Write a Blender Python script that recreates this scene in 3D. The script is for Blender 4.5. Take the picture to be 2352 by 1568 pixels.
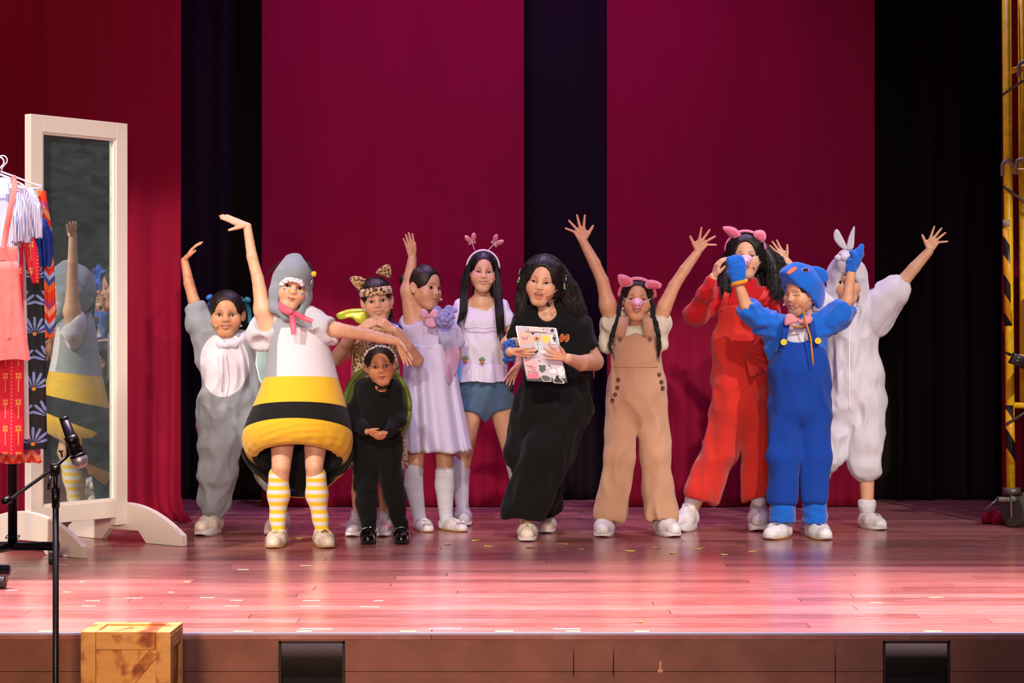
import bpy, math, random
import numpy as np
from mathutils import Vector, Matrix, Euler
for _o in list(bpy.data.objects): bpy.data.objects.remove(_o)
SC = bpy.context.scene
COL = SC.collection
FPX, HZ, CAMZ = 4660.0, 745.0, 1.062      # lens in pixels of the 2352 frame, horizon row, lens height above the stage

# ---------------------------------------------------------------- camera, world, lights, exposure
cam_d = bpy.data.cameras.new('camera'); cam = bpy.data.objects.new('camera', cam_d); COL.objects.link(cam)
cam.location = (0, 0, CAMZ); cam.rotation_euler = (math.pi/2, 0, 0)
cam_d.sensor_width = 36; cam_d.lens = 36*FPX/2352; cam_d.shift_y = -(784-HZ)/2352
cam_d.clip_start = .1; cam_d.clip_end = 100
SC.camera = cam
w = bpy.data.worlds.new('world'); SC.world = w; w.use_nodes = True
w.node_tree.nodes['Background'].inputs[0].default_value = (.62, .55, .80, 1)
w.node_tree.nodes['Background'].inputs[1].default_value = .055
SC.view_settings.view_transform = 'Standard'; SC.view_settings.look = 'None'
SC.view_settings.gamma = 1; SC.view_settings.use_curve_mapping = False
SC.view_settings.exposure = 0.0

def spot(name, loc, aim, power, col, angle, blend=.5, size=.25):
    d = bpy.data.lights.new(name, 'SPOT'); o = bpy.data.objects.new(name, d); COL.objects.link(o)
    d.energy = power; d.color = col; d.spot_size = math.radians(angle); d.spot_blend = blend; d.shadow_soft_size = size
    o.location = loc
    o.rotation_euler = (Vector(aim)-Vector(loc)).to_track_quat('-Z', 'Y').to_euler()
    return o
# front-of-house profile spots (warm white) on a high bar: they reach the cast and then the floor behind it
for x, ax, pw in ((-4.8, -2.0, 3400), (-1.7, -.75, 1450), (1.7, .75, 1350), (4.6, 2.0, 2800)):
    spot('front_spot', (x, 2.2, 6.3), (ax, 10.05, .80), pw, (1, .88, .77), 15.2, .30, .10)
spot('front_fill', (.3, -1.5, 2.6), (0, 10.2, .7), 1150, (1, .80, .82), 30, .6, .5)
spot('riser_fill', (-1.4, 1.5, 1.5), (-.9, 6.8, -.1), 800, (1, .64, .36), 46, 1, .3)
spot('mirror_fill', (2.2, 2.0, 5.6), (-2.1, 9.7, 1.15), 1300, (1, .86, .74), 13, .5, .10)  # extra fill added to brighten the mirror and throw a shadow on its glass
# apron wash and overhead colour battens
for x in (-2.9, -1.0, 1.0, 2.9):
    spot('apron_wash', (x, 7.1, 6.0), (x*.95, 7.3, 0), 5200, (1, .74, .84), 40, 1, .3)
for x in (-2.4, 0, 2.4):
    spot('top_wash', (x, 11.3, 5.6), (x*.9, 9.7, .4), 480, (.74, .55, 1), 62, .9, .2)
spot('curtain_wash', (-.1, 9.2, 6.2), (-.1, 11.8, 2.9), 1000, (.50, .10, 1), 66, 1, .3)
spot('curtain_wash', (-3.3, 8.6, 5.6), (-2.5, 10.9, 1.6), 260, (1, .30, .40), 60, 1, .3)

# ---------------------------------------------------------------- small helpers
def lin(c):
    if isinstance(c, str):
        c = [int(c[i:i+2], 16)/255 for i in (0, 2, 4)]
    return tuple(x/12.92 if x <= .04045 else ((x+.055)/1.055)**2.4 for x in c)

def rgba(c): return (*lin(c), 1.0)

def new_mat(name):
    m = bpy.data.materials.new(name); m.use_nodes = True
    nt = m.node_tree
    return m, nt, nt.nodes['Principled BSDF']

def N(nt, typ, **kw):
    n = nt.nodes.new(typ)
    for k, v in kw.items():
        if hasattr(n, k): setattr(n, k, v)
        else: n.inputs[k].default_value = v
    return n

def ramp(nt, fac, stops, interp='LINEAR'):
    r = nt.nodes.new('ShaderNodeValToRGB'); r.color_ramp.interpolation = interp
    el = r.color_ramp.elements
    while len(el) < len(stops): el.new(.5)
    for e, (p, c) in zip(el, stops):
        e.position = p; e.color = c if len(c) == 4 else (*c, 1)
    nt.links.new(fac, r.inputs[0])
    return r

def mix(nt, fac, a, b):
    m = nt.nodes.new('ShaderNodeMix'); m.data_type = 'RGBA'
    for sock, v in ((m.inputs[0], fac), (m.inputs[6], a), (m.inputs[7], b)):
        if hasattr(v, 'is_output'): nt.links.new(v, sock)
        else: sock.default_value = v
    return m.outputs[2]

def bump(nt, b, height, strength=.3, dist=.004):
    bp = nt.nodes.new('ShaderNodeBump'); bp.inputs['Strength'].default_value = strength; bp.inputs['Distance'].default_value = dist
    nt.links.new(height, bp.inputs['Height']); nt.links.new(bp.outputs[0], b.inputs['Normal'])

MATS = {}
def cloth(name, col, rough=.85, sheen=.25, weave=420, strength=.42, mask=None, fold=6, metallic=0):
    """woven fabric; mask = second colour shown where the mesh attribute 'mask' is positive"""
    if name in MATS: return MATS[name]
    m, nt, b = new_mat(name)
    tc = N(nt, 'ShaderNodeTexCoord')
    n1 = N(nt, 'ShaderNodeTexNoise', Scale=weave, Detail=2.0); nt.links.new(tc.outputs['Object'], n1.inputs['Vector'])
    n2 = N(nt, 'ShaderNodeTexNoise', Scale=fold*2.0, Detail=3.0); nt.links.new(tc.outputs['Object'], n2.inputs['Vector'])
    base = rgba(col)
    if mask is not None:
        at = N(nt, 'ShaderNodeAttribute', attribute_name='mask')
        gt = N(nt, 'ShaderNodeMath', operation='GREATER_THAN'); gt.inputs[1].default_value = 0; nt.links.new(at.outputs['Fac'], gt.inputs[0])
        base = mix(nt, gt.outputs[0], base, rgba(mask))
    dark = N(nt, 'ShaderNodeHueSaturation', Value=.90)
    if hasattr(base, 'is_output'): nt.links.new(base, dark.inputs['Color'])
    else: dark.inputs['Color'].default_value = base
    nt.links.new(mix(nt, n1.outputs['Fac'], dark.outputs[0], base), b.inputs['Base Color'])
    b.inputs['Roughness'].default_value = rough; b.inputs['Sheen Weight'].default_value = sheen; b.inputs['Metallic'].default_value = metallic; b.inputs['Specular IOR Level'].default_value = .25
    ad = N(nt, 'ShaderNodeMath', operation='MULTIPLY_ADD'); ad.inputs[1].default_value = 3.0
    nt.links.new(n2.outputs['Fac'], ad.inputs[0]); nt.links.new(n1.outputs['Fac'], ad.inputs[2])
    bump(nt, b, ad.outputs[0], strength, .0045)
    MATS[name] = m
    return m

def plain(name, col, rough=.5, metallic=0, coat=0, spec=.5, alpha=1, trans=0, ior=1.45, noise=0):
    if name in MATS: return MATS[name]
    m, nt, b = new_mat(name)
    b.inputs['Base Color'].default_value = rgba(col)
    if noise:
        tc = N(nt, 'ShaderNodeTexCoord'); n1 = N(nt, 'ShaderNodeTexNoise', Scale=noise, Detail=5.0); nt.links.new(tc.outputs['Object'], n1.inputs['Vector'])
        r = ramp(nt, n1.outputs['Fac'], [(.25, tuple(x*.72 for x in lin(col))), (.75, tuple(min(1, x*1.15) for x in lin(col)))])
        nt.links.new(r.outputs[0], b.inputs['Base Color']); bump(nt, b, n1.outputs['Fac'], .12, .002)
    b.inputs['Roughness'].default_value = rough; b.inputs['Metallic'].default_value = metallic
    b.inputs['Coat Weight'].default_value = coat; b.inputs['Specular IOR Level'].default_value = spec
    b.inputs['Transmission Weight'].default_value = trans; b.inputs['IOR'].default_value = ior; b.inputs['Alpha'].default_value = alpha
    MATS[name] = m
    return m

def film(name, col, alpha, rough=.35, metallic=0):
    if name in MATS: return MATS[name]
    m = plain(name, col, rough, metallic, alpha=alpha, noise=16); return m

def skin_mat(name, col):
    m, nt, b = new_mat(name)
    at = N(nt, 'ShaderNodeAttribute', attribute_name='tint')
    sp = N(nt, 'ShaderNodeSeparateColor'); nt.links.new(at.outputs['Color'], sp.inputs[0])
    tc = N(nt, 'ShaderNodeTexCoord'); n1 = N(nt, 'ShaderNodeTexNoise', Scale=38, Detail=4.0); nt.links.new(tc.outputs['Object'], n1.inputs['Vector'])
    c0 = lin(col)
    base = ramp(nt, n1.outputs['Fac'], [(.3, (c0[0]*.9, c0[1]*.84, c0[2]*.8)), (.7, c0)]).outputs[0]
    base = mix(nt, sp.outputs[2], base, (c0[0]*.98, c0[1]*.62, c0[2]*.58, 1))
    base = mix(nt, sp.outputs[0], base, (c0[0]*.80, c0[1]*.30, c0[2]*.30, 1))
    base = mix(nt, sp.outputs[1], base, (.018, .012, .01, 1))
    nt.links.new(base, b.inputs['Base Color'])
    b.inputs['Roughness'].default_value = .48; b.inputs['Subsurface Weight'].default_value = .12
    b.inputs['Subsurface Radius'].default_value = (.012, .005, .003); b.inputs['Subsurface Scale'].default_value = .6
    MATS[name] = m
    return m

def hair_mat(name, col):
    m, nt, b = new_mat(name)
    tc = N(nt, 'ShaderNodeTexCoord'); mp = N(nt, 'ShaderNodeMapping'); mp.inputs['Scale'].default_value = (160, 160, 14)
    nt.links.new(tc.outputs['Object'], mp.inputs[0])
    n1 = N(nt, 'ShaderNodeTexNoise', Scale=1.0, Detail=3.0); nt.links.new(mp.outputs[0], n1.inputs['Vector'])
    c = lin(col)
    r = ramp(nt, n1.outputs['Fac'], [(.3, tuple(x*.55 for x in c)), (.75, tuple(x*1.6 for x in c))])
    nt.links.new(r.outputs[0], b.inputs['Base Color'])
    b.inputs['Roughness'].default_value = .46; b.inputs['Specular IOR Level'].default_value = .38
    bump(nt, b, n1.outputs['Fac'], .4, .004)
    MATS[name] = m
    return m

# ---------------------------------------------------------------- mesh objects
def mesh(name, V, Fs, mat, parent=None, smooth=True, mi=None, attrs=None, org=None):
    V = np.asarray(V, dtype=np.float32).reshape(-1, 3)
    if org is not None: V = V-np.asarray(org, dtype=np.float32)
    me = bpy.data.meshes.new(name)
    if isinstance(Fs, np.ndarray):
        me.vertices.add(len(V)); me.vertices.foreach_set('co', V.ravel())
        nf, k = Fs.shape
        me.loops.add(nf*k); me.polygons.add(nf)
        me.polygons.foreach_set('loop_start', np.arange(0, nf*k, k, dtype=np.int32))
        me.loops.foreach_set('vertex_index', Fs.astype(np.int32).ravel())
        me.update(calc_edges=True)
    else:
        me.from_pydata([tuple(map(float, v)) for v in V], [], [tuple(map(int, f)) for f in Fs]); me.update()
    for mt in (mat if isinstance(mat, (list, tuple)) else [mat]): me.materials.append(mt)
    if mi is not None: me.polygons.foreach_set('material_index', np.asarray(mi, dtype=np.int32))
    me.polygons.foreach_set('use_smooth', np.full(len(me.polygons), smooth, dtype=bool))
    for k, a in (attrs or {}).items():
        a = np.asarray(a, dtype=np.float32)
        if a.ndim == 2:
            at = me.color_attributes.new(k, 'FLOAT_COLOR', 'POINT'); at.data.foreach_set('color', np.c_[a, np.ones(len(a), dtype=np.float32)].astype(np.float32).ravel())
        else:
            at = me.attributes.new(k, 'FLOAT', 'POINT'); at.data.foreach_set('value', a)
    o = bpy.data.objects.new(name, me); COL.objects.link(o)
    if parent is not None: o.parent = parent
    return o

def tag(o, label=None, cat=None, group=None, kind=None):
    if label: o['label'] = label
    if cat: o['category'] = cat
    if group: o['group'] = group
    if kind: o['kind'] = kind
    return o

def thing(name, label, cat, loc=(0, 0, 0), group=None):
    o = bpy.data.objects.new(name, None); COL.objects.link(o); o.location = loc; o.empty_display_size = .1
    return tag(o, label, cat, group)

class MB:
    """collects simple solids into one mesh"""
    def __init__(s): s.V = []; s.F = []; s.M = []
    def add(s, V, F, m=0):
        o = len(s.V); s.V += [tuple(v) for v in V]; s.F += [tuple(i+o for i in f) for f in F]; s.M += [m]*len(F)
        return s
    def box(s, c, h, R=None, bev=.0, m=0):
        hx, hy, hz = h
        if bev <= 0:
            P = [(x, y, z) for x in (-hx, hx) for y in (-hy, hy) for z in (-hz, hz)]
            F = [(0, 1, 3, 2), (4, 6, 7, 5), (0, 4, 5, 1), (2, 3, 7, 6), (0, 2, 6, 4), (1, 5, 7, 3)]
        else:
            bev = min(bev, hx*.9, hy*.9, hz*.9)
            bm = __import__('bmesh').new(); import bmesh
            bmesh.ops.create_cube(bm, size=2)
            for v in bm.verts: v.co = (v.co.x*hx, v.co.y*hy, v.co.z*hz)
            bmesh.ops.bevel(bm, geom=bm.edges[:], offset=bev, segments=2, profile=.6, affect='EDGES')
            bm.verts.index_update()
            P = [tuple(v.co) for v in bm.verts]; F = [[v.index for v in f.verts] for f in bm.faces]; bm.free()
        M = R if R is not None else Matrix.Identity(3)
        return s.add([Vector(c)+M @ Vector(p) for p in P], F, m)
    def tube(s, pts, r, n=8, cap=True, m=0, flat=None):
        """tube along points with radius r (number or list); flat=(a,b) squashes the section"""
        pts = [Vector(p) for p in pts]; k = len(pts)
        rs = list(r) if isinstance(r, (list, tuple)) else [r]*k
        V, F = [], []; prev = None
        for i, p in enumerate(pts):
            t = (pts[min(i+1, k-1)]-pts[max(i-1, 0)]).normalized()
            if prev is None:
                a = Vector((0, 0, 1)) if abs(t.z) < .9 else Vector((0, 1, 0))
                u = t.cross(a).normalized()
            else:
                u = (prev-t*prev.dot(t)).normalized()
            prev = u; w_ = t.cross(u)
            fa, fb = flat if flat else (1, 1)
            for j in range(n):
                A = 2*math.pi*j/n
                V.append(p+(u*math.cos(A)*fa+w_*math.sin(A)*fb)*rs[i])
        for i in range(k-1):
            for j in range(n):
                F.append((i*n+j, i*n+(j+1) % n, (i+1)*n+(j+1) % n, (i+1)*n+j))
        if cap: F += [tuple(range(n-1, -1, -1)), tuple(range((k-1)*n, k*n))]
        return s.add(V, F, m)
    def ball(s, c, r, n=10, m=0, R=None):
        r = r if isinstance(r, (tuple, list)) else (r, r, r); V = []; F = []; k = n//2+1
        M = R if R is not None else Matrix.Identity(3)
        for i in range(k+1):
            th = math.pi*i/k
            for j in range(n):
                ph = 2*math.pi*j/n
                V.append(Vector(c)+M @ Vector((r[0]*math.sin(th)*math.cos(ph), r[1]*math.sin(th)*math.sin(ph), r[2]*math.cos(th))))
        for i in range(k):
            for j in range(n): F.append((i*n+j, (i+1)*n+j, (i+1)*n+(j+1) % n, i*n+(j+1) % n))
        return s.add(V, F, m)
    def prism(s, pts, axis, depth, m=0):
        """closed outline pts (3D, coplanar) pushed along axis by depth"""
        a = Vector(axis)*depth; n = len(pts); pts = [Vector(p) for p in pts]
        V = pts+[p+a for p in pts]
        F = [tuple(range(n)), tuple(range(2*n-1, n-1, -1))]+[(i, i+n, (i+1) % n+n, (i+1) % n) for i in range(n)]
        return s.add(V, F, m)
    def obj(s, name, mat, parent=None, smooth=True, org=None):
        if org is None and parent is not None: org = origin_of(parent)
        return mesh(name, s.V, s.F, mat, parent, smooth, s.M, None, org)

def origin_of(o):
    v = Vector((0, 0, 0))
    while o is not None: v += o.location; o = o.parent
    return v

def smooth_by_angle(o, deg=35):
    me = o.data
    import bmesh
    bm = bmesh.new(); bm.from_mesh(me); bm.normal_update()
    bmesh.ops.recalc_face_normals(bm, faces=bm.faces[:])
    for e in bm.edges:
        if len(e.link_faces) == 2: e.smooth = e.calc_face_angle(0) < math.radians(deg)
    bm.to_mesh(me); bm.free()
    return o

# ---------------------------------------------------------------- distance fields -> one continuous surface
def v3(p): return np.array(p, dtype=np.float32)

class SDF:
    def __init__(s, vox=.006): s.vox = vox; s.ops = []
    def cone(s, a, b, ra, rb, k=.02, flat=1.0, sub=False): s.ops.append(('c', v3(a), v3(b), ra, rb, k, flat, sub)); return s
    def ell(s, c, r, k=.02, R=None, sub=False): s.ops.append(('e', v3(c), v3(r), R, None, k, None, sub)); return s
    def fn(s, f, lo, hi, k=.002, sub=True): s.ops.append(('f', v3(lo), v3(hi), f, None, k, None, sub)); return s
    def bounds(s):
        lo, hi = [], []
        for o in s.ops:
            if o[7]: continue
            if o[0] == 'c':
                r = max(o[3], o[4]); lo += [o[1]-r, o[2]-r]; hi += [o[1]+r, o[2]+r]
            elif o[0] == 'e':
                r = float(max(o[2])); lo.append(o[1]-r); hi.append(o[1]+r)
            else: lo.append(o[1]); hi.append(o[2])
        return np.min(lo, 0)-4*s.vox, np.max(hi, 0)+4*s.vox
    def grid(s):
        lo, hi = s.bounds(); vx = s.vox
        n = np.ceil((hi-lo)/vx).astype(int)+1
        g = np.full(n, 1.0, dtype=np.float32)
        ax = [lo[i]+vx*np.arange(n[i], dtype=np.float32) for i in range(3)]
        for (t, A, B, ra, rb, k, flat, sub) in s.ops:
            pad = k+2.5*vx
            if t == 'c': r = max(ra, rb)+pad; l, h = np.minimum(A, B)-r, np.maximum(A, B)+r
            elif t == 'e': r = float(max(B))+pad; l, h = A-r, A+r
            else: l, h = A, B
            i0 = np.maximum(np.floor((l-lo)/vx).astype(int), 0); i1 = np.minimum(np.ceil((h-lo)/vx).astype(int)+1, n)
            if np.any(i1 <= i0): continue
            sl = tuple(slice(a, b) for a, b in zip(i0, i1))
            X = ax[0][sl[0]][:, None, None]; Y = ax[1][sl[1]][None, :, None]; Z = ax[2][sl[2]][None, None, :]
            if t == 'c':
                d = B-A; L2 = float(d @ d)+1e-12
                tt = np.clip(((X-A[0])*d[0]+(Y-A[1])*d[1]+(Z-A[2])*d[2])/L2, 0, 1)
                q = (X-A[0]-tt*d[0])**2+((Y-A[1]-tt*d[1])/flat)**2+(Z-A[2]-tt*d[2])**2
                D = (np.sqrt(q)-(ra+(rb-ra)*tt))*min(1.0, flat)
            elif t == 'e':
                x, y, z = X-A[0], Y-A[1], Z-A[2]
                if ra is not None:
                    R = np.asarray(ra, dtype=np.float32)          # columns = local axes
                    x, y, z = (x*R[0, i]+y*R[1, i]+z*R[2, i] for i in range(3))
                k0 = np.sqrt((x/B[0])**2+(y/B[1])**2+(z/B[2])**2); k1 = np.sqrt((x/B[0]**2)**2+(y/B[1]**2)**2+(z/B[2]**2)**2)
                D = k0*(k0-1)/np.maximum(k1, 1e-6)
            else: D = ra(X, Y, Z)
            a = g[sl]
            if sub:
                D = -D; hh = np.maximum(k-np.abs(a-D), 0)/max(k, 1e-6); g[sl] = np.maximum(a, D)+hh*hh*k*.25
            else:
                hh = np.maximum(k-np.abs(a-D), 0)/max(k, 1e-6); g[sl] = np.minimum(a, D)-hh*hh*k*.25
        return g, lo
    def surf(s):
        g, lo = s.grid(); ins = g < 0
        c = sum(ins[i:ins.shape[0]-1+i, j:ins.shape[1]-1+j, k:ins.shape[2]-1+k].astype(np.int8) for i in (0, 1) for j in (0, 1) for k in (0, 1))
        act = (c > 0) & (c < 8)
        idx = np.full(act.shape, -1, dtype=np.int32); I = np.argwhere(act); idx[act] = np.arange(len(I))
        P = np.zeros((len(I), 3), dtype=np.float32); W = np.zeros(len(I), dtype=np.float32)
        corner = {}
        for i in (0, 1):
            for j in (0, 1):
                for k in (0, 1): corner[(i, j, k)] = g[I[:, 0]+i, I[:, 1]+j, I[:, 2]+k]
        for ca in corner:
            for axn in range(3):
                if ca[axn]: continue
                cb = list(ca); cb[axn] = 1; cb = tuple(cb)
                va, vb = corner[ca], corner[cb]; cr = (va < 0) != (vb < 0)
                t = np.where(cr, va/np.where(cr, va-vb, 1), 0)
                for q in range(3):
                    P[:, q] += np.where(cr, ca[q]+(t if q == axn else 0), 0)
                W += cr
        V = (I+P/np.maximum(W, 1)[:, None])*s.vox+lo
        Q = []
        for axn in range(3):
            o1, o2 = [(1, 2), (2, 0), (0, 1)][axn]
            sl0 = [slice(1, -1)]*3; sl0[axn] = slice(0, -1); sl1 = [slice(1, -1)]*3; sl1[axn] = slice(1, None)
            A, B = ins[tuple(sl0)], ins[tuple(sl1)]
            for flip, mk in ((False, A & ~B), (True, ~A & B)):
                E = np.argwhere(mk)
                if not len(E): continue
                off = np.ones(3, dtype=int); off[axn] = 0; E = E+off
                e1 = np.zeros(3, dtype=int); e1[o1] = 1; e2 = np.zeros(3, dtype=int); e2[o2] = 1
                q = [idx[tuple((E-d).T)] for d in (e1+e2, e2, 0*e1, e1)]
                q = np.stack(q[::-1] if flip else q, 1)
                Q.append(q)
        return V.astype(np.float32), np.concatenate(Q).astype(np.int32)

def vnormals(V, Q):
    a = V[Q[:, 2]]-V[Q[:, 0]]; b = V[Q[:, 3]]-V[Q[:, 1]]; n = np.cross(a, b)
    Nn = np.zeros_like(V)
    for i in range(4):
        for c in range(3): Nn[:, c] += np.bincount(Q[:, i], n[:, c], len(V)).astype(np.float32)
    return Nn/np.maximum(np.linalg.norm(Nn, axis=1, keepdims=True), 1e-9)

def relax(V, Q, n=1, f=.5):
    for _ in range(n):
        S = np.zeros_like(V); C = np.zeros(len(V), dtype=np.float32)
        for i in range(4):
            a, b = Q[:, i], Q[:, (i+1) % 4]
            for c in range(3):
                S[:, c] += np.bincount(a, V[b, c], len(V)); S[:, c] += np.bincount(b, V[a, c], len(V))
            C += np.bincount(a, minlength=len(V)); C += np.bincount(b, minlength=len(V))
        V = V*(1-f)+f*S/np.maximum(C, 1)[:, None]
    return V.astype(np.float32)

def vnoise(P, seed=0):
    P = np.asarray(P, dtype=np.float64)+seed*17.31
    i = np.floor(P).astype(np.int64); f = P-i; f = f*f*(3-2*f)
    def h(x, y, z):
        n = (x*374761393+y*668265263+z*2147483647+seed*1013) & 0x7fffffff
        n = ((n ^ (n >> 13))*1274126177) & 0x7fffffff
        return ((n ^ (n >> 16)) & 0xffff)/65535.0
    r = 0
    for a in (0, 1):
        for b in (0, 1):
            for c in (0, 1):
                wgt = (f[:, 0] if a else 1-f[:, 0])*(f[:, 1] if b else 1-f[:, 1])*(f[:, 2] if c else 1-f[:, 2])
                r = r+wgt*h(i[:, 0]+a, i[:, 1]+b, i[:, 2]+c)
    return r

def folds(V, Q, amp, scale, seed=1, ridge=True):
    """push cloth in and out along its normals in soft creases; scale = creases per metre along x, y, z"""
    Nn = vnormals(V, Q)
    warp = np.stack([vnoise(V*5, seed+5), vnoise(V*5, seed+6), vnoise(V*5, seed+7)], 1)-.5
    P = (V+warp*.09)*np.asarray(scale)
    n = vnoise(P, seed)
    if ridge: n = 1-np.abs(2*n-1)*1.6
    else: n = 2*n-1
    m = vnoise(P*2.1+3, seed+1)-.5
    amp = amp*1.45
    return (V+Nn*(amp*(n*.8+m*.7))[:, None]).astype(np.float32)
# ---------------------------------------------------------------- people
HEADS = {}
def sphere_d(x, y, z, c, r): return np.sqrt((x-c[0])**2+(y-c[1])**2+(z-c[2])**2)-r

def head_mesh(mouth='closed', eyes='open', profile=0):
    """a child's head, 0.22 m from chin to crown, facing -y; returns verts, quads, tint"""
    key = (mouth, eyes)
    if key in HEADS: return HEADS[key]
    s = SDF(.0021)
    s.ell((0, .012, .028), (.074, .090, .082), .001)
    s.ell((0, -.018, -.035), (.0565, .066, .072), .03)
    s.cone((-.010, -.058, -.095), (.010, -.058, -.095), .0145, .0145, .03)
    for q in (-1, 1):
        s.cone((q*.046, .004, -.046), (q*.021, -.048, -.086), .015, .0125, .03)
        s.ell((q*.039, -.048, -.034), (.026, .025, .026), .03)
        s.ell((q*.031, -.089, .003), (.019, .020, .015), .016, sub=True)
    for q in (-1, 1):
        s.ell((q*.0315, -.0540, -.001), (.0165, .0150, .0140), .007)
        s.cone((q*.016, -.0745, .017), (q*.044, -.062, .018), .0035, .003, .010)
    s.cone((0, -.0685, .008), (0, -.0865, -.0245), .0065, .0092, .014)
    for q in (-1, 1): s.ell((q*.0105, -.0815, -.0270), (.0072, .0085, .0062), .007)
    if mouth == 'open':
        s.cone((-.018, -.0755, -.0505), (0, -.0815, -.0468), .0038, .0046, .006); s.cone((.018, -.0755, -.0505), (0, -.0815, -.0468), .0038, .0046, .006)
        s.cone((-.014, -.0735, -.068), (.014, -.0735, -.068), .0052, .0052, .006); s.cone((-.010, -.0755, -.0738), (.010, -.0755, -.0738), .0058, .0058, .006)
        s.ell((0, -.084, -.0590), (.0190, .034, .0125), .003, sub=True)
    else:
        up = .0050 if mouth == 'smile' else .0008
        gap = .0026 if mouth == 'smile' else 0
        wd = .027 if mouth == 'smile' else .0185
        for q in (-1, 1):
            s.cone((q*wd, -.0705, -.0548+up+gap*.3), (q*.003, -.0805, -.0524+gap), .0028, .0046, .006)
            s.cone((q*wd*.92, -.0705, -.0570+up), (q*.003, -.0795, -.0612-gap), .0028, .0052, .006)
        if mouth == 'smile':
            s.fn(lambda X, Y, Z: np.maximum(np.abs(Z+.0572-.0050*(X/.022)**2)-.0043*np.maximum(1-(X/.0245)**2, 0), Y+.060), (-.030, -.11, -.075), (.030, -.058, -.04), .0015)
        else:
            s.fn(lambda X, Y, Z: np.maximum(np.abs(Z+.0566-.0008*(X/.02)**2)-.0009*np.maximum(1-(X/.02)**2, 0), Y+.0745), (-.026, -.11, -.075), (.026, -.07, -.04), .0015)
    for q in (-1, 1): s.ell((q*.0058, -.0895, -.0335), (.003, .0045, .0028), .002, sub=True)
    hh = {'open': .0066, 'squint': .0040, 'closed': 0}[eyes]
    if hh:
        for q in (-1, 1):
            s.fn(lambda X, Y, Z, q=q: np.maximum(np.abs(Z+.001-.10*(q*X-.031))-hh*np.maximum(1-((q*X-.031)/.0160)**2, 0), np.maximum(np.abs(q*X-.031)-.0165, Y+.050)),
                 (q*.031-.020, -.10, -.018), (q*.031+.020, -.048, .018), .0012)
    for q in (-1, 1):                                            # ears
        R = Matrix.Rotation(math.radians(-q*24), 3, 'Z') @ Matrix.Rotation(math.radians(-12), 3, 'X')
        s.ell((q*.0775, .012, -.008), (.0075, .0185, .030), .006, R=R)
        s.ell((q*.0845, .005, -.006), (.0065, .0105, .018), .004, R=R, sub=True)
    s.cone((0, .016, -.055), (0, .022, -.15), .041, .040, .018)
    V, Q = s.surf(); V = relax(V, Q, 1, .35)
    T = np.zeros((len(V), 3), dtype=np.float32); x, y, z = V.T; ax = np.abs(x)
    fr = y < -.035
    if mouth == 'open':
        e = np.sqrt((x/.0230)**2+((z+.0605)/.0200)**2); lip = fr & (e < 1) & (y < -.070)
        T[:, 1] = np.where(lip & (y > -.0725) & (np.abs(z+.0585) < .0125), .80, 0)
    else:
        wd = .029 if mouth == 'smile' else .0215
        up = .0045 if mouth == 'smile' else .0008
        lip = fr & (np.abs(z+.0568-up*(x/.022)**2*.9) < (.0098 if mouth == 'smile' else .0086)*np.maximum(1-(x/wd)**2, 0)**.8) & (y < -.064)
        inner = fr & (np.abs(z+.0566-up*(x/.02)**2) < .0018) & (ax < wd*.92) & (mouth == 'closed')
        T[:, 1] = np.where(inner, .45, 0)
    T[:, 0] = np.where(lip, .75 if mouth == 'open' else .55, 0)
    u = ax-.031
    top = -.001+.10*u+max(hh, .0)*np.maximum(1-(u/.0160)**2, 0)
    if eyes == 'closed': top = -.004-.0030*(1-(u/.0145)**2)
    lash = fr & (np.abs(u) < .0180) & (np.abs(z-top-.0008) < .0018)
    low = fr & (np.abs(u) < .0145) & (np.abs(z-(-.001+.10*u-hh*np.maximum(1-(u/.0145)**2, 0))) < .0011) & (hh > 0)
    bz = .0185+.0042*(1-((ax-.030)/.02)**2)
    brow = fr & (ax > .013) & (ax < .048) & (np.abs(z-bz) < .0026*np.clip((.052-ax)/.02, .35, 1))
    T[:, 1] = np.maximum(T[:, 1], np.where(lash, .95, np.where(low, .35, np.where(brow, .60, 0))))
    ch = np.sqrt((ax-.040)**2+(z+.030)**2)
    T[:, 2] = np.where(fr, np.clip(1-ch/.024, 0, 1)*.55, 0)
    HEADS[key] = (V, Q, T)
    return HEADS[key]

def eyeball(mb, c, R, r, gaze=(0, 0)):
    G = R @ Matrix.Rotation(gaze[0], 3, 'Z') @ Matrix.Rotation(gaze[1], 3, 'X')
    th = [0, .22, .54, .9, 1.5, 2.2, math.pi]; n = 14; V = []; F = []; M = []
    for t in th:
        for j in range(n):
            a = 2*math.pi*j/n
            V.append(Vector(c)+G @ Vector((math.sin(t)*math.cos(a), -math.cos(t), math.sin(t)*math.sin(a)))*r)
    for i in range(len(th)-1):
        for j in range(n):
            F.append((i*n+j, i*n+(j+1) % n, (i+1)*n+(j+1) % n, (i+1)*n+j)); M.append(2 if i == 0 else 1 if i == 1 else 0)
    o = len(mb.V); mb.V += V; mb.F += [tuple(k+o for k in f) for f in F]; mb.M += M

HAIRS = {}
def hair_cap(kind):
    """hair close to the skull in head coordinates"""
    if kind in HAIRS: return HAIRS[kind]
    s = SDF(.0032)
    g = {'sleek': .006, 'full': .012, 'big': .018}.get(kind, .007)
    s.ell((0, .014, .030), (.074+g, .089+g, .081+g), .001)
    s.ell((0, .045, -.025), (.060+g, .055+g, .060), .03)
    if kind == 'full' or kind == 'big':
        for q in (-1, 1): s.cone((q*.060, -.020, .050), (q*.074, .012, -.045), .030, .026, .03)
    s.ell((0, -.118, -.014), (.072 if kind != 'full' else .067, .088, .108), .008, sub=True)
    if kind in ('sleek', 'part'):
        for q in (-1, 1): s.ell((q*.085, -.004, -.026), (.020, .034, .040), .008, sub=True)
    V, Q = s.surf()
    V = folds(V, Q, .0011, (60, 14, 18), 3)
    HAIRS[kind] = (V, Q)
    return HAIRS[kind]

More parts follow.
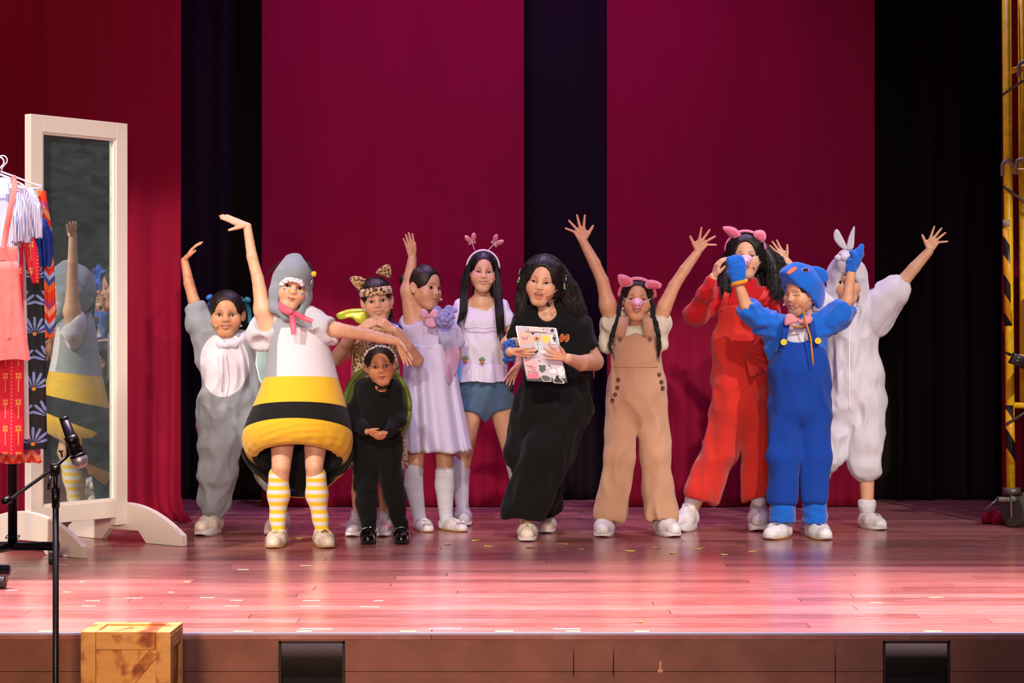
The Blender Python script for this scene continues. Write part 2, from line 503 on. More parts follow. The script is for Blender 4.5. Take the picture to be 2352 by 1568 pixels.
def hand(s, w_, u, v, n, L, spread=(14, 4, -6, -16), curl=((4, 6, 6),)*4, thumb=(48, 12, 8), spl=1.0):
    """adds a hand to the field: w_ wrist, u towards the fingers, v towards the thumb, n out of the palm, L wrist to fingertip"""
    u = Vector(u).normalized(); v = Vector(v); v = (v-u*v.dot(u)).normalized(); n0 = Vector(n)
    nn = u.cross(v).normalized()
    if nn.dot(n0) < 0: nn = -nn
    n = nn; w_ = Vector(w_)
    kn = []
    for f, a in zip((.97, 1.0, .96, .88), (.155, .052, -.050, -.145)):
        kn.append(w_+u*(.50*L*f)+v*(L*a*spl))
    for i, k in enumerate(kn):
        s.cone(w_+v*(L*(.055-.036*i)), k, .078*L, .062*L if i < 3 else .055*L, .03*L)
    s.cone(w_-u*.05*L, w_+u*.10*L, .100*L, .100*L, .04*L)
    for i, (k, fl) in enumerate(zip(kn, (.42, .465, .43, .345))):
        a = math.radians(spread[i]); d = u*math.cos(a)+v*math.sin(a)
        p = k; r0 = (.054, .055, .052, .046)[i]*L; c = 0
        for j, (seg, cu) in enumerate(zip((.46, .30, .24), curl[i % len(curl)])):
            c += math.radians(cu)
            dd = d*math.cos(c)+n*math.sin(c); q = p+dd*(fl*L*seg)
            s.cone(p, q, r0*(1-.11*j), r0*(1-.11*(j+1)), .022*L if j == 0 else .01*L); p = q
    a, fw, tc = (math.radians(t) for t in thumb)
    t0 = w_+u*.10*L+v*.085*L
    d1 = (u*math.cos(a)+v*math.sin(a))*math.cos(fw)+n*math.sin(fw)
    d2 = (u*math.cos(a-tc)+v*math.sin(a-tc))*math.cos(fw*1.3)+n*math.sin(fw*1.3)
    t1 = t0+d1*.24*L; t2 = t1+d2*.165*L; t3 = t2+(d2*1.0+d1*.1).normalized()*.12*L
    s.cone(t0, t1, .085*L, .066*L, .045*L); s.cone(t1, t2, .062*L, .054*L, .02*L); s.cone(t2, t3, .054*L, .041*L, .008*L)
    s.cone(t1, kn[0]-u*.12*L, .045*L, .050*L, .05*L)

class Fig:
    """one person; points are (column, row, depth offset) measured at the distance Y where the feet stand"""
    def __init__(s, Y, foot, label, group=None):
        s.Y = Y; s.k = Y/FPX
        X = (foot-1176)*s.k
        s.root = thing('person', label, 'person', (X, Y, 0), group); s.org = Vector((X, Y, 0))
        s.skin = []; s.ankles = []
    def p(s, q):
        px, py = q[0], q[1]; Y = s.Y+(q[2] if len(q) > 2 else 0)
        return Vector(((px-1176)*Y/FPX, Y, CAMZ-(py-HZ)*Y/FPX))
    def r(s, px): return px*s.k
    def field(s, prims, vox=.007, k=.02, subs=()):
        f = SDF(vox)
        for lst, sub in ((prims, False), (subs, True)):
            for q in lst:
                if q[0] == 'e':
                    f.ell(s.p(q[1]), (s.r(q[2]), s.r(q[3]), s.r(q[4])), q[5] if len(q) > 5 else k, sub=sub)
                else:
                    a, b, ra, rb = q[:4]
                    f.cone(s.p(a), s.p(b), s.r(ra), s.r(rb), q[5] if len(q) > 5 else k, q[4] if len(q) > 4 else 1.0, sub=sub)
        return f
    def wear(s, name, mat, prims, subs=(), vox=.007, k=.025, fold=None, mask=None, parent=None, label=None, smooth=1, extra=None, hems=()):
        f = s.field(prims, vox, k, subs)
        for a, b_, r in hems:                       # straight hems: cut across the limb a-b at b
            p0 = s.p(b_); n = (p0-s.p(a)).normalized(); R = s.r(r); c = np.array(p0+n*R*.75, dtype=np.float32)
            f.fn(lambda X, Y, Z, p0=p0, n=n: -((X-p0.x)*n.x+(Y-p0.y)*n.y+(Z-p0.z)*n.z), c-R, c+R, .003)
        if extra: extra(f)
        V, Q = f.surf()
        if smooth: V = relax(V, Q, smooth, .5)
        if fold: V = folds(V, Q, *fold)
        at = None
        if mask: at = {'mask': mask(1176+V[:, 0]/s.k, HZ+(CAMZ-V[:, 2])/s.k, V[:, 1]-s.Y)}
        o = mesh(name, V, Q, mat, parent or s.root, True, None, at, s.org)
        if label: o['label'] = label
        return o
    def mb(s): return MB()
    def put(s, mb, name, mat, parent=None, smooth=True, label=None, ang=None):
        o = mesh(name, mb.V, mb.F, mat, parent or s.root, smooth, mb.M, None, s.org)
        if ang: smooth_by_angle(o, ang)
        if label: o['label'] = label
        return o
    def limbs(s, prims, vox=.006, k=.007):
        s.ankles += [q[1] for q in prims if q[1][1] > 1168]
        prims = [q if i >= 4 or len(q) > 4 else (*q, 1.0, .03) for i, q in enumerate(prims)]
        V, Q = s.field(prims, vox, k).surf(); V = relax(V, Q, 2, .5)
        s.skin.append((V, Q, np.zeros((len(V), 3), dtype=np.float32)))
    def arm(s, sh, el, wr, r=(18, 14.5, 10.5)):
        return [(sh, el, r[0], r[1]), (el, tuple(np.add(el, np.subtract(wr, el)*.35)), r[1], r[1]*.97), (tuple(np.add(el, np.subtract(wr, el)*.35)), wr, r[1]*.97, r[2])]
    def leg(s, hip, kn, an, r=(28, 20, 20, 12.5)):
        m = tuple(np.add(kn, np.subtract(an, kn)*.35)); m = (m[0], m[1], (m[2] if len(m) > 2 else 0)+.012)
        return [(hip, kn, r[0], r[1]), (kn, m, r[1]*.96, r[2]), (m, an, r[2], r[3])]
    def hand(s, wrist, u, v, n, Lpx, **kw):
        f = SDF(.0022); w_ = s.p(wrist)
        hand(f, w_, u, v, n, s.r(Lpx), **kw)
        V, Q = f.surf(); V = relax(V, Q, 1, .4)
        s.skin.append((V, Q, np.zeros((len(V), 3), dtype=np.float32)))
    def head(s, c, Hpx, yaw=0, pitch=0, roll=0, mouth='closed', eyes='open', width=1.0, gaze=(0, 0), depth=1.0):
        V, Q, T = head_mesh(mouth, eyes); s.headV = V
        sc = s.r(Hpx)/.22
        s.hR = (Matrix.Rotation(math.radians(yaw), 3, 'Z') @ Matrix.Rotation(math.radians(roll), 3, 'Y') @ Matrix.Rotation(math.radians(pitch), 3, 'X'))
        s.hS = Vector((sc*width, sc*depth, sc)); s.hC = s.p(c)
        s.skin.append((s.hV(V), Q, T))
        if eyes != 'closed':
            for q in (-1, 1):
                mb = MB(); eyeball(mb, s.h((q*.0312, -.0535, -.001)), s.hR, .0136*sc, gaze)
                s.put(mb, 'eye', [M_EYE, M_IRIS, M_PUPIL])
        if mouth in ('smile', 'open'):
            mb = MB(); top = -.0525 if mouth == 'smile' else -.0488; hgt = .0055 if mouth == 'smile' else .0030
            for i in range(-4, 5):
                x = i*.0042; y = -.0715+abs(i)**2*.00045
                mb.box(s.h((x, y, top-hgt+(.0045 if mouth == 'smile' else .0020)*(x/.02)**2)), (.0020*sc, .0015*sc, hgt*sc), s.hR, .0006)
            s.put(mb, 'teeth', M_TEETH)
    def h(s, p): return s.hC+s.hR @ Vector((p[0]*s.hS[0], p[1]*s.hS[1], p[2]*s.hS[2]))
    def hV(s, V): return (V*np.array(s.hS, dtype=np.float32)) @ np.array(s.hR, dtype=np.float32).T+np.array(s.hC, dtype=np.float32)
    def body(s, mat):
        Vs, Qs, Ts, o = [], [], [], 0
        for V, Q, T in s.skin:
            Vs.append(V); Qs.append(Q+o); Ts.append(T); o += len(V)
        return mesh('body', np.concatenate(Vs), np.concatenate(Qs), mat, s.root, True, None, {'tint': np.concatenate(Ts)}, s.org)
    def hair(s, kind, mat, locks=(), seed=1, balls=()):
        """skull cap of hair plus long locks: each (points, count, spread px, radius px)"""
        V, Q = hair_cap(kind); V = s.hV(V); F = [tuple(q) for q in Q]
        mb = MB(); rnd = random.Random(seed)
        for lk in locks:
            pts, cnt, spr, rad = lk[:4]; wave = lk[4] if len(lk) > 4 else 0
            P = [s.p(q) for q in pts]; n = len(P); cnt2 = int(cnt*2.4)
            core = [s.p(q) for q in pts[:-1]]+[P[-2].lerp(P[-1], .55)]
            mb.tube(core, [s.r(spr*.55)]+[s.r(spr*.85)]*(n-2)+[s.r(spr*.3)], 10, flat=(1, 1))
            for c in range(cnt2):
                a, rr = rnd.uniform(0, 6.283), math.sqrt(rnd.uniform(.25, 1))*s.r(spr); ox, oy = math.cos(a)*rr, math.sin(a)*rr
                ph = rnd.uniform(0, 6.28); wob = s.r(rnd.uniform(.3, 1.2)); ln = rnd.uniform(.74, 1.0); wv = s.r(wave)*rnd.uniform(.5, 1.2); wf = rnd.uniform(5, 7.5)
                out = []; st_ = 6 if wave else 4
                for i in range((n-1)*st_+1):
                    t = i/st_*ln; j = min(int(t), n-2); f = t-j
                    q = P[j].lerp(P[j+1], f*f*(3-2*f)*.5+f*.5); e = (.45+.55*min(1, t/(n-1)*2.5))
                    out.append(q+Vector((ox*e+wob*math.sin(ph+t*2.1)+wv*math.sin(ph+t*wf), oy*e+wob*math.cos(ph+t*1.7)+wv*.6*math.cos(ph+t*wf), wv*.3*math.cos(ph*2+t*wf))))
                m = len(out); R0 = s.r(rad)*rnd.uniform(.38, .62)
                mb.tube(out, [R0*(1 if i < m*.7 else max(.12, 1-(i/m-.7)/.3)) for i in range(m)], 5)
        for c, r in balls: mb.ball(s.p(c), tuple(s.r(x) for x in r), 14)
        VV = np.concatenate([V, np.array(mb.V, dtype=np.float32).reshape(-1, 3)]) if mb.V else V
        FF = F+[tuple(i+len(V) for i in f) for f in mb.F]
        return mesh('hair', VV, FF, mat, s.root, True, None, None, s.org)
    def shoe(s, heel, toe, wpx, style='loafer', col=None, sole=None, hgt=None, sole_t=None, label=None, length=None):
        """heel and toe: floor points (column, row); the row fixes how far back the shoe stands"""
        def fl(q): Y = CAMZ*FPX/(q[1]-HZ); return Vector(((q[0]-1176)*Y/FPX, Y, 0))
        B = fl(toe); dx = (heel[0]-toe[0])*B.y/FPX; Lf = length or .212; dx = max(-Lf*.93, min(Lf*.93, dx))
        A = B+Vector((dx, math.sqrt(Lf*Lf-dx*dx), 0))
        if s.ankles:                                             # stand the shoe under the ankle it belongs to
            an = min(s.ankles, key=lambda q: abs(q[0]-heel[0])); F_ = s.p(an); F_.z = 0
            ex = (toe[0]-1176)*F_.y/FPX-F_.x; m = Lf*.76; ex = max(-m*.95, min(m*.95, ex)); u = Vector((ex, -math.sqrt(m*m-ex*ex), 0)).normalized()
            A = F_-u*(Lf*.24); B = A+u*Lf
        d = (B-A); L = d.length; u = d.normalized(); v = Vector((-u.y, u.x, 0)); wd = s.r(wpx)*.5
        st = sole_t or {'loafer': .014, 'sneaker': .024, 'mary': .018, 'moc': .010, 'chunky': .040, 'mule': .02, 'flat': .008, 'platform': .034}[style]
        hg = hgt or {'loafer': .050, 'sneaker': .075, 'mary': .046, 'moc': .046, 'chunky': .08, 'mule': .05, 'flat': .042, 'platform': .058}[style]
        U = lambda a, z, sd=0: A+u*(L*a)+v*(wd*sd)+Vector((0, 0, z))
        f = SDF(.004); z0 = st+wd*.35
        f.cone(U(.20, z0+.004), U(.55, z0), wd*.86, wd*.98, .01); f.cone(U(.55, z0), U(.86, z0-.006), wd*.98, wd*.74, .02)
        f.cone(U(.17, z0+.004), U(.19, st+hg), wd*.82, wd*.70, .02); f.cone(U(.40, z0+.01), U(.24, st+hg*.9), wd*.8, wd*.66, .02)
        if style in ('sneaker', 'chunky'): f.cone(U(.45, st+hg*.62), U(.30, st+hg), wd*.62, wd*.60, .02)
        f.cone(U(.22, st+hg*.75), U(.22, st+hg+.10), wd*.56, wd*.60, .006, sub=True)
        f.cone(U(.22, st+hg+wd*.55), U(.62, st+hg+wd*.55+(.0 if style in ('sneaker', 'chunky') else -.012)), wd*.55, wd*.45, .008, sub=True) if style not in ('mary',) else f.cone(U(.28, st+hg*.9), U(.62, st+hg*.95), wd*.62, wd*.55, .006, sub=True)
        f.fn(lambda X, Y, Z: Z-st*.8+0*X+0*Y, np.array(U(.4, 0))-.3, np.array(U(.4, st*.8))+.3*np.array((1, 1, 0))+np.array((0, 0, .012)), .002)
        V, Q = f.surf(); V = relax(V, Q, 1, .5)
        o = mesh('shoe', V, Q, col, s.root, True, None, None, s.org)
        if label: o['label'] = label
        out = []
        for i in range(28):
            a = 2*math.pi*i/28; c_, s_ = math.cos(a), math.sin(a)
            ex = .5+.5*abs(c_)**.75*(1 if c_ > 0 else -1); wdt = (1.02 if c_ > -.2 else .94)*(.93+.07*c_)
            out.append(U(.01+.99*ex, 0)+v*(wd*1.04*wdt*abs(s_)**.8*(1 if s_ > 0 else -1)))
        mb = MB(); k = 28; V2 = []
        for z, g in ((0, .97), (st*.35, 1.0), (st*.9, 1.0), (st*1.05, .96)):
            c = U(.5, 0)
            V2 += [c+(q-c)*g+Vector((0, 0, z+.001+(st*.35*max(0, ((q-A).dot(u)/L-.8)/.2)**2 if z < st*.3 else 0))) for q in out]
        F2 = [tuple(range(k-1, -1, -1)), tuple(range(3*k, 4*k))]+[(r_*k+i, r_*k+(i+1) % k, (r_+1)*k+(i+1) % k, (r_+1)*k+i) for r_ in range(3) for i in range(k)]
        mb.add(V2, F2); so = s.put(mb, 'sole', sole or col, o)
        if style in ('loafer', 'mary', 'moc', 'mule', 'flat'):
            m2 = MB(); zz = st+wd*.35+wd*.86
            if style == 'mary': pts = [U(.44, z0+.01, -.95), U(.40, st+hg*1.02, -.6), U(.39, st+hg*1.2, 0), U(.40, st+hg*1.02, .6), U(.44, z0+.01, .95)]
            else: pts = [U(.56, z0+.004, -1.02), U(.53, zz*.86, -.62), U(.52, zz+.004, 0), U(.53, zz*.86, .62), U(.56, z0+.004, 1.02)]
            m2.tube(pts, .0045, 8, flat=(1, 1.6))
            s.put(m2, 'strap', M_GOLD if style == 'loafer' else col, o)
        if style in ('sneaker', 'chunky'):
            m2 = MB()
            for i in range(4):
                a = .40+.07*i; z = st+hg*(.98-.13*i)
                m2.tube([U(a, z-.006, -.52), U(a+.02, z+wd*.30, -.2), U(a+.02, z+wd*.34, .2), U(a, z-.006, .52)], .003, 6)
            s.put(m2, 'laces', M_LACE, o)
        return o
    def face(s, x, z):
        """world point and outward normal on the face at head coordinates x, z"""
        V = s.headV; d = (V[:, 0]-x)**2+(V[:, 2]-z)**2; k_ = np.where((d < .003**2) & (V[:, 1] < 0))[0]; y = V[k_, 1].min() if len(k_) else -.07
        return s.h((x, y, z))
    def front(s, o, px, py, rad=3.2):
        """nearest surface point of garment o under a picture position"""
        me = o.data; V = np.empty(len(me.vertices)*3, dtype=np.float32); me.vertices.foreach_get('co', V); V = V.reshape(-1, 3)+np.array(s.org, dtype=np.float32)
        x = 1176+V[:, 0]*FPX/V[:, 1]; z = HZ+(CAMZ-V[:, 2])*FPX/V[:, 1]
        d = (x-px)**2+(z-py)**2; k_ = np.where(d < rad*rad)[0]
        if not len(k_): k_ = np.argsort(d)[:6]
        i = k_[np.argmin(V[k_, 1])]; n = np.array(me.vertices[int(i)].normal)
        return s.p((px, py, float(V[i, 1])-s.Y)), Vector(n)
    def headmic(s, side, mouth=(.0, -.09, -.056), mat=None):
        """thin skin coloured cheek microphone"""
        mb = MB(); q = side
        pts = [(q*.084, .02, .022), (q*.080, -.008, -.022), (q*.068, -.050, -.040), (q*.047, -.078, -.052)]
        mb.tube([s.h(x) for x in pts], .0016, 6); mb.ball(s.h((q*.043, -.083, -.054)), .0062, 10)
        return s.put(mb, 'headset_microphone', mat or M_MIC)
    def band(s, radius, tilt, mat, thick=.006, flat=(1, 1.8), name='headband', z=.02, y=.0, span=200):
        """hoop over the crown in head coordinates"""
        mb = MB(); pts = []
        for i in range(25):
            a = math.radians(90-span/2+span*i/24)
            q = Vector((radius*math.cos(a), 0, radius*math.sin(a)*1.06))
            q = Matrix.Rotation(math.radians(tilt), 3, 'X') @ q
            pts.append(s.h((q.x, q.y+y, q.z+z)))
        mb.tube(pts, thick, 8, flat=flat)
        return s.put(mb, name, mat)

def ribbon(mb, pts, wd, nrm=(0, -1, 0), th=.002, m=0):
    """flat strip of cloth along pts"""
    pts = [Vector(p) for p in pts]; k = len(pts); nv = Vector(nrm); V = []
    for i, p in enumerate(pts):
        t = (pts[min(i+1, k-1)]-pts[max(i-1, 0)]).normalized(); sd = t.cross(nv).normalized(); w_ = wd[i] if isinstance(wd, (list, tuple)) else wd
        n2 = sd.cross(t)
        V += [p-sd*w_/2-n2*th/2, p+sd*w_/2-n2*th/2, p+sd*w_/2+n2*th/2, p-sd*w_/2+n2*th/2]
    F = [(0, 1, 2, 3), tuple(4*(k-1)+j for j in (3, 2, 1, 0))]
    for i in range(k-1):
        for j in range(4): F.append((4*i+j, 4*i+(j+1) % 4, 4*i+4+(j+1) % 4, 4*i+4+j))
    return mb.add(V, F, m)

def loft(rings, nseg=64, inner=None, close_top=False):
    """rings: list of functions angle -> point. Returns V, F; inner: thickness of a second skin inside, joined at the open ends"""
    V = []; F = []; k = len(rings)
    for rg in rings: V += [rg(2*math.pi*i/nseg) for i in range(nseg)]
    for r_ in range(k-1):
        for i in range(nseg): F.append((r_*nseg+i, r_*nseg+(i+1) % nseg, (r_+1)*nseg+(i+1) % nseg, (r_+1)*nseg+i))
    return V, F

M_EYE = plain('eye_white', 'e9e4df', .25); M_IRIS = plain('iris_brown', '2a1610', .2); M_PUPIL = plain('pupil', '060404', .1)
M_TEETH = plain('tooth', 'f2ece2', .3); M_GOLD = plain('gold_metal', 'c9a45c', .3, 1.0); M_LACE = cloth('lace_white', 'e8e6ea')
M_MIC = plain('mic_beige', 'd8b48e', .5); M_BLACKPL = plain('black_plastic', '101014', .35, noise=90); M_STEEL = plain('bright_steel', '8f8c88', .42, 1.0)

def pillow(mb, pts, bulge, axis=(0, -1, 0), m=0, back=True, c=None):
    """a stuffed flat shape: outline pts, swelling along axis"""
    pts = [Vector(p) for p in pts]; n = len(pts); ax = Vector(axis).normalized()
    cen = Vector(c) if c is not None else sum(pts, Vector())/n
    V = list(pts); F = []; prev = list(range(n))
    for sg in ((1, -1) if back else (1,)):
        prev = list(range(n))
        for sc_, hh in ((.90, .45), (.68, .8), (.36, .97)):
            st = len(V); V += [cen+(p-cen)*sc_+ax*(bulge*hh*sg) for p in pts]; cur = list(range(st, st+n))
            F += [(prev[i], prev[(i+1) % n], cur[(i+1) % n], cur[i])[::sg] for i in range(n)]; prev = cur
        V.append(cen+ax*bulge*sg); F += [(prev[i], prev[(i+1) % n], len(V)-1)[::sg] for i in range(n)]
    return mb.add(V, F, m)

def smooth_outline(pts, n=5):
    """closed Catmull-Rom through pts"""
    P = [Vector(p) for p in pts]; k = len(P); out = []
    for i in range(k):
        a, b_, c, d = P[i-1], P[i], P[(i+1) % k], P[(i+2) % k]
        for j in range(n):
            t = j/n; out.append(.5*((2*b_)+(c-a)*t+(2*a-5*b_+4*c-d)*t*t+(3*b_-a-3*c+d)*t*t*t))
    return out

def hood(f, mat, name='hood', g=.016, open_c=(0, -.11, -.045), open_r=(.066, .092, .088), peak=None, low=True, fold=.004, sides=True, brim=None):
    s = SDF(.005); S = f.hS
    s.ell(f.h((0, .016, .030)), ((.074+g)*S[0], (.090+g)*S[1], (.084+g)*S[2]), .001, R=f.hR)
    s.ell(f.h((0, .028, -.045)), ((.072+g*.7)*S[0], .088*S[1], .088*S[2]), .05, R=f.hR)
    if peak: s.cone(f.h(peak[0]), f.h(peak[1]), .034, .042, .05)
    if sides:
        for q in (-1, 1): s.cone(f.h((q*.074, -.015, -.040)), f.h((q*.060, -.030, -.118)), .024, .022, .04)
    if low:
        s.cone(f.h((.060, -.030, -.118)), f.h((-.0, -.072, -.145)), .021, .016, .03); s.cone(f.h((-.060, -.030, -.118)), f.h((-.0, -.072, -.145)), .019, .015, .03)
    if brim:
        Ri = np.array(f.hR.transposed(), dtype=np.float32); C = np.array(f.hC, dtype=np.float32)
        def cut(X, Y, Z):
            y = (Ri[1, 0]*(X-C[0])+Ri[1, 1]*(Y-C[1])+Ri[1, 2]*(Z-C[2]))/S[1]; z = (Ri[2, 0]*(X-C[0])+Ri[2, 1]*(Y-C[1])+Ri[2, 2]*(Z-C[2]))/S[2]
            return np.minimum(((z-brim[1])-brim[2]*(y-brim[0]))/math.hypot(1, brim[2]), z-brim[3])
        s.fn(cut, C-.3, C+.3, .004)
    else: s.ell(f.h(open_c), (open_r[0]*S[0], open_r[1]*S[1], open_r[2]*S[2]), .012, R=f.hR, sub=True)
    s.ell(f.h((0, .012, .010)), (.080*S[0], .096*S[1], .092*S[2]), .004, R=f.hR, sub=True)
    s.ell(f.h((0, .0, -.075)), (.066*S[0], .078*S[1], .066*S[2]), .006, R=f.hR, sub=True)
    V, Q = s.surf(); V = relax(V, Q, 2); V = folds(V, Q, fold, (14, 14, 14), 3)
    return mesh(name, V, Q, mat, f.root, True, None, None, f.org)

def headwrap(f, z0, z1, g, mat, name='head_scarf', tilt=0, rows=5, n=56):
    V = []; F = []
    for side in (0, 1):
        for i in range(rows):
            z = z0+(z1-z0)*i/(rows-1); gg = (g if side == 0 else g-.005)+(.0025*math.sin(math.pi*i/(rows-1)) if side == 0 else 0)
            s_ = math.sqrt(max(.05, 1-((z-.028)/(.082+gg))**2))
            for j in range(n):
                a = 2*math.pi*j/n; x = (.074+gg)*s_*math.cos(a); y = .012+(.090+gg)*s_*math.sin(a)
                V.append(f.h((x, y, z+tilt*y+.0012*math.sin(a*7+i*2))))
    def idx(s_, i, j): return (s_*rows+i)*n+j % n
    for i in range(rows-1):
        for j in range(n):
            F.append((idx(0, i, j), idx(0, i, j+1), idx(0, i+1, j+1), idx(0, i+1, j))); F.append((idx(1, i, j), idx(1, i+1, j), idx(1, i+1, j+1), idx(1, i, j+1)))
    for j in range(n):
        F.append((idx(0, 0, j), idx(1, 0, j), idx(1, 0, j+1), idx(0, 0, j+1))); F.append((idx(0, rows-1, j), idx(0, rows-1, j+1), idx(1, rows-1, j+1), idx(1, rows-1, j)))
    return mesh(name, V, F, mat, f.root, True, None, None, f.org)

def skirt(f, rows, dy=0, name='skirt', mat=None, jag=0, parent=None, thick=.004, label=None, **kw):
    """open hanging cloth with an inside"""
    V, F = hang(rows, f.Y+dy, **kw); F = F[:-1]; n = kw.get('nseg', 72); k = len(V)//n
    c = [sum((V[r_*n+j] for j in range(n)), Vector())/n for r_ in range(k)]
    if jag:
        rr = random.Random(7)
        for j in range(n): V[(k-1)*n+j] = V[(k-1)*n+j]+Vector((0, 0, jag*(rr.random()-.5)*2)); V[(k-2)*n+j] = V[(k-2)*n+j]+Vector((0, 0, jag*.4*(rr.random()-.5)))
    V2 = [v+(c[i//n]-v).normalized()*thick for i, v in enumerate(V)]; o = len(V)
    F2 = [tuple(x+o for x in q[::-1]) for q in F]+[((k-1)*n+j, (k-1)*n+j+o, (k-1)*n+(j+1) % n+o, (k-1)*n+(j+1) % n) for j in range(n)]+[(j, (j+1) % n, (j+1) % n+o, j+o) for j in range(n)]
    ob = mesh(name, V+V2, F+F2, mat, parent or f.root, True, None, None, f.org)
    if label: ob['label'] = label
    return ob

def leopard(name, base='d8b98a', sc_=52):
    if name in MATS: return MATS[name]
    m, nt, b = new_mat(name); tc = N(nt, 'ShaderNodeTexCoord')
    nz = N(nt, 'ShaderNodeTexNoise', Scale=sc_*1.2, Detail=2.0); nt.links.new(tc.outputs['Object'], nz.inputs['Vector'])
    vo = N(nt, 'ShaderNodeTexVoronoi', Scale=sc_); vo.inputs['Randomness'].default_value = .75
    mxv = mix(nt, .06, (0, 0, 0, 1), (0, 0, 0, 1)).node; nt.links.new(tc.outputs['Object'], mxv.inputs[6]); nt.links.new(nz.outputs['Color'], mxv.inputs[7]); mxv.inputs[0].default_value = .012
    nt.links.new(mxv.outputs[2], vo.inputs['Vector'])
    d = vo.outputs['Distance']
    gap = N(nt, 'ShaderNodeTexNoise', Scale=sc_*1.7, Detail=1.0); nt.links.new(tc.outputs['Object'], gap.inputs['Vector'])
    w_ = N(nt, 'ShaderNodeMath', operation='MULTIPLY_ADD'); w_.inputs[1].default_value = .9; w_.inputs[2].default_value = -.45; nt.links.new(gap.outputs['Fac'], w_.inputs[0])
    dd = N(nt, 'ShaderNodeMath', operation='ADD'); nt.links.new(d, dd.inputs[0]); nt.links.new(w_.outputs[0], dd.inputs[1])
    r = ramp(nt, dd.outputs[0], [(0, lin('b4732c')), (.21, lin('221208')), (.43, lin(base))], 'CONSTANT')
    nt.links.new(r.outputs[0], b.inputs['Base Color']); b.inputs['Roughness'].default_value = .8; b.inputs['Sheen Weight'].default_value = .2
    MATS[name] = m; return m
# ---------------------------------------------------------------- the stage: floor, walls, drapes
def at(px, py, Y): return Vector(((px-1176)*Y/FPX, Y, CAMZ-(py-HZ)*Y/FPX))
def onfloor(px, py): Y = CAMZ*FPX/(py-HZ); return Vector(((px-1176)*Y/FPX, Y, 0))
EDGE, BACK = 7.0, 12.6

def floor_mat():
    m, nt, b = new_mat('stage_boards')
    tc = N(nt, 'ShaderNodeTexCoord'); mp = N(nt, 'ShaderNodeMapping'); mp.inputs['Scale'].default_value = (1.1, 26, 26); nt.links.new(tc.outputs['Object'], mp.inputs[0])
    n1 = N(nt, 'ShaderNodeTexNoise', Scale=2.2, Detail=6.0, Roughness=.62); nt.links.new(mp.outputs[0], n1.inputs['Vector'])
    n2 = N(nt, 'ShaderNodeTexNoise', Scale=1.6, Detail=4.0); nt.links.new(tc.outputs['Object'], n2.inputs['Vector'])
    at_ = N(nt, 'ShaderNodeAttribute', attribute_name='mask')
    ad = N(nt, 'ShaderNodeMath', operation='MULTIPLY_ADD'); ad.inputs[1].default_value = .55; nt.links.new(n1.outputs['Fac'], ad.inputs[0])
    mu = N(nt, 'ShaderNodeMath', operation='MULTIPLY'); mu.inputs[1].default_value = .42; nt.links.new(at_.outputs['Fac'], mu.inputs[0]); nt.links.new(mu.outputs[0], ad.inputs[2])
    r = ramp(nt, ad.outputs[0], [(.12, lin('633a32')), (.45, lin('925750')), (.68, lin('ab6c61')), (.95, lin('c2897c'))])
    # pale streaks: scuffs plus the floor's pinkish sheen put into the colour
    mp2 = N(nt, 'ShaderNodeMapping'); mp2.inputs['Scale'].default_value = (2.0, 30, 1); nt.links.new(tc.outputs['Object'], mp2.inputs[0])
    n3 = N(nt, 'ShaderNodeTexNoise', Scale=1.7, Detail=9.0, Roughness=.75); nt.links.new(mp2.outputs[0], n3.inputs['Vector'])
    sc = ramp(nt, n3.outputs['Fac'], [(.50, (0, 0, 0)), (.78, (.6, .6, .6))])
    nt.links.new(mix(nt, sc.outputs[0], r.outputs[0], rgba('d2b3b0')), b.inputs['Base Color'])
    ro = ramp(nt, n2.outputs['Fac'], [(.3, (.17,)*3), (.7, (.27,)*3)]); nt.links.new(ro.outputs[0], b.inputs['Roughness'])
    b.inputs['Specular IOR Level'].default_value = .5
    bump(nt, b, n1.outputs['Fac'], .10, .0012)
    return m
M_FLOOR = floor_mat()
floor = MB().box((0, (EDGE+BACK)/2+.02, -.09), (5.6, (BACK-EDGE)/2, .065)).obj('floor', plain('subfloor', '1d120e', .8)); floor['kind'] = 'structure'
RW = .112
def plank_box(x0, x1, y0, y1, mb, tones, t):
    g = .0012; n0 = len(mb.V)
    mb.box(((x0+x1)/2, (y0+y1)/2, -.0125), ((x1-x0)/2-g, (y1-y0)/2-g, .0125), bev=.0012)
    tones += [t]*(len(mb.V)-n0)
rnd = random.Random(4)
row = 0; y = EDGE; back_mb = MB(); back_t = []; npl = 0
while y < BACK:
    x = -5.5-rnd.uniform(0, 2.0)
    while x < 5.5:
        x2 = x+rnd.uniform(1.7, 2.6); t = rnd.random()
        if row < 15 and x2 > -2.4 and x < 2.4:
            mb = MB(); ts = []; plank_box(x, x2, y, min(y+RW, BACK), mb, ts, t)
            mesh('plank', mb.V, mb.F, M_FLOOR, floor, False, None, {'mask': ts}, None).visible_shadow = True; npl += 1
        else:
            plank_box(max(x, -5.6), min(x2, 5.6), y, min(y+RW, BACK), back_mb, back_t, t)
        x = x2
    y += RW; row += 1
o = mesh('planks', back_mb.V, back_mb.F, M_FLOOR, floor, False, None, {'mask': back_t}, None); o['kind'] = 'stuff'; o['label'] = 'red brown stage boards running back and sideways out of the lit apron'

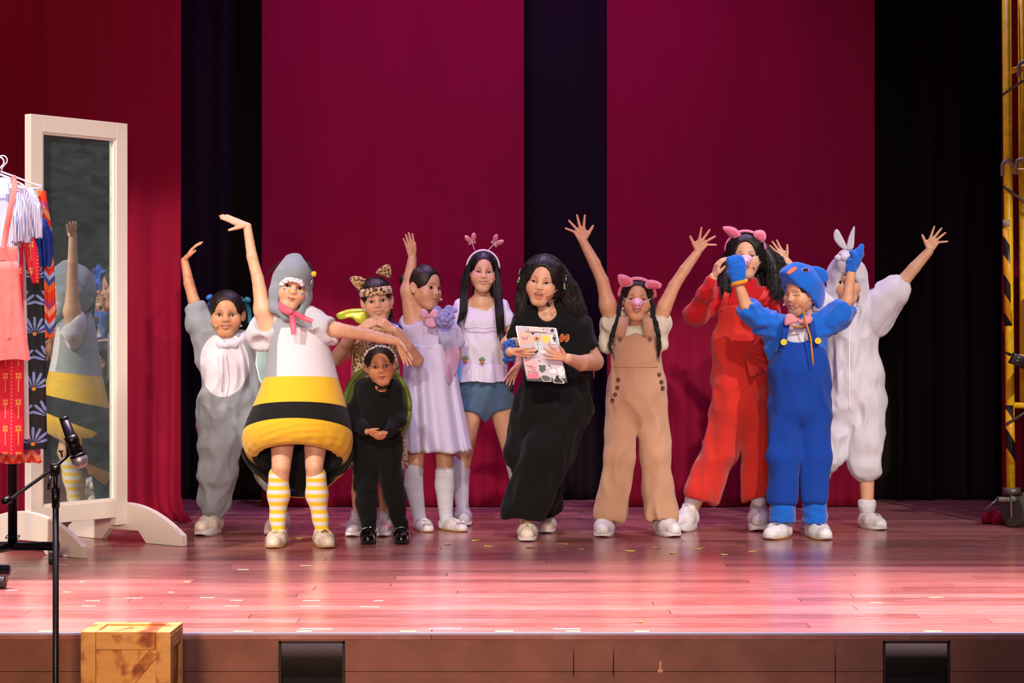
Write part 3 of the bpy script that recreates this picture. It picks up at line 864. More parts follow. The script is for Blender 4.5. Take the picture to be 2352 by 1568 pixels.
M_RISER = plain('riser_paint', '8d5a4c', .75, noise=7)
M_BLACKW = plain('black_wall', '0b0a0b', .9)
front = MB().box((0, EDGE+.075, -.49), (5.6, .04, .45)).obj('wall_front', plain('riser_gap', '3a221d', .9)); front['kind'] = 'structure'
v1 = ((640-1176)*EDGE/FPX, (791-1176)*EDGE/FPX); v2 = ((2030-1176)*EDGE/FPX, (2183-1176)*EDGE/FPX); vz = CAMZ-(1473-HZ)*EDGE/FPX; vb = vz-.33
def panel(x0, x1, z0, z1, gx=.0015, gz=.0):
    MB().box(((x0+x1)/2, EDGE+.022, (z0+z1)/2), ((x1-x0)/2-gx, .012, (z1-z0)/2-gz), bev=.0012).obj('riser_panel', M_RISER, front, False, (0, 0, 0))
zs = -.137
for x0, x1 in ((-5.6, -1.18), (-1.18, v1[0]), (v1[1], .213), (.213, .351), (.351, 1.117), (1.117, v2[0]), (v2[1], 1.9), (1.9, 5.6)):
    panel(x0, x1, zs+.001, -.006); panel(x0, x1, -.94, zs-.001)
for vx in (v1, v2):
    panel(vx[0], vx[1], vz, -.006, 0); panel(vx[0], vx[1], -.94, vb, 0)
for i, (vx, lab) in enumerate(((v1, 'black fabric covered opening in the stage front, beside the wooden crate'), (v2, 'black fabric covered opening in the stage front, below the person in blue overalls'))):
    cx = (vx[0]+vx[1])/2; hw = (vx[1]-vx[0])/2; t = thing('speaker_opening', lab, 'vent', (cx, EDGE+.012, vb))
    mb = MB(); nx, nz = 14, 14; V = []
    for a in range(nx+1):
        for b_ in range(nz+1):
            V.append((cx-hw+.006+2*(hw-.006)*a/nx, EDGE+.029-.002*math.sin(a*.9+i)*math.sin(b_*.7), vb+.006+(vz-vb-.012)*b_/nz))
    F = [(a*(nz+1)+b_, (a+1)*(nz+1)+b_, (a+1)*(nz+1)+b_+1, a*(nz+1)+b_+1) for a in range(nx) for b_ in range(nz)]
    mb.add(V, F); mb.obj('cover', cloth('black_grille_cloth', '1b1719', weave=220), t)
    mb = MB()
    for zz, hh in ((vz-.004, .004), (vb+.004, .004)): mb.box((cx, EDGE+.024, zz), (hw, .014, hh))
    for xx in (vx[0]+.004, vx[1]-.004): mb.box((xx, EDGE+.024, (vz+vb)/2), (.004, .014, (vz-vb)/2))
    mb.obj('rim', plain('dark_rim', '2a1c1a', .7), t, False)
nose = MB().box((0, EDGE+.004, -.0045), (5.6, .006, .0045), bev=.001).obj('trim_1', plain('edge_strip', 'b7b2d8', .4), None, False); nose['kind'] = 'structure'
o = MB().box((at(1517, 1528, EDGE).x, EDGE+.0095, -.115), (.0035, .0008, .014)).box((at(1517, 1546, EDGE).x, EDGE+.0095, -.134), (.009, .0008, .005), bev=.002).obj('paint_mark', plain('pink_scrape', 'd79a86', .7), front, False); o['label'] = 'pale scraped mark'

wb = MB().box((0, 12.95, 2.2), (5.6, .05, 3.2)).obj('wall_back', M_BLACKW); wb['kind'] = 'structure'
for sx, nm in ((-1, 'wall_left'), (1, 'wall_right')):
    o = MB().box((sx*5.65, 10.1, 2.2), (.05, 2.9, 3.2)).obj(nm, plain('dark_side_wall', '1c1f20', .9)); o['kind'] = 'structure'
lf = MB().box((0, 3.0, -.97), (5.6, 4.1, .03)).obj('floor', plain('hall_floor', '2b2422', .7)); lf['kind'] = 'structure'

def velvet(name, col, sheen=.5, vert=130):
    m, nt, b = new_mat(name)
    tc = N(nt, 'ShaderNodeTexCoord'); mp = N(nt, 'ShaderNodeMapping'); mp.inputs['Scale'].default_value = (vert, 12, 3); nt.links.new(tc.outputs['Object'], mp.inputs[0])
    n1 = N(nt, 'ShaderNodeTexNoise', Scale=1.0, Detail=4.0); nt.links.new(mp.outputs[0], n1.inputs['Vector'])
    n2 = N(nt, 'ShaderNodeTexNoise', Scale=600, Detail=2.0); nt.links.new(tc.outputs['Object'], n2.inputs['Vector'])
    c = lin(col); r = ramp(nt, n1.outputs['Fac'], [(.3, tuple(x*.9 for x in c)), (.7, tuple(x*1.06 for x in c))])
    nt.links.new(r.outputs[0], b.inputs['Base Color']); b.inputs['Roughness'].default_value = .9; b.inputs['Sheen Weight'].default_value = sheen; b.inputs['Specular IOR Level'].default_value = .2
    b.inputs['Sheen Tint'].default_value = (*c, 1)
    bump(nt, b, n1.outputs['Fac'], .25, .004)
    return m
M_RED = velvet('red_drape', '84082a'); M_DRAPE = velvet('black_drape', '181110', .03)

def drape(name, label, x0, x1, Y, mat, amp=.02, wl=.3, seed=1, top=4.3, hem=0.006, flare=.0, group=None, edge=0):
    nx = max(24, int((x1-x0)/.011)); nz = 26; V = []; rr = random.Random(seed)
    ph = [rr.uniform(0, 6.28) for _ in range(6)]; fr = [2*math.pi/(wl*rr.uniform(.55, 1.9)) for _ in range(6)]; am = [rr.uniform(.3, 1) for _ in range(6)]
    sa = sum(am)
    for k in range(nz+1):
        z = hem+(top-hem)*(k/nz)**1.3; lowf = max(0, 1-z/1.6)
        for side in (0, 1):
            rng = range(nx+1) if side == 0 else range(nx, -1, -1)
            for i in rng:
                x = x0+(x1-x0)*i/nx
                w_ = sum(a*math.sin(f*x+p+.10*z*math.sin(p*3)) for a, f, p in zip(am, fr, ph))/sa
                fine = math.sin(x*2*math.pi/.085+ph[0]+math.sin(x*7)*2)*.35*lowf
                yy = Y+amp*(1+.9*lowf)*(w_*1.6+fine)-flare*max(0, 1-z/.5)**2*(.5+.5*math.sin(x*31+ph[2]))
                ex = edge*max(0, 1-z/.12)**2*(i/nx) if edge else 0
                V.append((x+ex, yy+.006*side, z))
    n = 2*(nx+1); F = [(k*n+i, k*n+(i+1) % n, (k+1)*n+(i+1) % n, (k+1)*n+i) for k in range(nz) for i in range(n)]
    F += [(i, n-1-i, n-2-i, i+1) for i in range(nx)]
    F += [(nz*n+i, nz*n+i+1, nz*n+n-2-i, nz*n+n-1-i) for i in range(nx)]
    o = mesh(name, V, F, mat, None, True)
    return tag(o, label, 'curtain', group)
X = lambda px, Y: (px-1176)*Y/FPX
drape('stage_curtain', 'red stage curtain behind the white framed mirror', -4.6, X(417, 10.9), 10.9, M_RED, .028, .34, 3, flare=.05, edge=.07)
drape('stage_curtain', 'wide magenta red curtain panel behind the person in the butterfly headband', X(601, 11.8), X(1204, 11.8), 11.8, M_RED, .014, .42, 8)
drape('stage_curtain', 'wide crimson curtain panel behind the person in tan overalls', X(1394, 11.8), X(2010, 11.8), 11.8, M_RED, .014, .42, 14)
drape('stage_curtain', 'red curtain behind the yellow scaffold tower', X(2299, 11.0), 4.6, 11.0, M_RED, .028, .36, 21, flare=.04)
drape('black_drape', 'black backdrop drape seen between the mirror curtain and the next red panel', X(330, 12.3), X(760, 12.3), 12.3, M_DRAPE, .03, .3, 5)
drape('black_drape', 'black backdrop drape behind the person with the clipboard', X(1090, 12.3), X(1500, 12.3), 12.3, M_DRAPE, .03, .3, 6)
drape('black_drape', 'black backdrop drape behind the raised hand of the white rabbit costume', X(1900, 12.3), X(2480, 12.3), 12.3, M_DRAPE, .03, .3, 7)

# ---------------------------------------------------------------- tape marks and torn scraps on the boards
M_TAPE = {'yellow': plain('tape_yellow', 'e6dd86', .5), 'lilac': plain('tape_white', 'e2dcf0', .5), 'peach': plain('tape_peach', 'f0c3a4', .5), 'green': plain('tape_green', 'bfe6b4', .5)}
def tape(px0, px1, py, col, label, dep=.018):
    a, b_ = onfloor(px0, py), onfloor(px1, py); c = (a+b_)/2; hx = max(.008, (b_.x-a.x)/2)
    mb = MB(); V = []; rr = random.Random(int(px0)); n = 6
    for s_ in (-1, 1):
        for i in range(n+1): V.append(c+Vector((-hx+2*hx*i/n+rr.uniform(-.0015, .0015), s_*(dep/2+rr.uniform(-.0012, .0012)), .0008)))
    V += [v+Vector((0, 0, .0007)) for v in V]
    m_ = 2*(n+1); F = []
    for i in range(n): F += [(m_+i, m_+i+1, m_+n+2+i, m_+n+1+i)]
    ring = list(range(n+1))+list(range(2*n+1, n, -1))
    F += [(ring[i], ring[(i+1) % m_], ring[(i+1) % m_]+m_, ring[i]+m_) for i in range(m_)]
    tag(mb.add(V, F).obj('tape_mark', M_TAPE[col], None, False), label, 'tape')
on = ['first', 'second', 'third', 'fourth', 'fifth', 'sixth', 'seventh', 'eighth', 'ninth', 'tenth', 'eleventh', 'twelfth']
for i, (a, b_) in enumerate(((89, 131), (537, 580), (681, 717), (918, 956), (1138, 1180), (1300, 1333), (1458, 1491), (2124, 2163))):
    tape(a, b_, 1450, 'yellow', f'pale yellow tape strip on the very edge of the stage, {on[i]} from the left', .024)
for i, (a, b_) in enumerate(((690, 761), (986, 1060), (1270, 1333))):
    tape(a, b_, 1444, 'lilac', f'long white tape strip just behind the stage edge, {on[i]} from the left')
sp_marks = [(137, 156, 1297, 'green', 'pale green tape mark right of the microphone stand, below the near mirror foot'),
 (184, 193, 1336, 'green', 'tiny pale green tape dot on the floor right of the microphone stand'),
 (145, 161, 1360, 'yellow', 'small yellow tape mark above the crate and beside the microphone stand'),
 (547, 571, 1308, 'green', 'pale green tape mark in front of the grey mouse costume'),
 (690, 716, 1299, 'green', 'pale green tape mark in front of the bee costume shoes'),
 (422, 436, 1336, 'yellow', 'short yellow tape mark below the far mirror foot'),
 (385, 400, 1360, 'yellow', 'short yellow tape mark right of the crate, upper one'),
 (285, 326, 1374, 'peach', 'long peach tape mark behind the crate'),
 (460, 491, 1373, 'peach', 'long peach tape mark right of the crate, lower than the yellow one'),
 (198, 228, 1380, 'peach', 'peach tape mark behind the left end of the crate, rear one of two'),
 (188, 219, 1392, 'peach', 'peach tape mark behind the left end of the crate, front one of two'),
 (529, 558, 1379, 'peach', 'peach tape mark left of and below the bee costume, rear one'),
 (515, 549, 1392, 'peach', 'peach tape mark left of and below the bee costume, front one'),
 (696, 735, 1380, 'peach', 'peach tape mark below the bee costume shoes, rear one of two'),
 (690, 735, 1393, 'peach', 'peach tape mark below the bee costume shoes, front one of two'),
 (860, 880, 1380, 'peach', 'peach tape mark below the black leotard shoes, rear one of two'),
 (827, 871, 1394, 'peach', 'peach tape mark below the black leotard shoes, front one of two'),
 (16, 39, 1356, 'peach', 'peach tape mark beside the near caster of the clothes rack'),
 (2000, 2026, 1384, 'yellow', 'pale tape mark on the right of the floor, left one of two'),
 (2135, 2166, 1372, 'yellow', 'yellow tape mark on the right of the floor, right one of two')]
for a, b_, py, c, lab in sp_marks: tape(a, b_, py, c, lab)
M_SCRAP = plain('yellow_scrap', 'c9b24a', .6); M_OLIVE = plain('olive_scrap', '8a7a32', .6); M_ORSC = plain('orange_scrap', 'd9742c', .6)
def scrap(px, py, wpx, mat, label):
    c = onfloor(px, py); k = c.y/FPX; hx = wpx*k/2; rr = random.Random(int(px*3+py)); V = []; n = 9
    for i in range(n):
        a = 2*math.pi*i/n; q = rr.uniform(.55, 1.1); V.append(c+Vector((math.cos(a)*hx*q, math.sin(a)*hx*q*.9, .001+.006*rr.random()*abs(math.cos(a)))))
    V2 = V+[v+Vector((0, 0, .001)) for v in V]
    F = [tuple(range(n-1, -1, -1)), tuple(range(n, 2*n))]+[(i, (i+1) % n, (i+1) % n+n, i+n) for i in range(n)]
    tag(MB().add(V2, F).obj('paper_scrap', mat, None, False), label, 'scrap')
for px, py, w_, lab in ((837, 1239, 22, 'yellow paper scrap between the black mary jane shoes, left one'), (873, 1241, 16, 'yellow paper scrap between the black mary jane shoes, right one'),
    (690, 1237, 20, 'yellow paper scrap between the two bee costume shoes'), (1028, 1250, 22, 'yellow paper scrap below the lavender dress shoes, left one'),
    (1090, 1242, 24, 'yellow paper scrap right of the lavender dress shoes'), (1125, 1255, 26, 'yellow paper scrap left of the cream mule shoe'),
    (1295, 1250, 30, 'yellow paper scrap right of the cream mule shoe'), (1333, 1262, 26, 'yellow paper scrap left of the tan overalls, nearest the front'),
    (1449, 1266, 30, 'two lobed yellow paper scrap between the white trainers below tan overalls'), (1506, 1258, 22, 'yellow paper scrap just under the right white trainer of the tan overalls'),
    (1545, 1270, 22, 'yellow paper scrap below and right of the tan overalls'), (1607, 1261, 26, 'yellow paper scrap below the red overalls'),
    (1662, 1274, 28, 'pale scrap between the red and blue overalls, farthest forward'), (1726, 1267, 24, 'yellow paper scrap below the left moccasin of the blue overalls')):
    scrap(px, py, w_, M_SCRAP, lab)
scrap(1223, 1257, 32, M_OLIVE, 'olive scrap of paper in front of the cream mule shoe')
scrap(1470, 1429, 18, M_ORSC, 'small orange leaf scrap near the stage edge')

# ---------------------------------------------------------------- standing mirror
def mirror_glass():
    m, nt, b = new_mat('dusty_mirror')
    tc = N(nt, 'ShaderNodeTexCoord'); mp = N(nt, 'ShaderNodeMapping'); mp.inputs['Scale'].default_value = (3, 3, 9); nt.links.new(tc.outputs['Object'], mp.inputs[0])
    n1 = N(nt, 'ShaderNodeTexNoise', Scale=1.6, Detail=6.0, Roughness=.6, Distortion=1.2); nt.links.new(mp.outputs[0], n1.inputs['Vector'])
    mr = N(nt, 'ShaderNodeMapRange'); mr.inputs[1].default_value = .35; mr.inputs[2].default_value = .75; mr.inputs[3].default_value = .20; mr.inputs[4].default_value = .42; nt.links.new(n1.outputs['Fac'], mr.inputs[0])
    b.inputs['Base Color'].default_value = (.72, .83, .78, 1); b.inputs['Metallic'].default_value = 1; b.inputs['Roughness'].default_value = .015
    df = N(nt, 'ShaderNodeBsdfDiffuse'); df.inputs[0].default_value = (.17, .245, .25, 1)
    ms = N(nt, 'ShaderNodeMixShader'); nt.links.new(mr.outputs[0], ms.inputs[0]); nt.links.new(b.outputs[0], ms.inputs[1]); nt.links.new(df.outputs[0], ms.inputs[2])
    nt.links.new(ms.outputs[0], nt.nodes['Material Output'].inputs[0])
    return m
M_WHITEP = plain('white_gloss_paint', 'ece5da', .38)
NL, FR_ = Vector((-2.262, 9.475, 0)), Vector((-1.900, 9.951, 0))     # outer corners of the frame on plan
T_ = (FR_-NL).normalized(); n_ = Vector((T_.y, -T_.x, 0)); wid = (FR_-NL).length
mir = thing('standing_mirror', 'tall white framed standing mirror on curved feet, behind the clothes rail', 'mirror', tuple((NL+FR_)/2))
RM = Matrix((T_, -n_, Vector((0, 0, 1)))).transposed()
ztop, zb = 2.045, .085
def mbox(a, z, ha, hz, hd=.022, off=0, bev=.003): return MB().box(NL+T_*a+n_*off+Vector((0, 0, z)), (ha, hd, hz), RM, bev)
sw = .036
for a in (sw, wid-sw): mbox(a, (ztop+zb)/2, sw, (ztop-zb)/2).obj('stile', M_WHITEP, mir, False)
mbox(wid/2, ztop-.04, wid/2-2*sw+.001, .04).obj('top_rail', M_WHITEP, mir, False); mbox(wid/2, .165, wid/2-2*sw+.001, .042).obj('bottom_rail', M_WHITEP, mir, False)
mb = MB(); a0, a1, z0, z1 = 2*sw, wid-2*sw, .207, ztop-.08
for a, z, ha, hz in ((a0+.005, (z0+z1)/2, .005, (z1-z0)/2), (a1-.005, (z0+z1)/2, .005, (z1-z0)/2), (wid/2, z0+.005, (a1-a0)/2-.01, .005), (wid/2, z1-.005, (a1-a0)/2-.01, .005)):
    mb.box(NL+T_*a+n_*.006+Vector((0, 0, z)), (ha, .010, hz), RM, .002)
mb.obj('bead_moulding', M_WHITEP, mir, False)
mb = MB(); mb.box(NL+T_*wid/2-n_*.004+Vector((0, 0, (z0+z1)/2)), ((a1-a0)/2, .003, (z1-z0)/2), RM); mb.obj('mirror_glass', mirror_glass(), mir, False)
mb = MB(); mb.box(NL+T_*wid/2-n_*.014+Vector((0, 0, (z0+z1)/2)), ((a1-a0)/2, .004, (z1-z0)/2), RM); mb.obj('backboard', plain('hardboard', '6b5540', .8), mir, False)
for a in (sw*.35-.022, wid-sw*.35+.022):
    c = NL+T_*a; H = .41; prof = []
    for i in range(21):
        s_ = -1+2*i/20; prof.append((s_*H, .052+.135*(1-abs(s_)**2.1)))
    prof += [(H, .002), (.16, .002), (.105, .058), (-.105, .058), (-.16, .002), (-H, .002)]
    foot = MB().prism([c+n_*q+Vector((0, 0, z))-T_*.016 for q, z in prof], T_, .032).obj('foot', M_WHITEP, mir, False)
    mb = MB()
    for off in (-.008, .008): mb.tube([c+n_*(q*1.0)+T_*off+Vector((0, 0, z+.001)) for q, z in prof[1:20]], .0035, 6)
    mb.obj('moulded_edge', plain('white_edge', 'f1eef2', .35), foot, True)

# ---------------------------------------------------------------- wooden crate below the stage, on a plinth
def crate_mat():
    m, nt, b = new_mat('scorched_pine')
    tc = N(nt, 'ShaderNodeTexCoord')
    n1 = N(nt, 'ShaderNodeTexNoise', Scale=7, Detail=4.0, Roughness=.5, Distortion=.6); nt.links.new(tc.outputs['Object'], n1.inputs['Vector'])
    mp = N(nt, 'ShaderNodeMapping'); mp.inputs['Scale'].default_value = (14, 14, 60); nt.links.new(tc.outputs['Object'], mp.inputs[0])
    n2 = N(nt, 'ShaderNodeTexNoise', Scale=1, Detail=4.0); nt.links.new(mp.outputs[0], n2.inputs['Vector'])
    r1 = ramp(nt, n1.outputs['Fac'], [(.32, lin('5e2208')), (.40, lin('a8571c')), (.48, lin('e0a055')), (.8, lin('e8b070'))])
    r2 = ramp(nt, n2.outputs['Fac'], [(.3, (.82,)*3), (.7, (1,)*3)])
    mm = nt.nodes.new('ShaderNodeMix'); mm.data_type = 'RGBA'; mm.blend_type = 'MULTIPLY'; mm.inputs[0].default_value = 1
    nt.links.new(r1.outputs[0], mm.inputs[6]); nt.links.new(r2.outputs[0], mm.inputs[7]); nt.links.new(mm.outputs[2], b.inputs['Base Color'])
    b.inputs['Roughness'].default_value = .55; bump(nt, b, n2.outputs['Fac'], .15, .002)
    return m
M_CRATE = crate_mat()
A = at(185, 1457, 6.5); cw, cd, ch = .290, .21, .33; cz = A.z; th = math.radians(-1.5)
RC = Matrix.Rotation(th, 3, 'Z'); C0 = Vector((A.x, 6.5, cz-ch))
plinth = MB().box(C0+RC @ Vector((cw/2, cd/2, 0))-Vector((0, 0, (cz-ch+.94)/2)), (.15, .11, (cz-ch+.94)/2-.0005), RC, .006).obj('plinth', M_BLACKPL, None, False)
tag(plinth, 'plain black plinth carrying the wooden crate in front of the stage', 'plinth')
cr = thing('wooden_crate', 'small pine crate with scorch marks and a diagonal brace, in front of the stage', 'crate', tuple(C0))
def cb(name, x, y, z, hx, hy, hz, R=None, rnd_=0):
    mb = MB(); mb.box((0, 0, 0), (hx, hy, hz), None, .0025); o = mesh(name, mb.V, mb.F, M_CRATE, cr, False)
    o.location = RC @ Vector((x, y, z)); o.rotation_euler = (RC @ (R or Matrix.Identity(3))).to_euler(); return o
bw = .024
mbk = cb('crate_body', cw/2, cd/2, ch/2, cw/2-.010, cd/2-.010, ch/2-.010)
for x in (bw, cw-bw): cb('board', x, .006, ch/2, bw, .006, ch/2)
for z in (bw, ch-bw): cb('board', cw/2, .006, z, cw/2-2*bw-.0008, .006, bw)
L_ = math.hypot(cw-4*bw, ch-4*bw); an = math.atan2(ch-4*bw, cw-4*bw)
cb('brace', cw/2, .007, ch/2, L_/2-.015, .004, .017, Matrix.Rotation(-an, 3, 'Y'))
for y_ in (bw*.7+.012, cd-bw*.7): cb('board', cw-.006, y_, ch/2, .006, bw*.7, ch/2-.001)
for z in (bw, ch-bw): cb('board', cw-.006, cd/2+.006, z, .006, cd/2-1.4*bw-.0075, bw)
for y_ in (bw*.7, cd-bw*.7): cb('board', cw/2, y_+.0, ch+.004, cw/2-2*bw, bw*.7, .006)
for x in (bw, cw-bw): cb('board', x, cd/2, ch+.004, bw-.0006, cd/2, .006)
cb('lid_panel', cw/2, cd/2, ch-.004, cw/2-.03, cd/2-.03, .006)

# ---------------------------------------------------------------- microphone on its stand, on the hall floor
M_STAND = plain('stand_black', '0c0b10', .38, .3, noise=120)
Ym = 6.62; base = Vector((at(128, 1400, Ym).x, Ym, -.94))
st = thing('microphone_stand', 'black boom microphone stand standing in front of the stage, left of the crate', 'stand', tuple(base))
g = lambda px, py, dy=0: at(px, py, Ym+dy)
MB().tube([base+Vector((0, 0, .03)), g(128, 1150)], .0102, 14).obj('lower_tube', M_STAND, st)
MB().tube([g(128, 1150), g(127, 1065)], .0072, 12).obj('upper_tube', M_STAND, st)
MB().tube([g(128, 1165), g(128, 1120)], .0135, 14).obj('clutch', M_STAND, st)
MB().tube([g(14, 1149, -.05), g(30, 1142, -.045), g(122, 1076), g(158, 1044, .02)], [.0075, .006, .006, .006], 10).obj('boom', M_STAND, st)
MB().tube([g(4, 1153, -.055), g(24, 1145, -.047)], .012, 12).obj('counterweight', M_STAND, st)
MB().box(g(127, 1078), (.014, .012, .02), None, .005).tube([g(127, 1078, -.03), g(127, 1078, .03)], .011, 12).obj('swivel_block', M_STAND, st)
MB().tube([g(116, 1094, -.02), g(112, 1118, -.03)], [.004, .005], 8).ball(g(112, 1120, -.03), .006).obj('tension_lever', M_STAND, st)
MB().box(g(140, 1036, -.012), (.007, .003, .004), None, .002).tube([g(140, 1038, -.012), g(143, 1049)], .003, 8).obj('wing_screw', M_STAND, st)
for a in (90, 190, 278):
    d = Vector((math.cos(math.radians(a)), math.sin(math.radians(a)), 0))
    lg = MB().tube([base+Vector((0, 0, .10)), base+d*.28+Vector((0, 0, .010))], .008, 10).obj('leg', M_STAND, st)
    MB().ball(base+d*.28+Vector((0, 0, .012)), .012).obj('rubber_foot', M_STAND, lg)
tip, tail = g(183, 1056), g(147, 962)
ax_ = (tail-tip).normalized()
mic = thing('microphone', 'dark handheld microphone with a pale mesh head, clipped to the boom stand', 'microphone', tuple(tip))
MB().tube([tail, tip+ax_*.06, tip+ax_*.022], [.0150, .0190, .0235], 16).obj('handle', plain('mic_body', '17121f', .4, .5), mic)
MB().tube([tail+ax_*.006, tail-ax_*.006], [.0155, .0155], 14).obj('end_cap', M_STAND, mic)
MB().ball(tip, (.0275, .0275, .0275), 18).obj('mesh_head', plain('mic_mesh', 'a9a3b2', .45, .8, noise=900), mic)
MB().tube([tip+ax_*.010, tip+ax_*.020], .0272, 18).obj('ring', M_STAND, mic)
m1 = tip+ax_*.070
MB().tube([m1-ax_*.016, m1+ax_*.014], .0222, 14).tube([m1+Vector((-.012, 0, -.012)), g(158, 1044, .02)], .008, 8).obj('microphone_clip', M_STAND, st)

# ---------------------------------------------------------------- yellow scaffold tower on castors
M_YEL = plain('scaffold_yellow', 'f0c214', .38, 0, noise=30); M_GAL = plain('galvanised', '77716c', .5, .7, noise=60); M_GREYC = plain('grey_clamp', '9a928c', .55, .2, noise=50)
def stripes():
    m, nt, b = new_mat('hazard_stripe'); tc = N(nt, 'ShaderNodeTexCoord'); wv = N(nt, 'ShaderNodeTexWave', Scale=3.2, Distortion=0.0); wv.bands_direction = 'DIAGONAL'
    mp = N(nt, 'ShaderNodeMapping'); mp.inputs['Scale'].default_value = (1.7, 0, 1.0); nt.links.new(tc.outputs['Object'], mp.inputs[0]); nt.links.new(mp.outputs[0], wv.inputs['Vector'])
    r = ramp(nt, wv.outputs['Fac'], [(0, lin('151312')), (.5, lin('e2a512'))], 'CONSTANT'); nt.links.new(r.outputs[0], b.inputs['Base Color']); b.inputs['Roughness'].default_value = .4
    return m
Ys = 10.62; q = lambda px, py, dy=0: at(px, py, Ys+dy)
sc = thing('scaffold_tower', 'yellow tube scaffold tower with hazard tape on castors at the right edge', 'scaffold', (q(2330, 1200).x, Ys, 0))
MB().tube([q(2322, 1122), q(2318, 740), q(2311, -140)], .0235, 18).obj('upright', M_YEL, sc)
MB().tube([q(2350, 936, .06), q(2349, 600, .06), q(2345, -140, .06)], .0185, 16).obj('ladder_upright', M_YEL, sc)
MB().tube([q(2313.6, 524), q(2317.5, 748)], .0242, 18).obj('hazard_tape', stripes(), sc)
MB().tube([q(2319.5, 930), q(2321.5, 1066)], .0240, 18).obj('hazard_tape', stripes(), sc)
for py in (158, 392, 930): MB().tube([q(2312 if py < 800 else 2319, py+ (8 if py < 200 else 0)), q(2420, py-22 if py < 200 else py+4)], .016, 14).obj('rung', M_YEL, sc)
for px, py in ((2352, 160), (2314, 388), (2345, 385)):
    mb = MB(); c = q(px, py-4, -.03)
    mb.tube([c+Vector((.028*math.cos(a)+.0, 0, .034*math.sin(a))) for a in [math.pi*(1.15-1.15*i/8) for i in range(9)]], .0105, 8)
    mb.tube([c+Vector((-.026, 0, .0)), c+Vector((-.025, .01, -.045))], .0105, 8); mb.obj('clamp', M_GREYC, sc)
for a, b_ in (((2303, 218), (2400, 150)), ((2306, 428), (2400, 500)), ((2310, 975), (2420, 905))):
    o = MB().tube([q(*a, -.03), q(*b_, -.03)], .0115, 10, flat=(1, .6)).obj('brace', M_GAL, sc)
MB().tube([q(2314, 505), q(2314, 521)], .025, 14).obj('tape_wrap', plain('clear_tape', 'a59a86', .4), sc)
ck = MB().tube([q(2324, 1134), q(2324, 1120)], [.045, .045], 18).tube([q(2324, 1152), q(2324, 1134)], .03, 14); ck.box(q(2312, 1146), (.05, .03, .012), None, .005)
caster = ck.obj('caster', M_GAL, sc)
wheel_c = Vector((q(2334, 1170).x, Ys+.01, .085))
MB().tube([wheel_c+Vector((-.022, -.012, 0)), wheel_c+Vector((.022, .012, 0))], .082, 24).obj('wheel', plain('castor_tyre', '4a4541', .7, noise=40), caster, False)
for s_ in (-1, 1): MB().box(wheel_c+Vector((s_*.034, s_*.014, .035)), (.005, .035, .062), None, .003).obj('fork_plate', M_GAL, caster, False)
MB().tube([q(2296, 1142), q(2262, 1170)], .005, 8).obj('brake_lever', M_GAL, caster); MB().tube([q(2352, 1180), q(2330, 1216)], .006, 8).obj('brake_lever', M_GAL, caster)
mb = MB(); rr = random.Random(5)
for i in range(7):
    x0 = q(2286, 1195).x+.022*i; mb.tube([Vector((x0+.01*math.sin(j*2+i), 10.79+.010*i*(1 if i % 2 else -1)+.006*j, .03+.02*math.sin(j*1.3+i))) for j in range(7)], [.012, .026, .03, .024, .03, .026, .012], 9)
o = mb.obj('bundled_hem', M_RED, None); tag(o, 'crumpled red curtain end lying beside the scaffold castor', 'cloth')
# ---------------------------------------------------------------- clothes rail with six garments
def ma(nt, op, a, b_=None, c=None):
    n = nt.nodes.new('ShaderNodeMath'); n.operation = op
    for i, v in enumerate((a, b_, c)):
        if v is None: continue
        if hasattr(v, 'is_output'): nt.links.new(v, n.inputs[i])
        else: n.inputs[i].default_value = v
    return n.outputs[0]
def xyz(nt):
    tc = N(nt, 'ShaderNodeTexCoord'); s = N(nt, 'ShaderNodeSeparateXYZ'); nt.links.new(tc.outputs['Object'], s.inputs[0]); return s.outputs
def fan_print():
    m, nt, b = new_mat('navy_fan_print'); x, y, z = xyz(nt)
    row = ma(nt, 'FLOOR', ma(nt, 'DIVIDE', z, .118)); v = ma(nt, 'SUBTRACT', ma(nt, 'FRACT', ma(nt, 'DIVIDE', z, .118)), .12)
    xs = ma(nt, 'ADD', x, ma(nt, 'MULTIPLY', row, .061)); u = ma(nt, 'SUBTRACT', ma(nt, 'FRACT', ma(nt, 'DIVIDE', xs, .125)), .5)
    an = ma(nt, 'ARCTAN2', u, v); r = ma(nt, 'SQRT', ma(nt, 'ADD', ma(nt, 'MULTIPLY', u, u), ma(nt, 'MULTIPLY', v, v)))
    rays = ma(nt, 'GREATER_THAN', ma(nt, 'COSINE', ma(nt, 'MULTIPLY', an, 15)), ma(nt, 'ADD', ma(nt, 'MULTIPLY', ma(nt, 'ABSOLUTE', ma(nt, 'SUBTRACT', r, .33)), 4.2), -.55))
    ins = ma(nt, 'MULTIPLY', ma(nt, 'MULTIPLY', rays, ma(nt, 'LESS_THAN', r, .62)), ma(nt, 'GREATER_THAN', r, .10))
    ins = ma(nt, 'MULTIPLY', ins, ma(nt, 'LESS_THAN', ma(nt, 'ABSOLUTE', an), 1.45))
    core = ma(nt, 'LESS_THAN', r, .07)
    c = mix(nt, ins, rgba('0b0c16'), rgba('7f9bd6')); c = mix(nt, core, c, rgba('d8943a'))
    nt.links.new(c, b.inputs['Base Color']); b.inputs['Roughness'].default_value = .7; return m
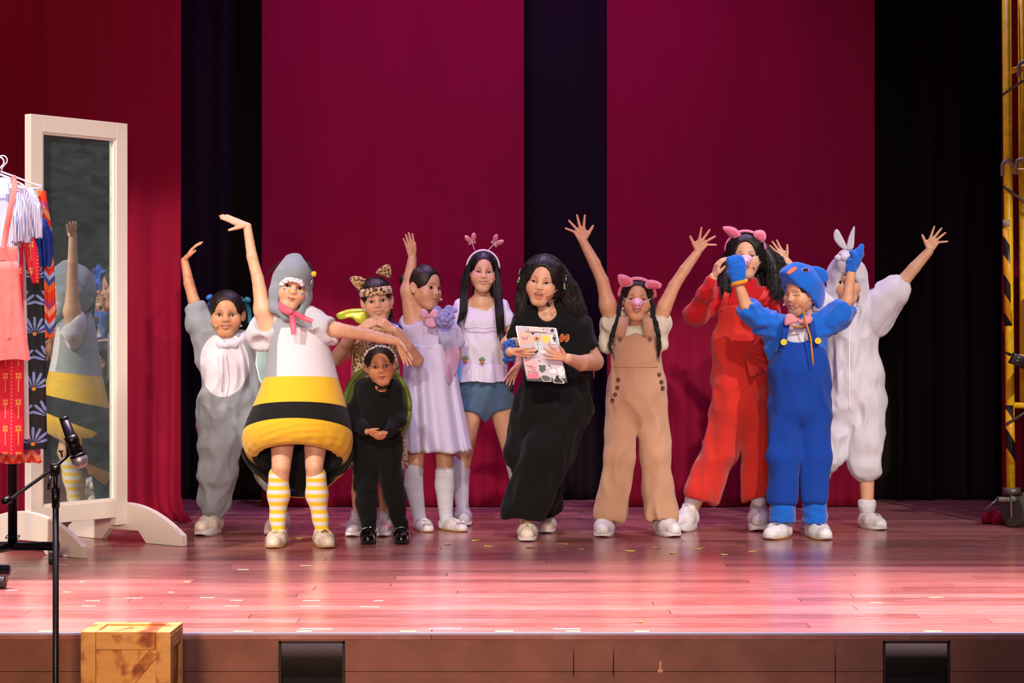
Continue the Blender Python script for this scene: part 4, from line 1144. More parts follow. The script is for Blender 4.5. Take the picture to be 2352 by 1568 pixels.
def chevron():
    m, nt, b = new_mat('orange_chevron_print'); x, y, z = xyz(nt)
    zig = ma(nt, 'MULTIPLY', ma(nt, 'ABSOLUTE', ma(nt, 'SUBTRACT', ma(nt, 'FRACT', ma(nt, 'DIVIDE', x, .052)), .5)), .075)
    t = ma(nt, 'FRACT', ma(nt, 'DIVIDE', ma(nt, 'ADD', z, zig), .21))
    r = ramp(nt, t, [(0, lin('e8350f')), (.2, lin('f06a1c')), (.36, lin('3a55a8')), (.48, lin('a8bfe6')), (.58, lin('e8350f')), (.72, lin('f4a07c')), (.86, lin('b03a6a'))], 'CONSTANT')
    nt.links.new(r.outputs[0], b.inputs['Base Color']); b.inputs['Roughness'].default_value = .7; return m
def gold_print():
    m, nt, b = new_mat('red_gold_print'); x, y, z = xyz(nt)
    u = ma(nt, 'SUBTRACT', ma(nt, 'FRACT', ma(nt, 'DIVIDE', ma(nt, 'ADD', x, .012), .052)), .5); v = ma(nt, 'SUBTRACT', ma(nt, 'FRACT', ma(nt, 'DIVIDE', z, .11)), .62)
    r = ma(nt, 'SQRT', ma(nt, 'ADD', ma(nt, 'MULTIPLY', u, u), ma(nt, 'MULTIPLY', ma(nt, 'MULTIPLY', v, v), 4)))
    an = ma(nt, 'ARCTAN2', u, v); pet = ma(nt, 'LESS_THAN', r, ma(nt, 'MULTIPLY_ADD', ma(nt, 'COSINE', ma(nt, 'MULTIPLY', an, 6)), .07, .22))
    hole = ma(nt, 'GREATER_THAN', r, .09); stem = ma(nt, 'MULTIPLY', ma(nt, 'LESS_THAN', ma(nt, 'ABSOLUTE', u), .04), ma(nt, 'LESS_THAN', v, 0))
    dots = ma(nt, 'MULTIPLY', ma(nt, 'GREATER_THAN', ma(nt, 'COSINE', ma(nt, 'MULTIPLY', z, 420)), .3), ma(nt, 'GREATER_THAN', ma(nt, 'ABSOLUTE', u), .45))
    f = ma(nt, 'MAXIMUM', ma(nt, 'MAXIMUM', ma(nt, 'MULTIPLY', pet, hole), stem), dots)
    nt.links.new(mix(nt, ma(nt, 'MULTIPLY', f, .85), rgba('cf1636'), rgba('e8a552')), b.inputs['Base Color']); b.inputs['Roughness'].default_value = .75; return m
def pin_stripe(name, a, b_c, per, axis=0, duty=.42):
    m, nt, b = new_mat(name); s = xyz(nt)
    f = ma(nt, 'LESS_THAN', ma(nt, 'FRACT', ma(nt, 'DIVIDE', s[axis], per)), duty)
    nt.links.new(mix(nt, f, rgba(a), rgba(b_c)), b.inputs['Base Color']); b.inputs['Roughness'].default_value = .85; b.inputs['Sheen Weight'].default_value = .2; return m
def hang(rows, Y, nseg=72, pleat=14, pa=.05, seed=1, dsc=1.0):
    """a hanging tube of cloth: rows of (row, centre column, half width px, half depth m)"""
    rr = random.Random(seed); p1, p2 = rr.uniform(0, 6), rr.uniform(0, 6); V = []; F = []
    rows2 = []
    for i in range(len(rows)-1):
        for j in range(5):
            t = j/5; rows2.append(tuple(a*(1-t)+b_*t for a, b_ in zip(rows[i], rows[i+1])))
    rows2.append(rows[-1]); k = len(rows2)
    for i, (py, cx, hw, hd) in enumerate(rows2):
        hd *= dsc
        lo_ = i/k
        for j in range(nseg):
            a = 2*math.pi*j/nseg; f = 1+pa*(.3+lo_)*(math.sin(pleat*a+p1+math.sin(a*3+p2))+.5*math.sin(pleat*1.7*a+p2))
            c = at(cx, py, Y); w_ = hw*Y/FPX
            V.append(c+Vector((w_*math.cos(a)*(1+(f-1)*.25), hd*math.sin(a)*(1+(f-1)*2.5), .004*math.sin(5*a+p1)*lo_)))
    for i in range(k-1):
        for j in range(nseg): F.append((i*nseg+j, (i+1)*nseg+j, (i+1)*nseg+(j+1) % nseg, i*nseg+(j+1) % nseg))
    F.append(tuple(range(nseg)))
    return V, F
M_RACK = plain('rack_black_steel', '14151c', .3, .6, noise=70); M_HANG = plain('hanger_white', 'dcd8ee', .35)
Yr = 8.95; rk = thing('clothes_rail', 'black wheeled clothes rail with hanging costumes at the left edge', 'clothes rack', (at(29, 1297, Yr).x, Yr, 0))
rp = lambda px, py, dy=0: at(px, py, Yr+dy)
xb = rp(29, 1253).x
MB().tube([Vector((xb, Yr, .085)), Vector((xb, Yr, 1.685))], .0205, 16).obj('post', M_RACK, rk)
MB().tube([Vector((xb-.55, Yr, .085)), Vector((xb+.205, Yr, .085))], .0195, 16).obj('base_bar', M_RACK, rk)
MB().tube([Vector((xb-.01, Yr-.02, .085)), Vector((xb-.19, 8.18, .085))], .0195, 16).obj('base_bar', M_RACK, rk)
MB().tube([Vector((xb-.55, 8.15, .085)), at(22, 1290, 8.15)*1.0+Vector((0, 0, at(0, 1309, 8.15).z-at(0, 1290, 8.15).z+.0))], .0215, 16).obj('base_bar', M_RACK, rk)
MB().tube([Vector((xb, Yr+.02, 1.70)), Vector((xb-.16, 8.1, 1.70))], .014, 14).obj('hanging_bar', M_RACK, rk)
MB().tube([Vector((xb+.03*math.cos(a), Yr+.03*math.sin(a), .125+.006*math.sin(a*3))) for a in [2*math.pi*i/14 for i in range(15)]], .0022, 6).obj('cable_tie', M_RACK, rk)
for c in (Vector((xb+.175, Yr, 0)), Vector((at(9, 1330, 8.15).x-.005, 8.15, 0)), Vector((xb-.5, Yr, 0))):
    mb = MB(); mb.tube([c+Vector((-.011, 0, .030)), c+Vector((.011, 0, .030))], .0285, 18)
    w_ = mb.obj('caster', plain('caster_grey', '2a2a2e', .5), rk, False)
    MB().box(c+Vector((0, .006, .061)), (.018, .020, .006), None, .003).box(c+Vector((-.015, .008, .045)), (.002, .014, .018)).box(c+Vector((.015, .008, .045)), (.002, .014, .018)).obj('fork', plain('caster_fork', '8d8a86', .4, .6), w_, False)
GR = 'costumes hanging on the clothes rail'
def garment(label, Y, parts, cat='dress', name='hanging_dress', hanger=None):
    t = thing(name, label, cat, tuple(at(-20, 900, Y)), GR)
    for nm, rows, mt, kw in parts:
        V, F = hang(rows, Y+kw.pop('dy', 0), dsc=.55, **kw); MB().add(V, F).obj(nm, mt, t)
    return t
def hanger(Y, pts, label):
    t = thing('clothes_hanger', label, 'hanger', tuple(at(pts[0][0], pts[0][1], Y)), 'white hangers on the clothes rail')
    pl = [at(px, py, Y) for px, py in pts]
    MB().tube(pl, .0042, 8).obj('shoulder_bar', M_HANG, t)
    c = at(pts[0][0]+4, pts[0][1]-26, Y)
    MB().tube([at(pts[0][0], pts[0][1]+2, Y), at(pts[0][0]+4, pts[0][1]-10, Y)]+[c+Vector((.020*math.sin(a), 0, -.020*math.cos(a))) for a in [math.pi*(.2+1.45*i/10) for i in range(11)]], .0032, 8).obj('hook', M_HANG, t)
    return t
hanger(8.28, [(-6, 398), (20, 408), (52, 424), (60, 432), (48, 432), (-40, 432)], 'white plastic hanger holding the coral pinafore at the front of the rail')
hanger(8.62, [(2, 394), (30, 404), (70, 420), (97, 427), (94, 432), (-30, 436)], 'white plastic hanger with a long arm showing above the navy fan print dress')
t = garment('coral pinafore skirt with straps, foremost on the clothes rail', 8.26, [
    ('skirt', [(600, -22, 64, .05), (700, -22, 72, .07), (826, -22, 90, .09)], cloth('coral_cloth', 'ec6f68', fold=9), dict(pleat=9, pa=.05, seed=2)),
    ('over_skirt', [(600, -26, 66, .06), (700, -26, 69, .085), (776, -24, 68, .10)], cloth('coral_cloth', 'ec6f68', fold=9), dict(pleat=7, pa=.04, seed=5)),
    ('waistband', [(566, -22, 62, .045), (600, -22, 64, .05)], cloth('coral_cloth', 'ec6f68'), dict(pleat=3, pa=.01))], 'skirt', 'hanging_pinafore')
mb = MB(); ribbon(mb, [at(8, 570, 8.24), at(16, 520, 8.20), at(26, 470, 8.19), at(34, 425, 8.22), at(30, 405, 8.28)], .024); mb.obj('strap', cloth('coral_cloth', 'ec6f68'), t)
M_STRIPE = pin_stripe('pale_blue_pinstripe', 'dcdcee', '9aa6cf', .0075)
t = garment('pale pinstriped blouse with a ruffled sleeve under the coral pinafore', 8.36, [
    ('bodice', [(408, -12, 46, .03), (450, -14, 66, .05), (560, -18, 62, .05), (640, -20, 64, .05)], M_STRIPE, dict(pleat=11, pa=.05, seed=3)),
    ('sleeve', [(432, 62, 14, .03), (470, 72, 22, .05), (520, 80, 17, .05), (546, 84, 12, .045)], M_STRIPE, dict(pleat=8, pa=.12, seed=6)),
    ('ruffle', [(425, 40, 16, .05), (470, 47, 26, .075), (500, 52, 22, .085), (556, 48, 20, .07)], M_STRIPE, dict(pleat=9, pa=.16, seed=8, dy=-.03))], 'blouse', 'hanging_blouse')
mb = MB(); mb.prism([at(-8, 408, 8.28), at(14, 414, 8.27), at(21, 445, 8.26), at(4, 443, 8.26), at(-10, 432, 8.27)], (0, 1, 0), .006); mb.obj('collar', plain('white_collar', 'e6e2f4', .8), t, False)
MR = gold_print()
garment('crimson dress printed with gold flowers, behind the coral pinafore', 8.5, [
    ('dress', [(436, 0, 42, .03), (560, -6, 58, .05), (820, -10, 64, .06), (1000, -12, 66, .07), (1042, -14, 66, .07)], MR, dict(pleat=7, pa=.06, seed=4)),
    ('sleeve', [(528, 62, 12, .03), (570, 70, 16, .04), (620, 78, 14, .04), (650, 82, 7, .03)], MR, dict(pleat=5, pa=.05))])
garment('plain off white dress between the crimson and the navy dress', 8.6, [
    ('dress', [(440, 10, 44, .03), (620, 6, 54, .05), (1008, 0, 68, .06)], cloth('offwhite_cloth', 'd8d2cc', fold=8), dict(pleat=7, pa=.06, seed=9))])
MN = fan_print()
garment('navy dress printed with pale blue fans, gathered puff sleeve', 8.72, [
    ('dress', [(432, 30, 48, .03), (520, 30, 62, .05), (640, 26, 74, .05), (1030, 24, 84, .07)], MN, dict(pleat=6, pa=.06, seed=12)),
    ('sleeve', [(500, 92, 12, .03), (540, 99, 22, .055), (585, 104, 18, .055), (612, 104, 12, .04)], plain('navy_satin', '1d3f9a', .35, noise=40), dict(pleat=8, pa=.16, seed=14))])
MC = chevron()
garment('orange and blue chevron printed dress, rearmost on the clothes rail', 8.86, [
    ('dress', [(436, 30, 50, .03), (560, 26, 66, .05), (1040, 24, 68, .07), (1062, 24, 70, .07)], MC, dict(pleat=7, pa=.07, seed=15)),
    ('sleeve', [(438, 96, 9, .03), (520, 106, 12, .05), (640, 112, 14, .06), (730, 113, 15, .06), (764, 112, 11, .045), (776, 110, 9, .035)], MC, dict(pleat=6, pa=.07, seed=16))])
# ---------------------------------------------------------------- the cast
SK = {n: skin_mat('skin_'+n, c) for n, c in (('a', 'c8936e'), ('b', 'd8a683'), ('c', 'daac8c'), ('d', 'c88e66'))}
HB = hair_mat('hair_black', '15100f'); HD = hair_mat('hair_dark_brown', '241812')
WHITE_SHOE = plain('white_leather', 'e2dfe4', .35, noise=30); CREAM_SHOE = plain('cream_leather', 'e6dac8', .35, noise=30); TAN_SOLE = plain('tan_sole', 'b89368', .6); WHITE_SOLE = plain('white_sole', 'd8d5d8', .5)
GREYSH = plain('pale_grey_suede', 'c3bdc6', .7, noise=40); PATENT = plain('black_patent', '08080b', .12, coat=.6)
WSOCK = cloth('white_sock', 'd5d7e6', weave=300)

def vdir(x, up, toward=0): return Vector((x, -toward, up)).normalized()

# --- grey mouse costume
f = Fig(10.28, 545, 'person in a grey and white onesie with blue hair bows, beside the mirror')
f.head((520, 721), 104, yaw=6, roll=0, pitch=3, mouth='smile', width=1.06)
f.limbs([((520, 770, .03), (520, 800, .03), 17, 22), ((520, 830, .02), (522, 900, .02), 40, 40, .65), ((480, 788, .02), (445, 690, 0), 18, 13.5), ((566, 796, .03), (596, 880, .05), 18, 14), ((596, 880, .05), (568, 905, -.02), 13, 10),
    ((498, 910, .02), (503, 1040), 28, 20), ((503, 1040), (491, 1200, .02), 19, 11), ((556, 910, .03), (600, 1035, .05), 28, 20), ((600, 1035, .05), (645, 1195, .06), 19, 11)]+
    [((445, 690), (434, 650), 13.5, 12.5), ((434, 650), (424, 598), 12.5, 9)])
f.hand((424, 597, 0), vdir(.58, .80, .1), vdir(.2, 0, 1), vdir(.85, -.6, .1), 62, spread=(5, 2, -2, -6), curl=((10, 14, 10),), thumb=(30, 12, 10))
f.body(SK['a'])
f.wear('onesie', cloth('grey_plush', '8d949b', mask='d6d4dd', fold=7), [
    ((522, 805, .02), (522, 850, .02), 50, 57, .72), ((522, 850, .02), (524, 910, .02), 57, 60, .74),
    ((484, 792, .02), (462, 740, 0), 33, 27), ((462, 740, 0), (444, 688), 27, 19), ((474, 830, .02), (470, 780, .01), 20, 26),
    ((566, 802, .03), (592, 872, .05), 26, 21), ((592, 872, .05), (566, 908, .0), 19, 17),
    ((500, 925, .02), (505, 1020, 0), 46, 42), ((505, 1020, 0), (500, 1085, 0), 42, 38), ((500, 1085, 0), (492, 1148, .02), 39, 33), ((492, 1148, .02), (491, 1172, .02), 32, 21),
    ((556, 925, .03), (597, 1030, .05), 44, 37), ((597, 1030, .05), (634, 1100, .06), 36, 31), ((634, 1100, .06), (643, 1135, .06), 29, 18)],
    subs=[((446, 694), (436, 660), 16, 16)], hems=[((462, 740, 0), (443, 684), 30)], fold=(.014, (16, 16, 7), 11),
    mask=lambda x, y, d: np.where(d < .01, np.minimum(1-np.sqrt(((x-518)/56)**2+((y-836)/74)**2), (y-770)/60), -1))
f.wear('hood', cloth('white_plush', 'd9d6e0', fold=8), [((490, 776, .02), (508, 790, -.05), 9, 8), ((508, 790, -.05), (520, 794, -.065), 8, 6), ((522, 794, -.065), (538, 789, -.05), 6, 9), ((538, 789, -.05), (566, 776, .02), 9, 15), ((490, 776, .02), (525, 780, .14), 12, 22), ((566, 776, .02), (525, 780, .14), 15, 22)], fold=(.006, (16, 16, 16), 4), k=.012)
mb = MB(); mb.tube([f.p((509, 800, -.128)), f.p((509, 850, -.137)), f.p((510, 900, -.135))], .0035, 6); f.put(mb, 'zip', plain('zip_white', 'ece9f0', .5))
mb = MB(); mb.tube([f.p((540, 985, .14)), f.p((548, 1020, .12)), f.p((546, 1052, .10))], [.014, .012, .008], 10); f.put(mb, 'tail', cloth('grey_plush', '8d949b'))
for pts in ([(492, 772), (506, 786), (520, 792), (540, 789), (554, 780)],):
    mb = MB(); ribbon(mb, [f.p((x, y, -.015-.06*(1-abs(x-522)/34))) for x, y in pts], .022); f.put(mb, 'collar_ribbon', cloth('pink_ribbon', 'd78a98'))
f.hair('part', HB, [([(488, 690, .03), (482, 720, .05), (484, 760, .06)], 16, 7, 3.2), ([(556, 690, .03), (563, 720, .06), (562, 755, .07)], 12, 6, 3)], seed=2)
TEAL = plain('teal_ribbon', '1b6a7e', .45); BLUR = plain('blue_ribbon', '1f5fa8', .4)
for c, sgn, mt in (((490, 684, .0), -1, BLUR), ((560, 690, .03), 1, TEAL)):
    mb = MB()
    for a in (-1, 1): mb.ball(f.p((c[0]+a*9, c[1]-2, c[2])), (f.r(9), f.r(4), f.r(6)), 10, R=Matrix.Rotation(a*.5, 3, 'Y'))
    mb.ball(f.p(c), f.r(4)); 
    ribbon(mb, [f.p((c[0], c[1], c[2]+.01)), f.p((c[0]+sgn*10, c[1]+22, c[2]+.03)), f.p((c[0]+sgn*(6 if sgn < 0 else 13), c[1]+52, c[2]+.05))], f.r(15)); f.put(mb, 'hair_bow', mt)
f.headmic(-1)
for x in (491, 548): 
    mb = MB(); mb.ball(f.p((x-6 if x < 500 else x+6, 748, .0)), .006); f.put(mb, 'earring', plain('pearl', 'eadfcf', .2))
for a, b_, k in (((490, 1165, .02), (489, 1205, .0), 0), ((644, 1130, .06), (648, 1200, .06), 0)): f.wear('sock', WSOCK, [(a, b_, 15, 13)], fold=(.003, (6, 6, 60), 3))
f.shoe((497, 1219), (468, 1234), 46, 'platform', CREAM_SHOE, WHITE_SOLE); f.shoe((667, 1215), (628, 1228), 46, 'platform', CREAM_SHOE, WHITE_SOLE)

# --- bee suit with shark hood
f = Fig(9.74, 690, 'person in a yellow and black striped bee suit and grey shark hood, one arm raised')
f.head((671, 657), 106, yaw=14, roll=13, pitch=4, mouth='closed', gaze=(-.1, 0))
f.limbs([((668, 700, .03), (672, 740, .03), 18, 24), ((680, 760, .03), (690, 900, .03), 44, 46, .65), ((622, 762, .02), (604, 712, 0), 23, 19.5), ((604, 712, 0), (592, 640, 0), 19.5, 14), ((592, 640, 0), (579, 590), 14, 12.5), ((579, 590), (568, 520), 12.5, 9.8),
    ((738, 752, .02), (775, 758, 0), 22, 19), ((775, 758, 0), (842, 768, -.06), 18, 14), ((842, 768, -.06), (875, 776, -.07), 14, 12.5), ((875, 776, -.07), (914, 784, -.07), 12.5, 9.5),
    ((652, 960, .05), (646, 1070, -.02), 34, 22), ((646, 1070, -.02), (640, 1120, .02), 21, 22), ((640, 1120, .02), (640, 1225, .03), 22, 13), ((728, 960, .05), (722, 1070, -.02), 34, 21), ((722, 1070, -.02), (726, 1120, .02), 20, 22), ((726, 1120, .02), (740, 1222, .03), 22, 13)])
f.hand((568, 518, 0), vdir(-.95, .34, .1), vdir(-.2, -.5, 1), vdir(-.3, -1, .3), 68, spread=(4, 1, -2, -5), curl=((-6, 4, 3),), thumb=(28, 26, 14))
f.hand((914, 785, -.07), vdir(.46, -.86, .25), vdir(.7, .25, .6), vdir(-.6, -.3, -.2), 66, spread=(16, 6, -6, -14), curl=((4, 10, 8), (0, 6, 6), (-4, 6, 6), (-6, 4, 4)), thumb=(34, 20, 12))
f.body(SK['c'])
GREYH = cloth('grey_fleece', '86919c', fold=5); STRIPS = pin_stripe('grey_pinstripe', 'd9d7de', '8e9099', .0062, 2, .36)
# padded suit: lofted rings from the neck to the puffed hem, leaning so the hem is lower behind
rows = [(712, 672, 24, .075, 0), (726, 672, 42, .085, 0), (748, 676, 60, .10, .0), (790, 684, 70, .115, .0), (830, 688, 78, .125, .01), (868, 690, 86, .14, .015),
    (900, 689, 97, .155, .02), (935, 687, 109, .175, .03), (962, 685, 119, .195, .04), (985, 683, 125, .21, .05), (1005, 682, 128, .215, .06), (1024, 682, 125, .212, .065), (1040, 682, 117, .20, .07), (1048, 682, 104, .18, .07), (1046, 682, 92, .155, .065)]
fine = []
for i in range(len(rows)-1):
    for j in range(4): t_ = j/4; fine.append(tuple(a*(1-t_)+b_*t_ for a, b_ in zip(rows[i], rows[i+1])))
fine.append(rows[-1]); ns = 96; V = []; F = []; MI = []
bands = [(872, 0), (936, 1), (992, 2), (1100, 1)]
def bee_pt(row, a):
    py, cx, hw, hd, tl = row; lo_ = max(0, (py-1000)/40)
    pk = 1+.012*math.sin(a*23+1)*lo_*(1 if math.sin(a) < 0 else 0)+.010*math.sin(a*9+.4*py)*min(1, max(0, (py-860)/100))*max(0, -math.sin(a))
    x = (cx+hw*pk*math.cos(a)-1176)*f.k; y = f.Y+.03+hd*pk*math.sin(a)
    z = CAMZ-(py-HZ)*f.k-math.sin(a)*hd*(tl*7.5)-.035*max(0, tl*20)*.3
    return (x, y, z)
for r_, row in enumerate(fine):
    for i in range(ns): V.append(bee_pt(row, 2*math.pi*i/ns))
for r_ in range(len(fine)-1):
    py = (fine[r_][0]+fine[r_+1][0])/2 if r_ < 52 else 1060
    for i in range(ns):
        a = 2*math.pi*(i+.5)/ns; F.append((r_*ns+i, (r_+1)*ns+i, (r_+1)*ns+(i+1) % ns, r_*ns+(i+1) % ns))
        m_ = next(m for lim, m in bands if py < lim)
        if m_ == 0: m_ = 0
        if r_ >= 52 and math.sin(a) > -.1: m_ = 2
        MI.append(m_)
def bib_mask():
    out = []
    for r_, row in enumerate(fine):
        for i in range(ns):
            a = 2*math.pi*i/ns; x = row[1]+row[2]*math.cos(a); y = row[0]
            l = 640+max(0, (800-y)/50)**2*10; r = 790-max(0, (850-y)/60)**2*17
            out.append(min(x-l, r-x, y-752, (.15-math.sin(a))*60))
    return out
BY = cloth('bee_yellow', 'edc02c', fold=4); BK = cloth('bee_black', '141518', fold=4, sheen=.08); GW = cloth('grey_side', '9aa2ab', mask='dcdbe4', fold=4); WB = cloth('white_bib', 'dcdbe4', fold=4)
suit = mesh('bee_suit', V, F, [GW, BY, BK, WB], f.root, True, MI, {'mask': bib_mask()}, f.org)
V = []; F = []; rows_in = [fine[-1]]+[(1030, 682, 100, .17, .07), (990, 682, 104, .18, .05), (930, 684, 84, .14, .03)]
for row in rows_in: V += [bee_pt(row, 2*math.pi*i/ns) for i in range(ns)]
for r_ in range(3): F += [(r_*ns+i, (r_+1)*ns+i, (r_+1)*ns+(i+1) % ns, r_*ns+(i+1) % ns) for i in range(ns)]
mesh('lining', V, F, BK, suit, True, None, None, f.org)
V = []; F = []                                                   # the padded back half hangs lower, dark inside with a yellow edge
for j, (py, hw, hd) in enumerate(((1004, 118, .185), (1034, 129, .228), (1058, 122, .205), (1077, 105, .175), (1089, 76, .135))):
    for i in range(49):
        a = math.pi*i/48; s_ = math.sin(a); V.append(((682+hw*math.cos(a)-1176)*f.k, f.Y+.05+hd*s_, CAMZ-(py-HZ-(0 if j < 2 else 0))*f.k-.10*s_**1.2*(j/4)-.03*j/4))
nb = len(V); V += [(x, y-.016 if y > f.Y+.06 else y-.006, z+.006) for x, y, z in V]
for j in range(4):
    for i in range(48): F.append((j*49+i, (j+1)*49+i, (j+1)*49+i+1, j*49+i+1)); F.append((nb+j*49+i, nb+j*49+i+1, nb+(j+1)*49+i+1, nb+(j+1)*49+i))
for i in range(48): F.append((4*49+i, nb+4*49+i, nb+4*49+i+1, 4*49+i+1))
MI = []
for j in range(4):
    for i in range(48): MI += [1 if j == 3 else 0, 0]
MI += [1]*48
mesh('back_hem', V, F, [BK, BY], suit, True, MI, None, f.org)
for pr, nm in (([((612, 738, .01), (600, 772, -.01), 30, 34, .8), ((640, 726, .02), (612, 745, .01), 20, 30, .8)], [((606, 740, -.02), (590, 640, -.02), 25, 22), ((596, 790, -.05), (586, 830, -.08), 20, 26)]), ([((712, 728, .02), (744, 752, 0), 22, 28, .9), ((744, 752, 0), (758, 770, -.01), 25, 24)], [((768, 758, -.02), (800, 764, -.03), 21, 24), ((760, 792, -.02), (760, 830, -.02), 8, 20)])):
    f.wear('puff_sleeve', STRIPS, pr, subs=nm, fold=(.008, (18, 10, 10), 7))
# shark hood
hood_ = hood(f, GREYH, 'shark_hood', .020, (.004, -.112, -.050), (.076, .096, .090), ((-.02, -.01, .118), (0, -.066, .074)))
mb = MB(); tp = [(-.066, -.046, -.022), (-.058, -.072, .004), (-.046, -.088, .021), (-.026, -.0985, .031), (-.006, -.103, .0335), (.014, -.103, .031), (.032, -.098, .023)]
for i, p_ in enumerate(tp):
    a = f.h(p_); mb.ball(a, (.0125*f.hS[0], .0045, .0125*f.hS[2]) if i else (.008, .004, .010), 12, R=f.hR @ Matrix.Rotation(math.radians(-45+i*12), 3, 'Z'))
for i in range(len(tp)-1): mb.tube([f.h((tp[i][0], tp[i][1]+.001, tp[i][2]+.006)), f.h((tp[i+1][0], tp[i+1][1]+.001, tp[i+1][2]+.006))], .0085, 8)
f.put(mb, 'tooth_trim', plain('white_felt', 'e6e4ec', .8), hood_)
e = f.h((.074, -.058, .040)); mb = MB(); Re = f.hR @ Matrix.Rotation(math.radians(52), 3, 'Z')
mb.ball(e, (.0105, .004, .0155), 14, R=Re); mb.ball(e+Re @ Vector((0, -.003, 0)), (.0075, .003, .012), 14, 1, R=Re); mb.ball(e+Re @ Vector((0, -.0055, 0)), (.0035, .002, .007), 10, 2, R=Re)
f.put(mb, 'hood_eye', [plain('blk', '111114', .5), plain('white_felt', 'e6e4ec', .8), plain('slate', '4a525c', .6)], hood_)
mb = MB(); mb.tube([f.p((690, 594, -.01)), f.p((708, 604, -.03)), f.p((720, 624, -.06))], [.014, .011, .004], 8, flat=(1, .5)); f.put(mb, 'antenna', BK, hood_)
mb = MB(); mb.tube([f.p((644, 600, 0)), f.p((622, 620, .0)), f.p((605, 640, 0))], [.004, .004, .0025], 6); f.put(mb, 'antenna', BK, hood_)
mb = MB(); mb.ball(f.p((721, 629, -.07)), f.r(6.6), 16); f.put(mb, 'pompom', plain('yellow_felt', 'efca2e', .9, noise=200), hood_)
f.hair('sleek', HB, [([(634, 670, .03), (632, 690, .03), (638, 706, .03)], 8, 5, 3)], seed=5)
# painted dots on the cheeks
for px, pz, c in ((-.044, -.020, '8a7a90'), (-.020, -.022, 'e59a2c'), (.046, -.022, '4f93b8')):
    mb = MB(); mb.ball(f.face(px, pz), (.0058, .0022, .0062), 12, R=f.hR @ Matrix.Rotation(px*9, 3, 'Z')); f.put(mb, 'face_paint', plain('paint_'+c, c, .7))
PINKR = plain('pink_satin', 'd9647c', .45, noise=30)
mb = MB(); ribbon(mb, [f.p((632, 690, -.02)), f.p((650, 708, -.10)), f.p((662, 716, -.13)), f.p((672, 718, -.15))], [.03, .036, .034, .03]); ribbon(mb, [f.p((668, 714, -.150)), f.p((672, 738, -.155)), f.p((675, 768, -.150))], [.018, .030, .024]); ribbon(mb, [f.p((668, 714, -.152)), f.p((690, 727, -.150)), f.p((718, 738, -.12))], [.018, .028, .022])
mb.ball(f.p((667, 716, -.155)), (.014, .010, .013), 10); f.put(mb, 'neck_bow', PINKR)
IRID = film('iridescent_film', 'b9dfe2', .82, .2, .25)
for pts in ([(640, 770), (612, 775), (592, 800), (588, 835), (596, 870), (612, 895), (634, 892), (648, 850)], [(700, 770), (730, 772), (742, 800), (738, 850), (720, 890), (698, 880)]):
    mb = MB(); P_ = [f.p((x, y, .16+.13*abs(x-676)/80)) for x, y in pts]; mb.prism(P_, (.2, 1, 0), .004); f.put(mb, 'wing', IRID, suit, False)
    mb = MB(); mb.tube(P_+[P_[0]], .004, 6); f.put(mb, 'wing_edge', plain('wing_wire', 'e6eef2', .3), suit)
SY = pin_stripe('yellow_white_stripe', 'dedbe0', 'f0c51e', .0385, 2, .5)
for k_, (a, b_, c, d_) in enumerate((((640, 1092, 0), (640, 1135, .02), (638, 1190, .03), (640, 1225, .03)), ((726, 1092, 0), (728, 1135, .02), (736, 1190, .03), (741, 1225, .03)))):
    f.wear('sock', SY, [(a, b_, 23.5, 24.5), (b_, c, 24.5, 17), (c, d_, 17, 15.5)], smooth=1)
f.shoe((637, 1236), (634, 1260), 44, 'loafer', CREAM_SHOE, TAN_SOLE); f.shoe((733, 1236), (762, 1260), 45, 'loafer', CREAM_SHOE, TAN_SOLE)
def cat_ear(f, pts, dy, mat, inner=None, parent=None, bulge=.010, name='ear', lean=(0, -1, .1), scale_in=.62):
    mb = MB(); P = smooth_outline([f.p((x, y, dy)) for x, y in pts], 4); pillow(mb, P, bulge, lean); o = f.put(mb, name, mat, parent)
    if inner:
        c = sum(P, Vector())/len(P); mb = MB(); pillow(mb, [c+(q-c)*scale_in+Vector((0, -bulge*.75, -.004)) for q in P], bulge*.45, lean); f.put(mb, 'inner_ear', inner, o)
    return o
# --- leopard costume
f = Fig(10.26, 866, 'person in a leopard print dress and cat ears making a heart with both hands')
f.head((866, 690), 99, yaw=4, roll=-8, pitch=3, mouth='smile', gaze=(0, 0), width=.98)
f.limbs([((866, 740, .03), (866, 768, .03), 18, 22), ((866, 790, .02), (868, 900, .02), 38, 40, .65), ((826, 772, .03), (868, 768, .03), 20, 20), ((868, 768, .03), (912, 772, .03), 20, 20),
    ((818, 778, .02), (768, 826, -.02), 19, 16), ((768, 826, -.02), (796, 788, -.10), 16, 14), ((796, 788, -.10), (824, 757, -.15), 14, 10),
    ((916, 780, .02), (957, 826, -.02), 20, 16.5), ((957, 826, -.02), (935, 795, -.10), 16.5, 14), ((935, 795, -.10), (906, 758, -.15), 14, 10),
    ((838, 1000, .03), (826, 1090, .02), 26, 17), ((826, 1090, .02), (824, 1130, .04), 16.5, 17), ((824, 1130, .04), (822, 1200, .03), 17, 10), ((890, 1000, .03), (888, 1085, .0), 27, 18), ((888, 1085, .0), (887, 1125, .03), 17.5, 18), ((887, 1125, .03), (884, 1195, .03), 18, 11)])
f.hand((824, 757, -.15), vdir(.82, .50, .25), vdir(.35, -.75, .5), vdir(.3, -.3, -.6), 62, spread=(3, 1, -2, -4), curl=((18, 34, 26), (20, 36, 26)), thumb=(24, 18, 10))
f.hand((906, 758, -.15), vdir(-.80, .55, .25), vdir(-.35, -.75, .5), vdir(-.3, -.3, -.6), 62, spread=(3, 1, -2, -4), curl=((18, 34, 26), (20, 36, 26)), thumb=(24, 18, 10))
f.body(SK['c'])
LEO = leopard('leopard_print'); LEO2 = leopard('leopard_fur', 'c9a674', 70)
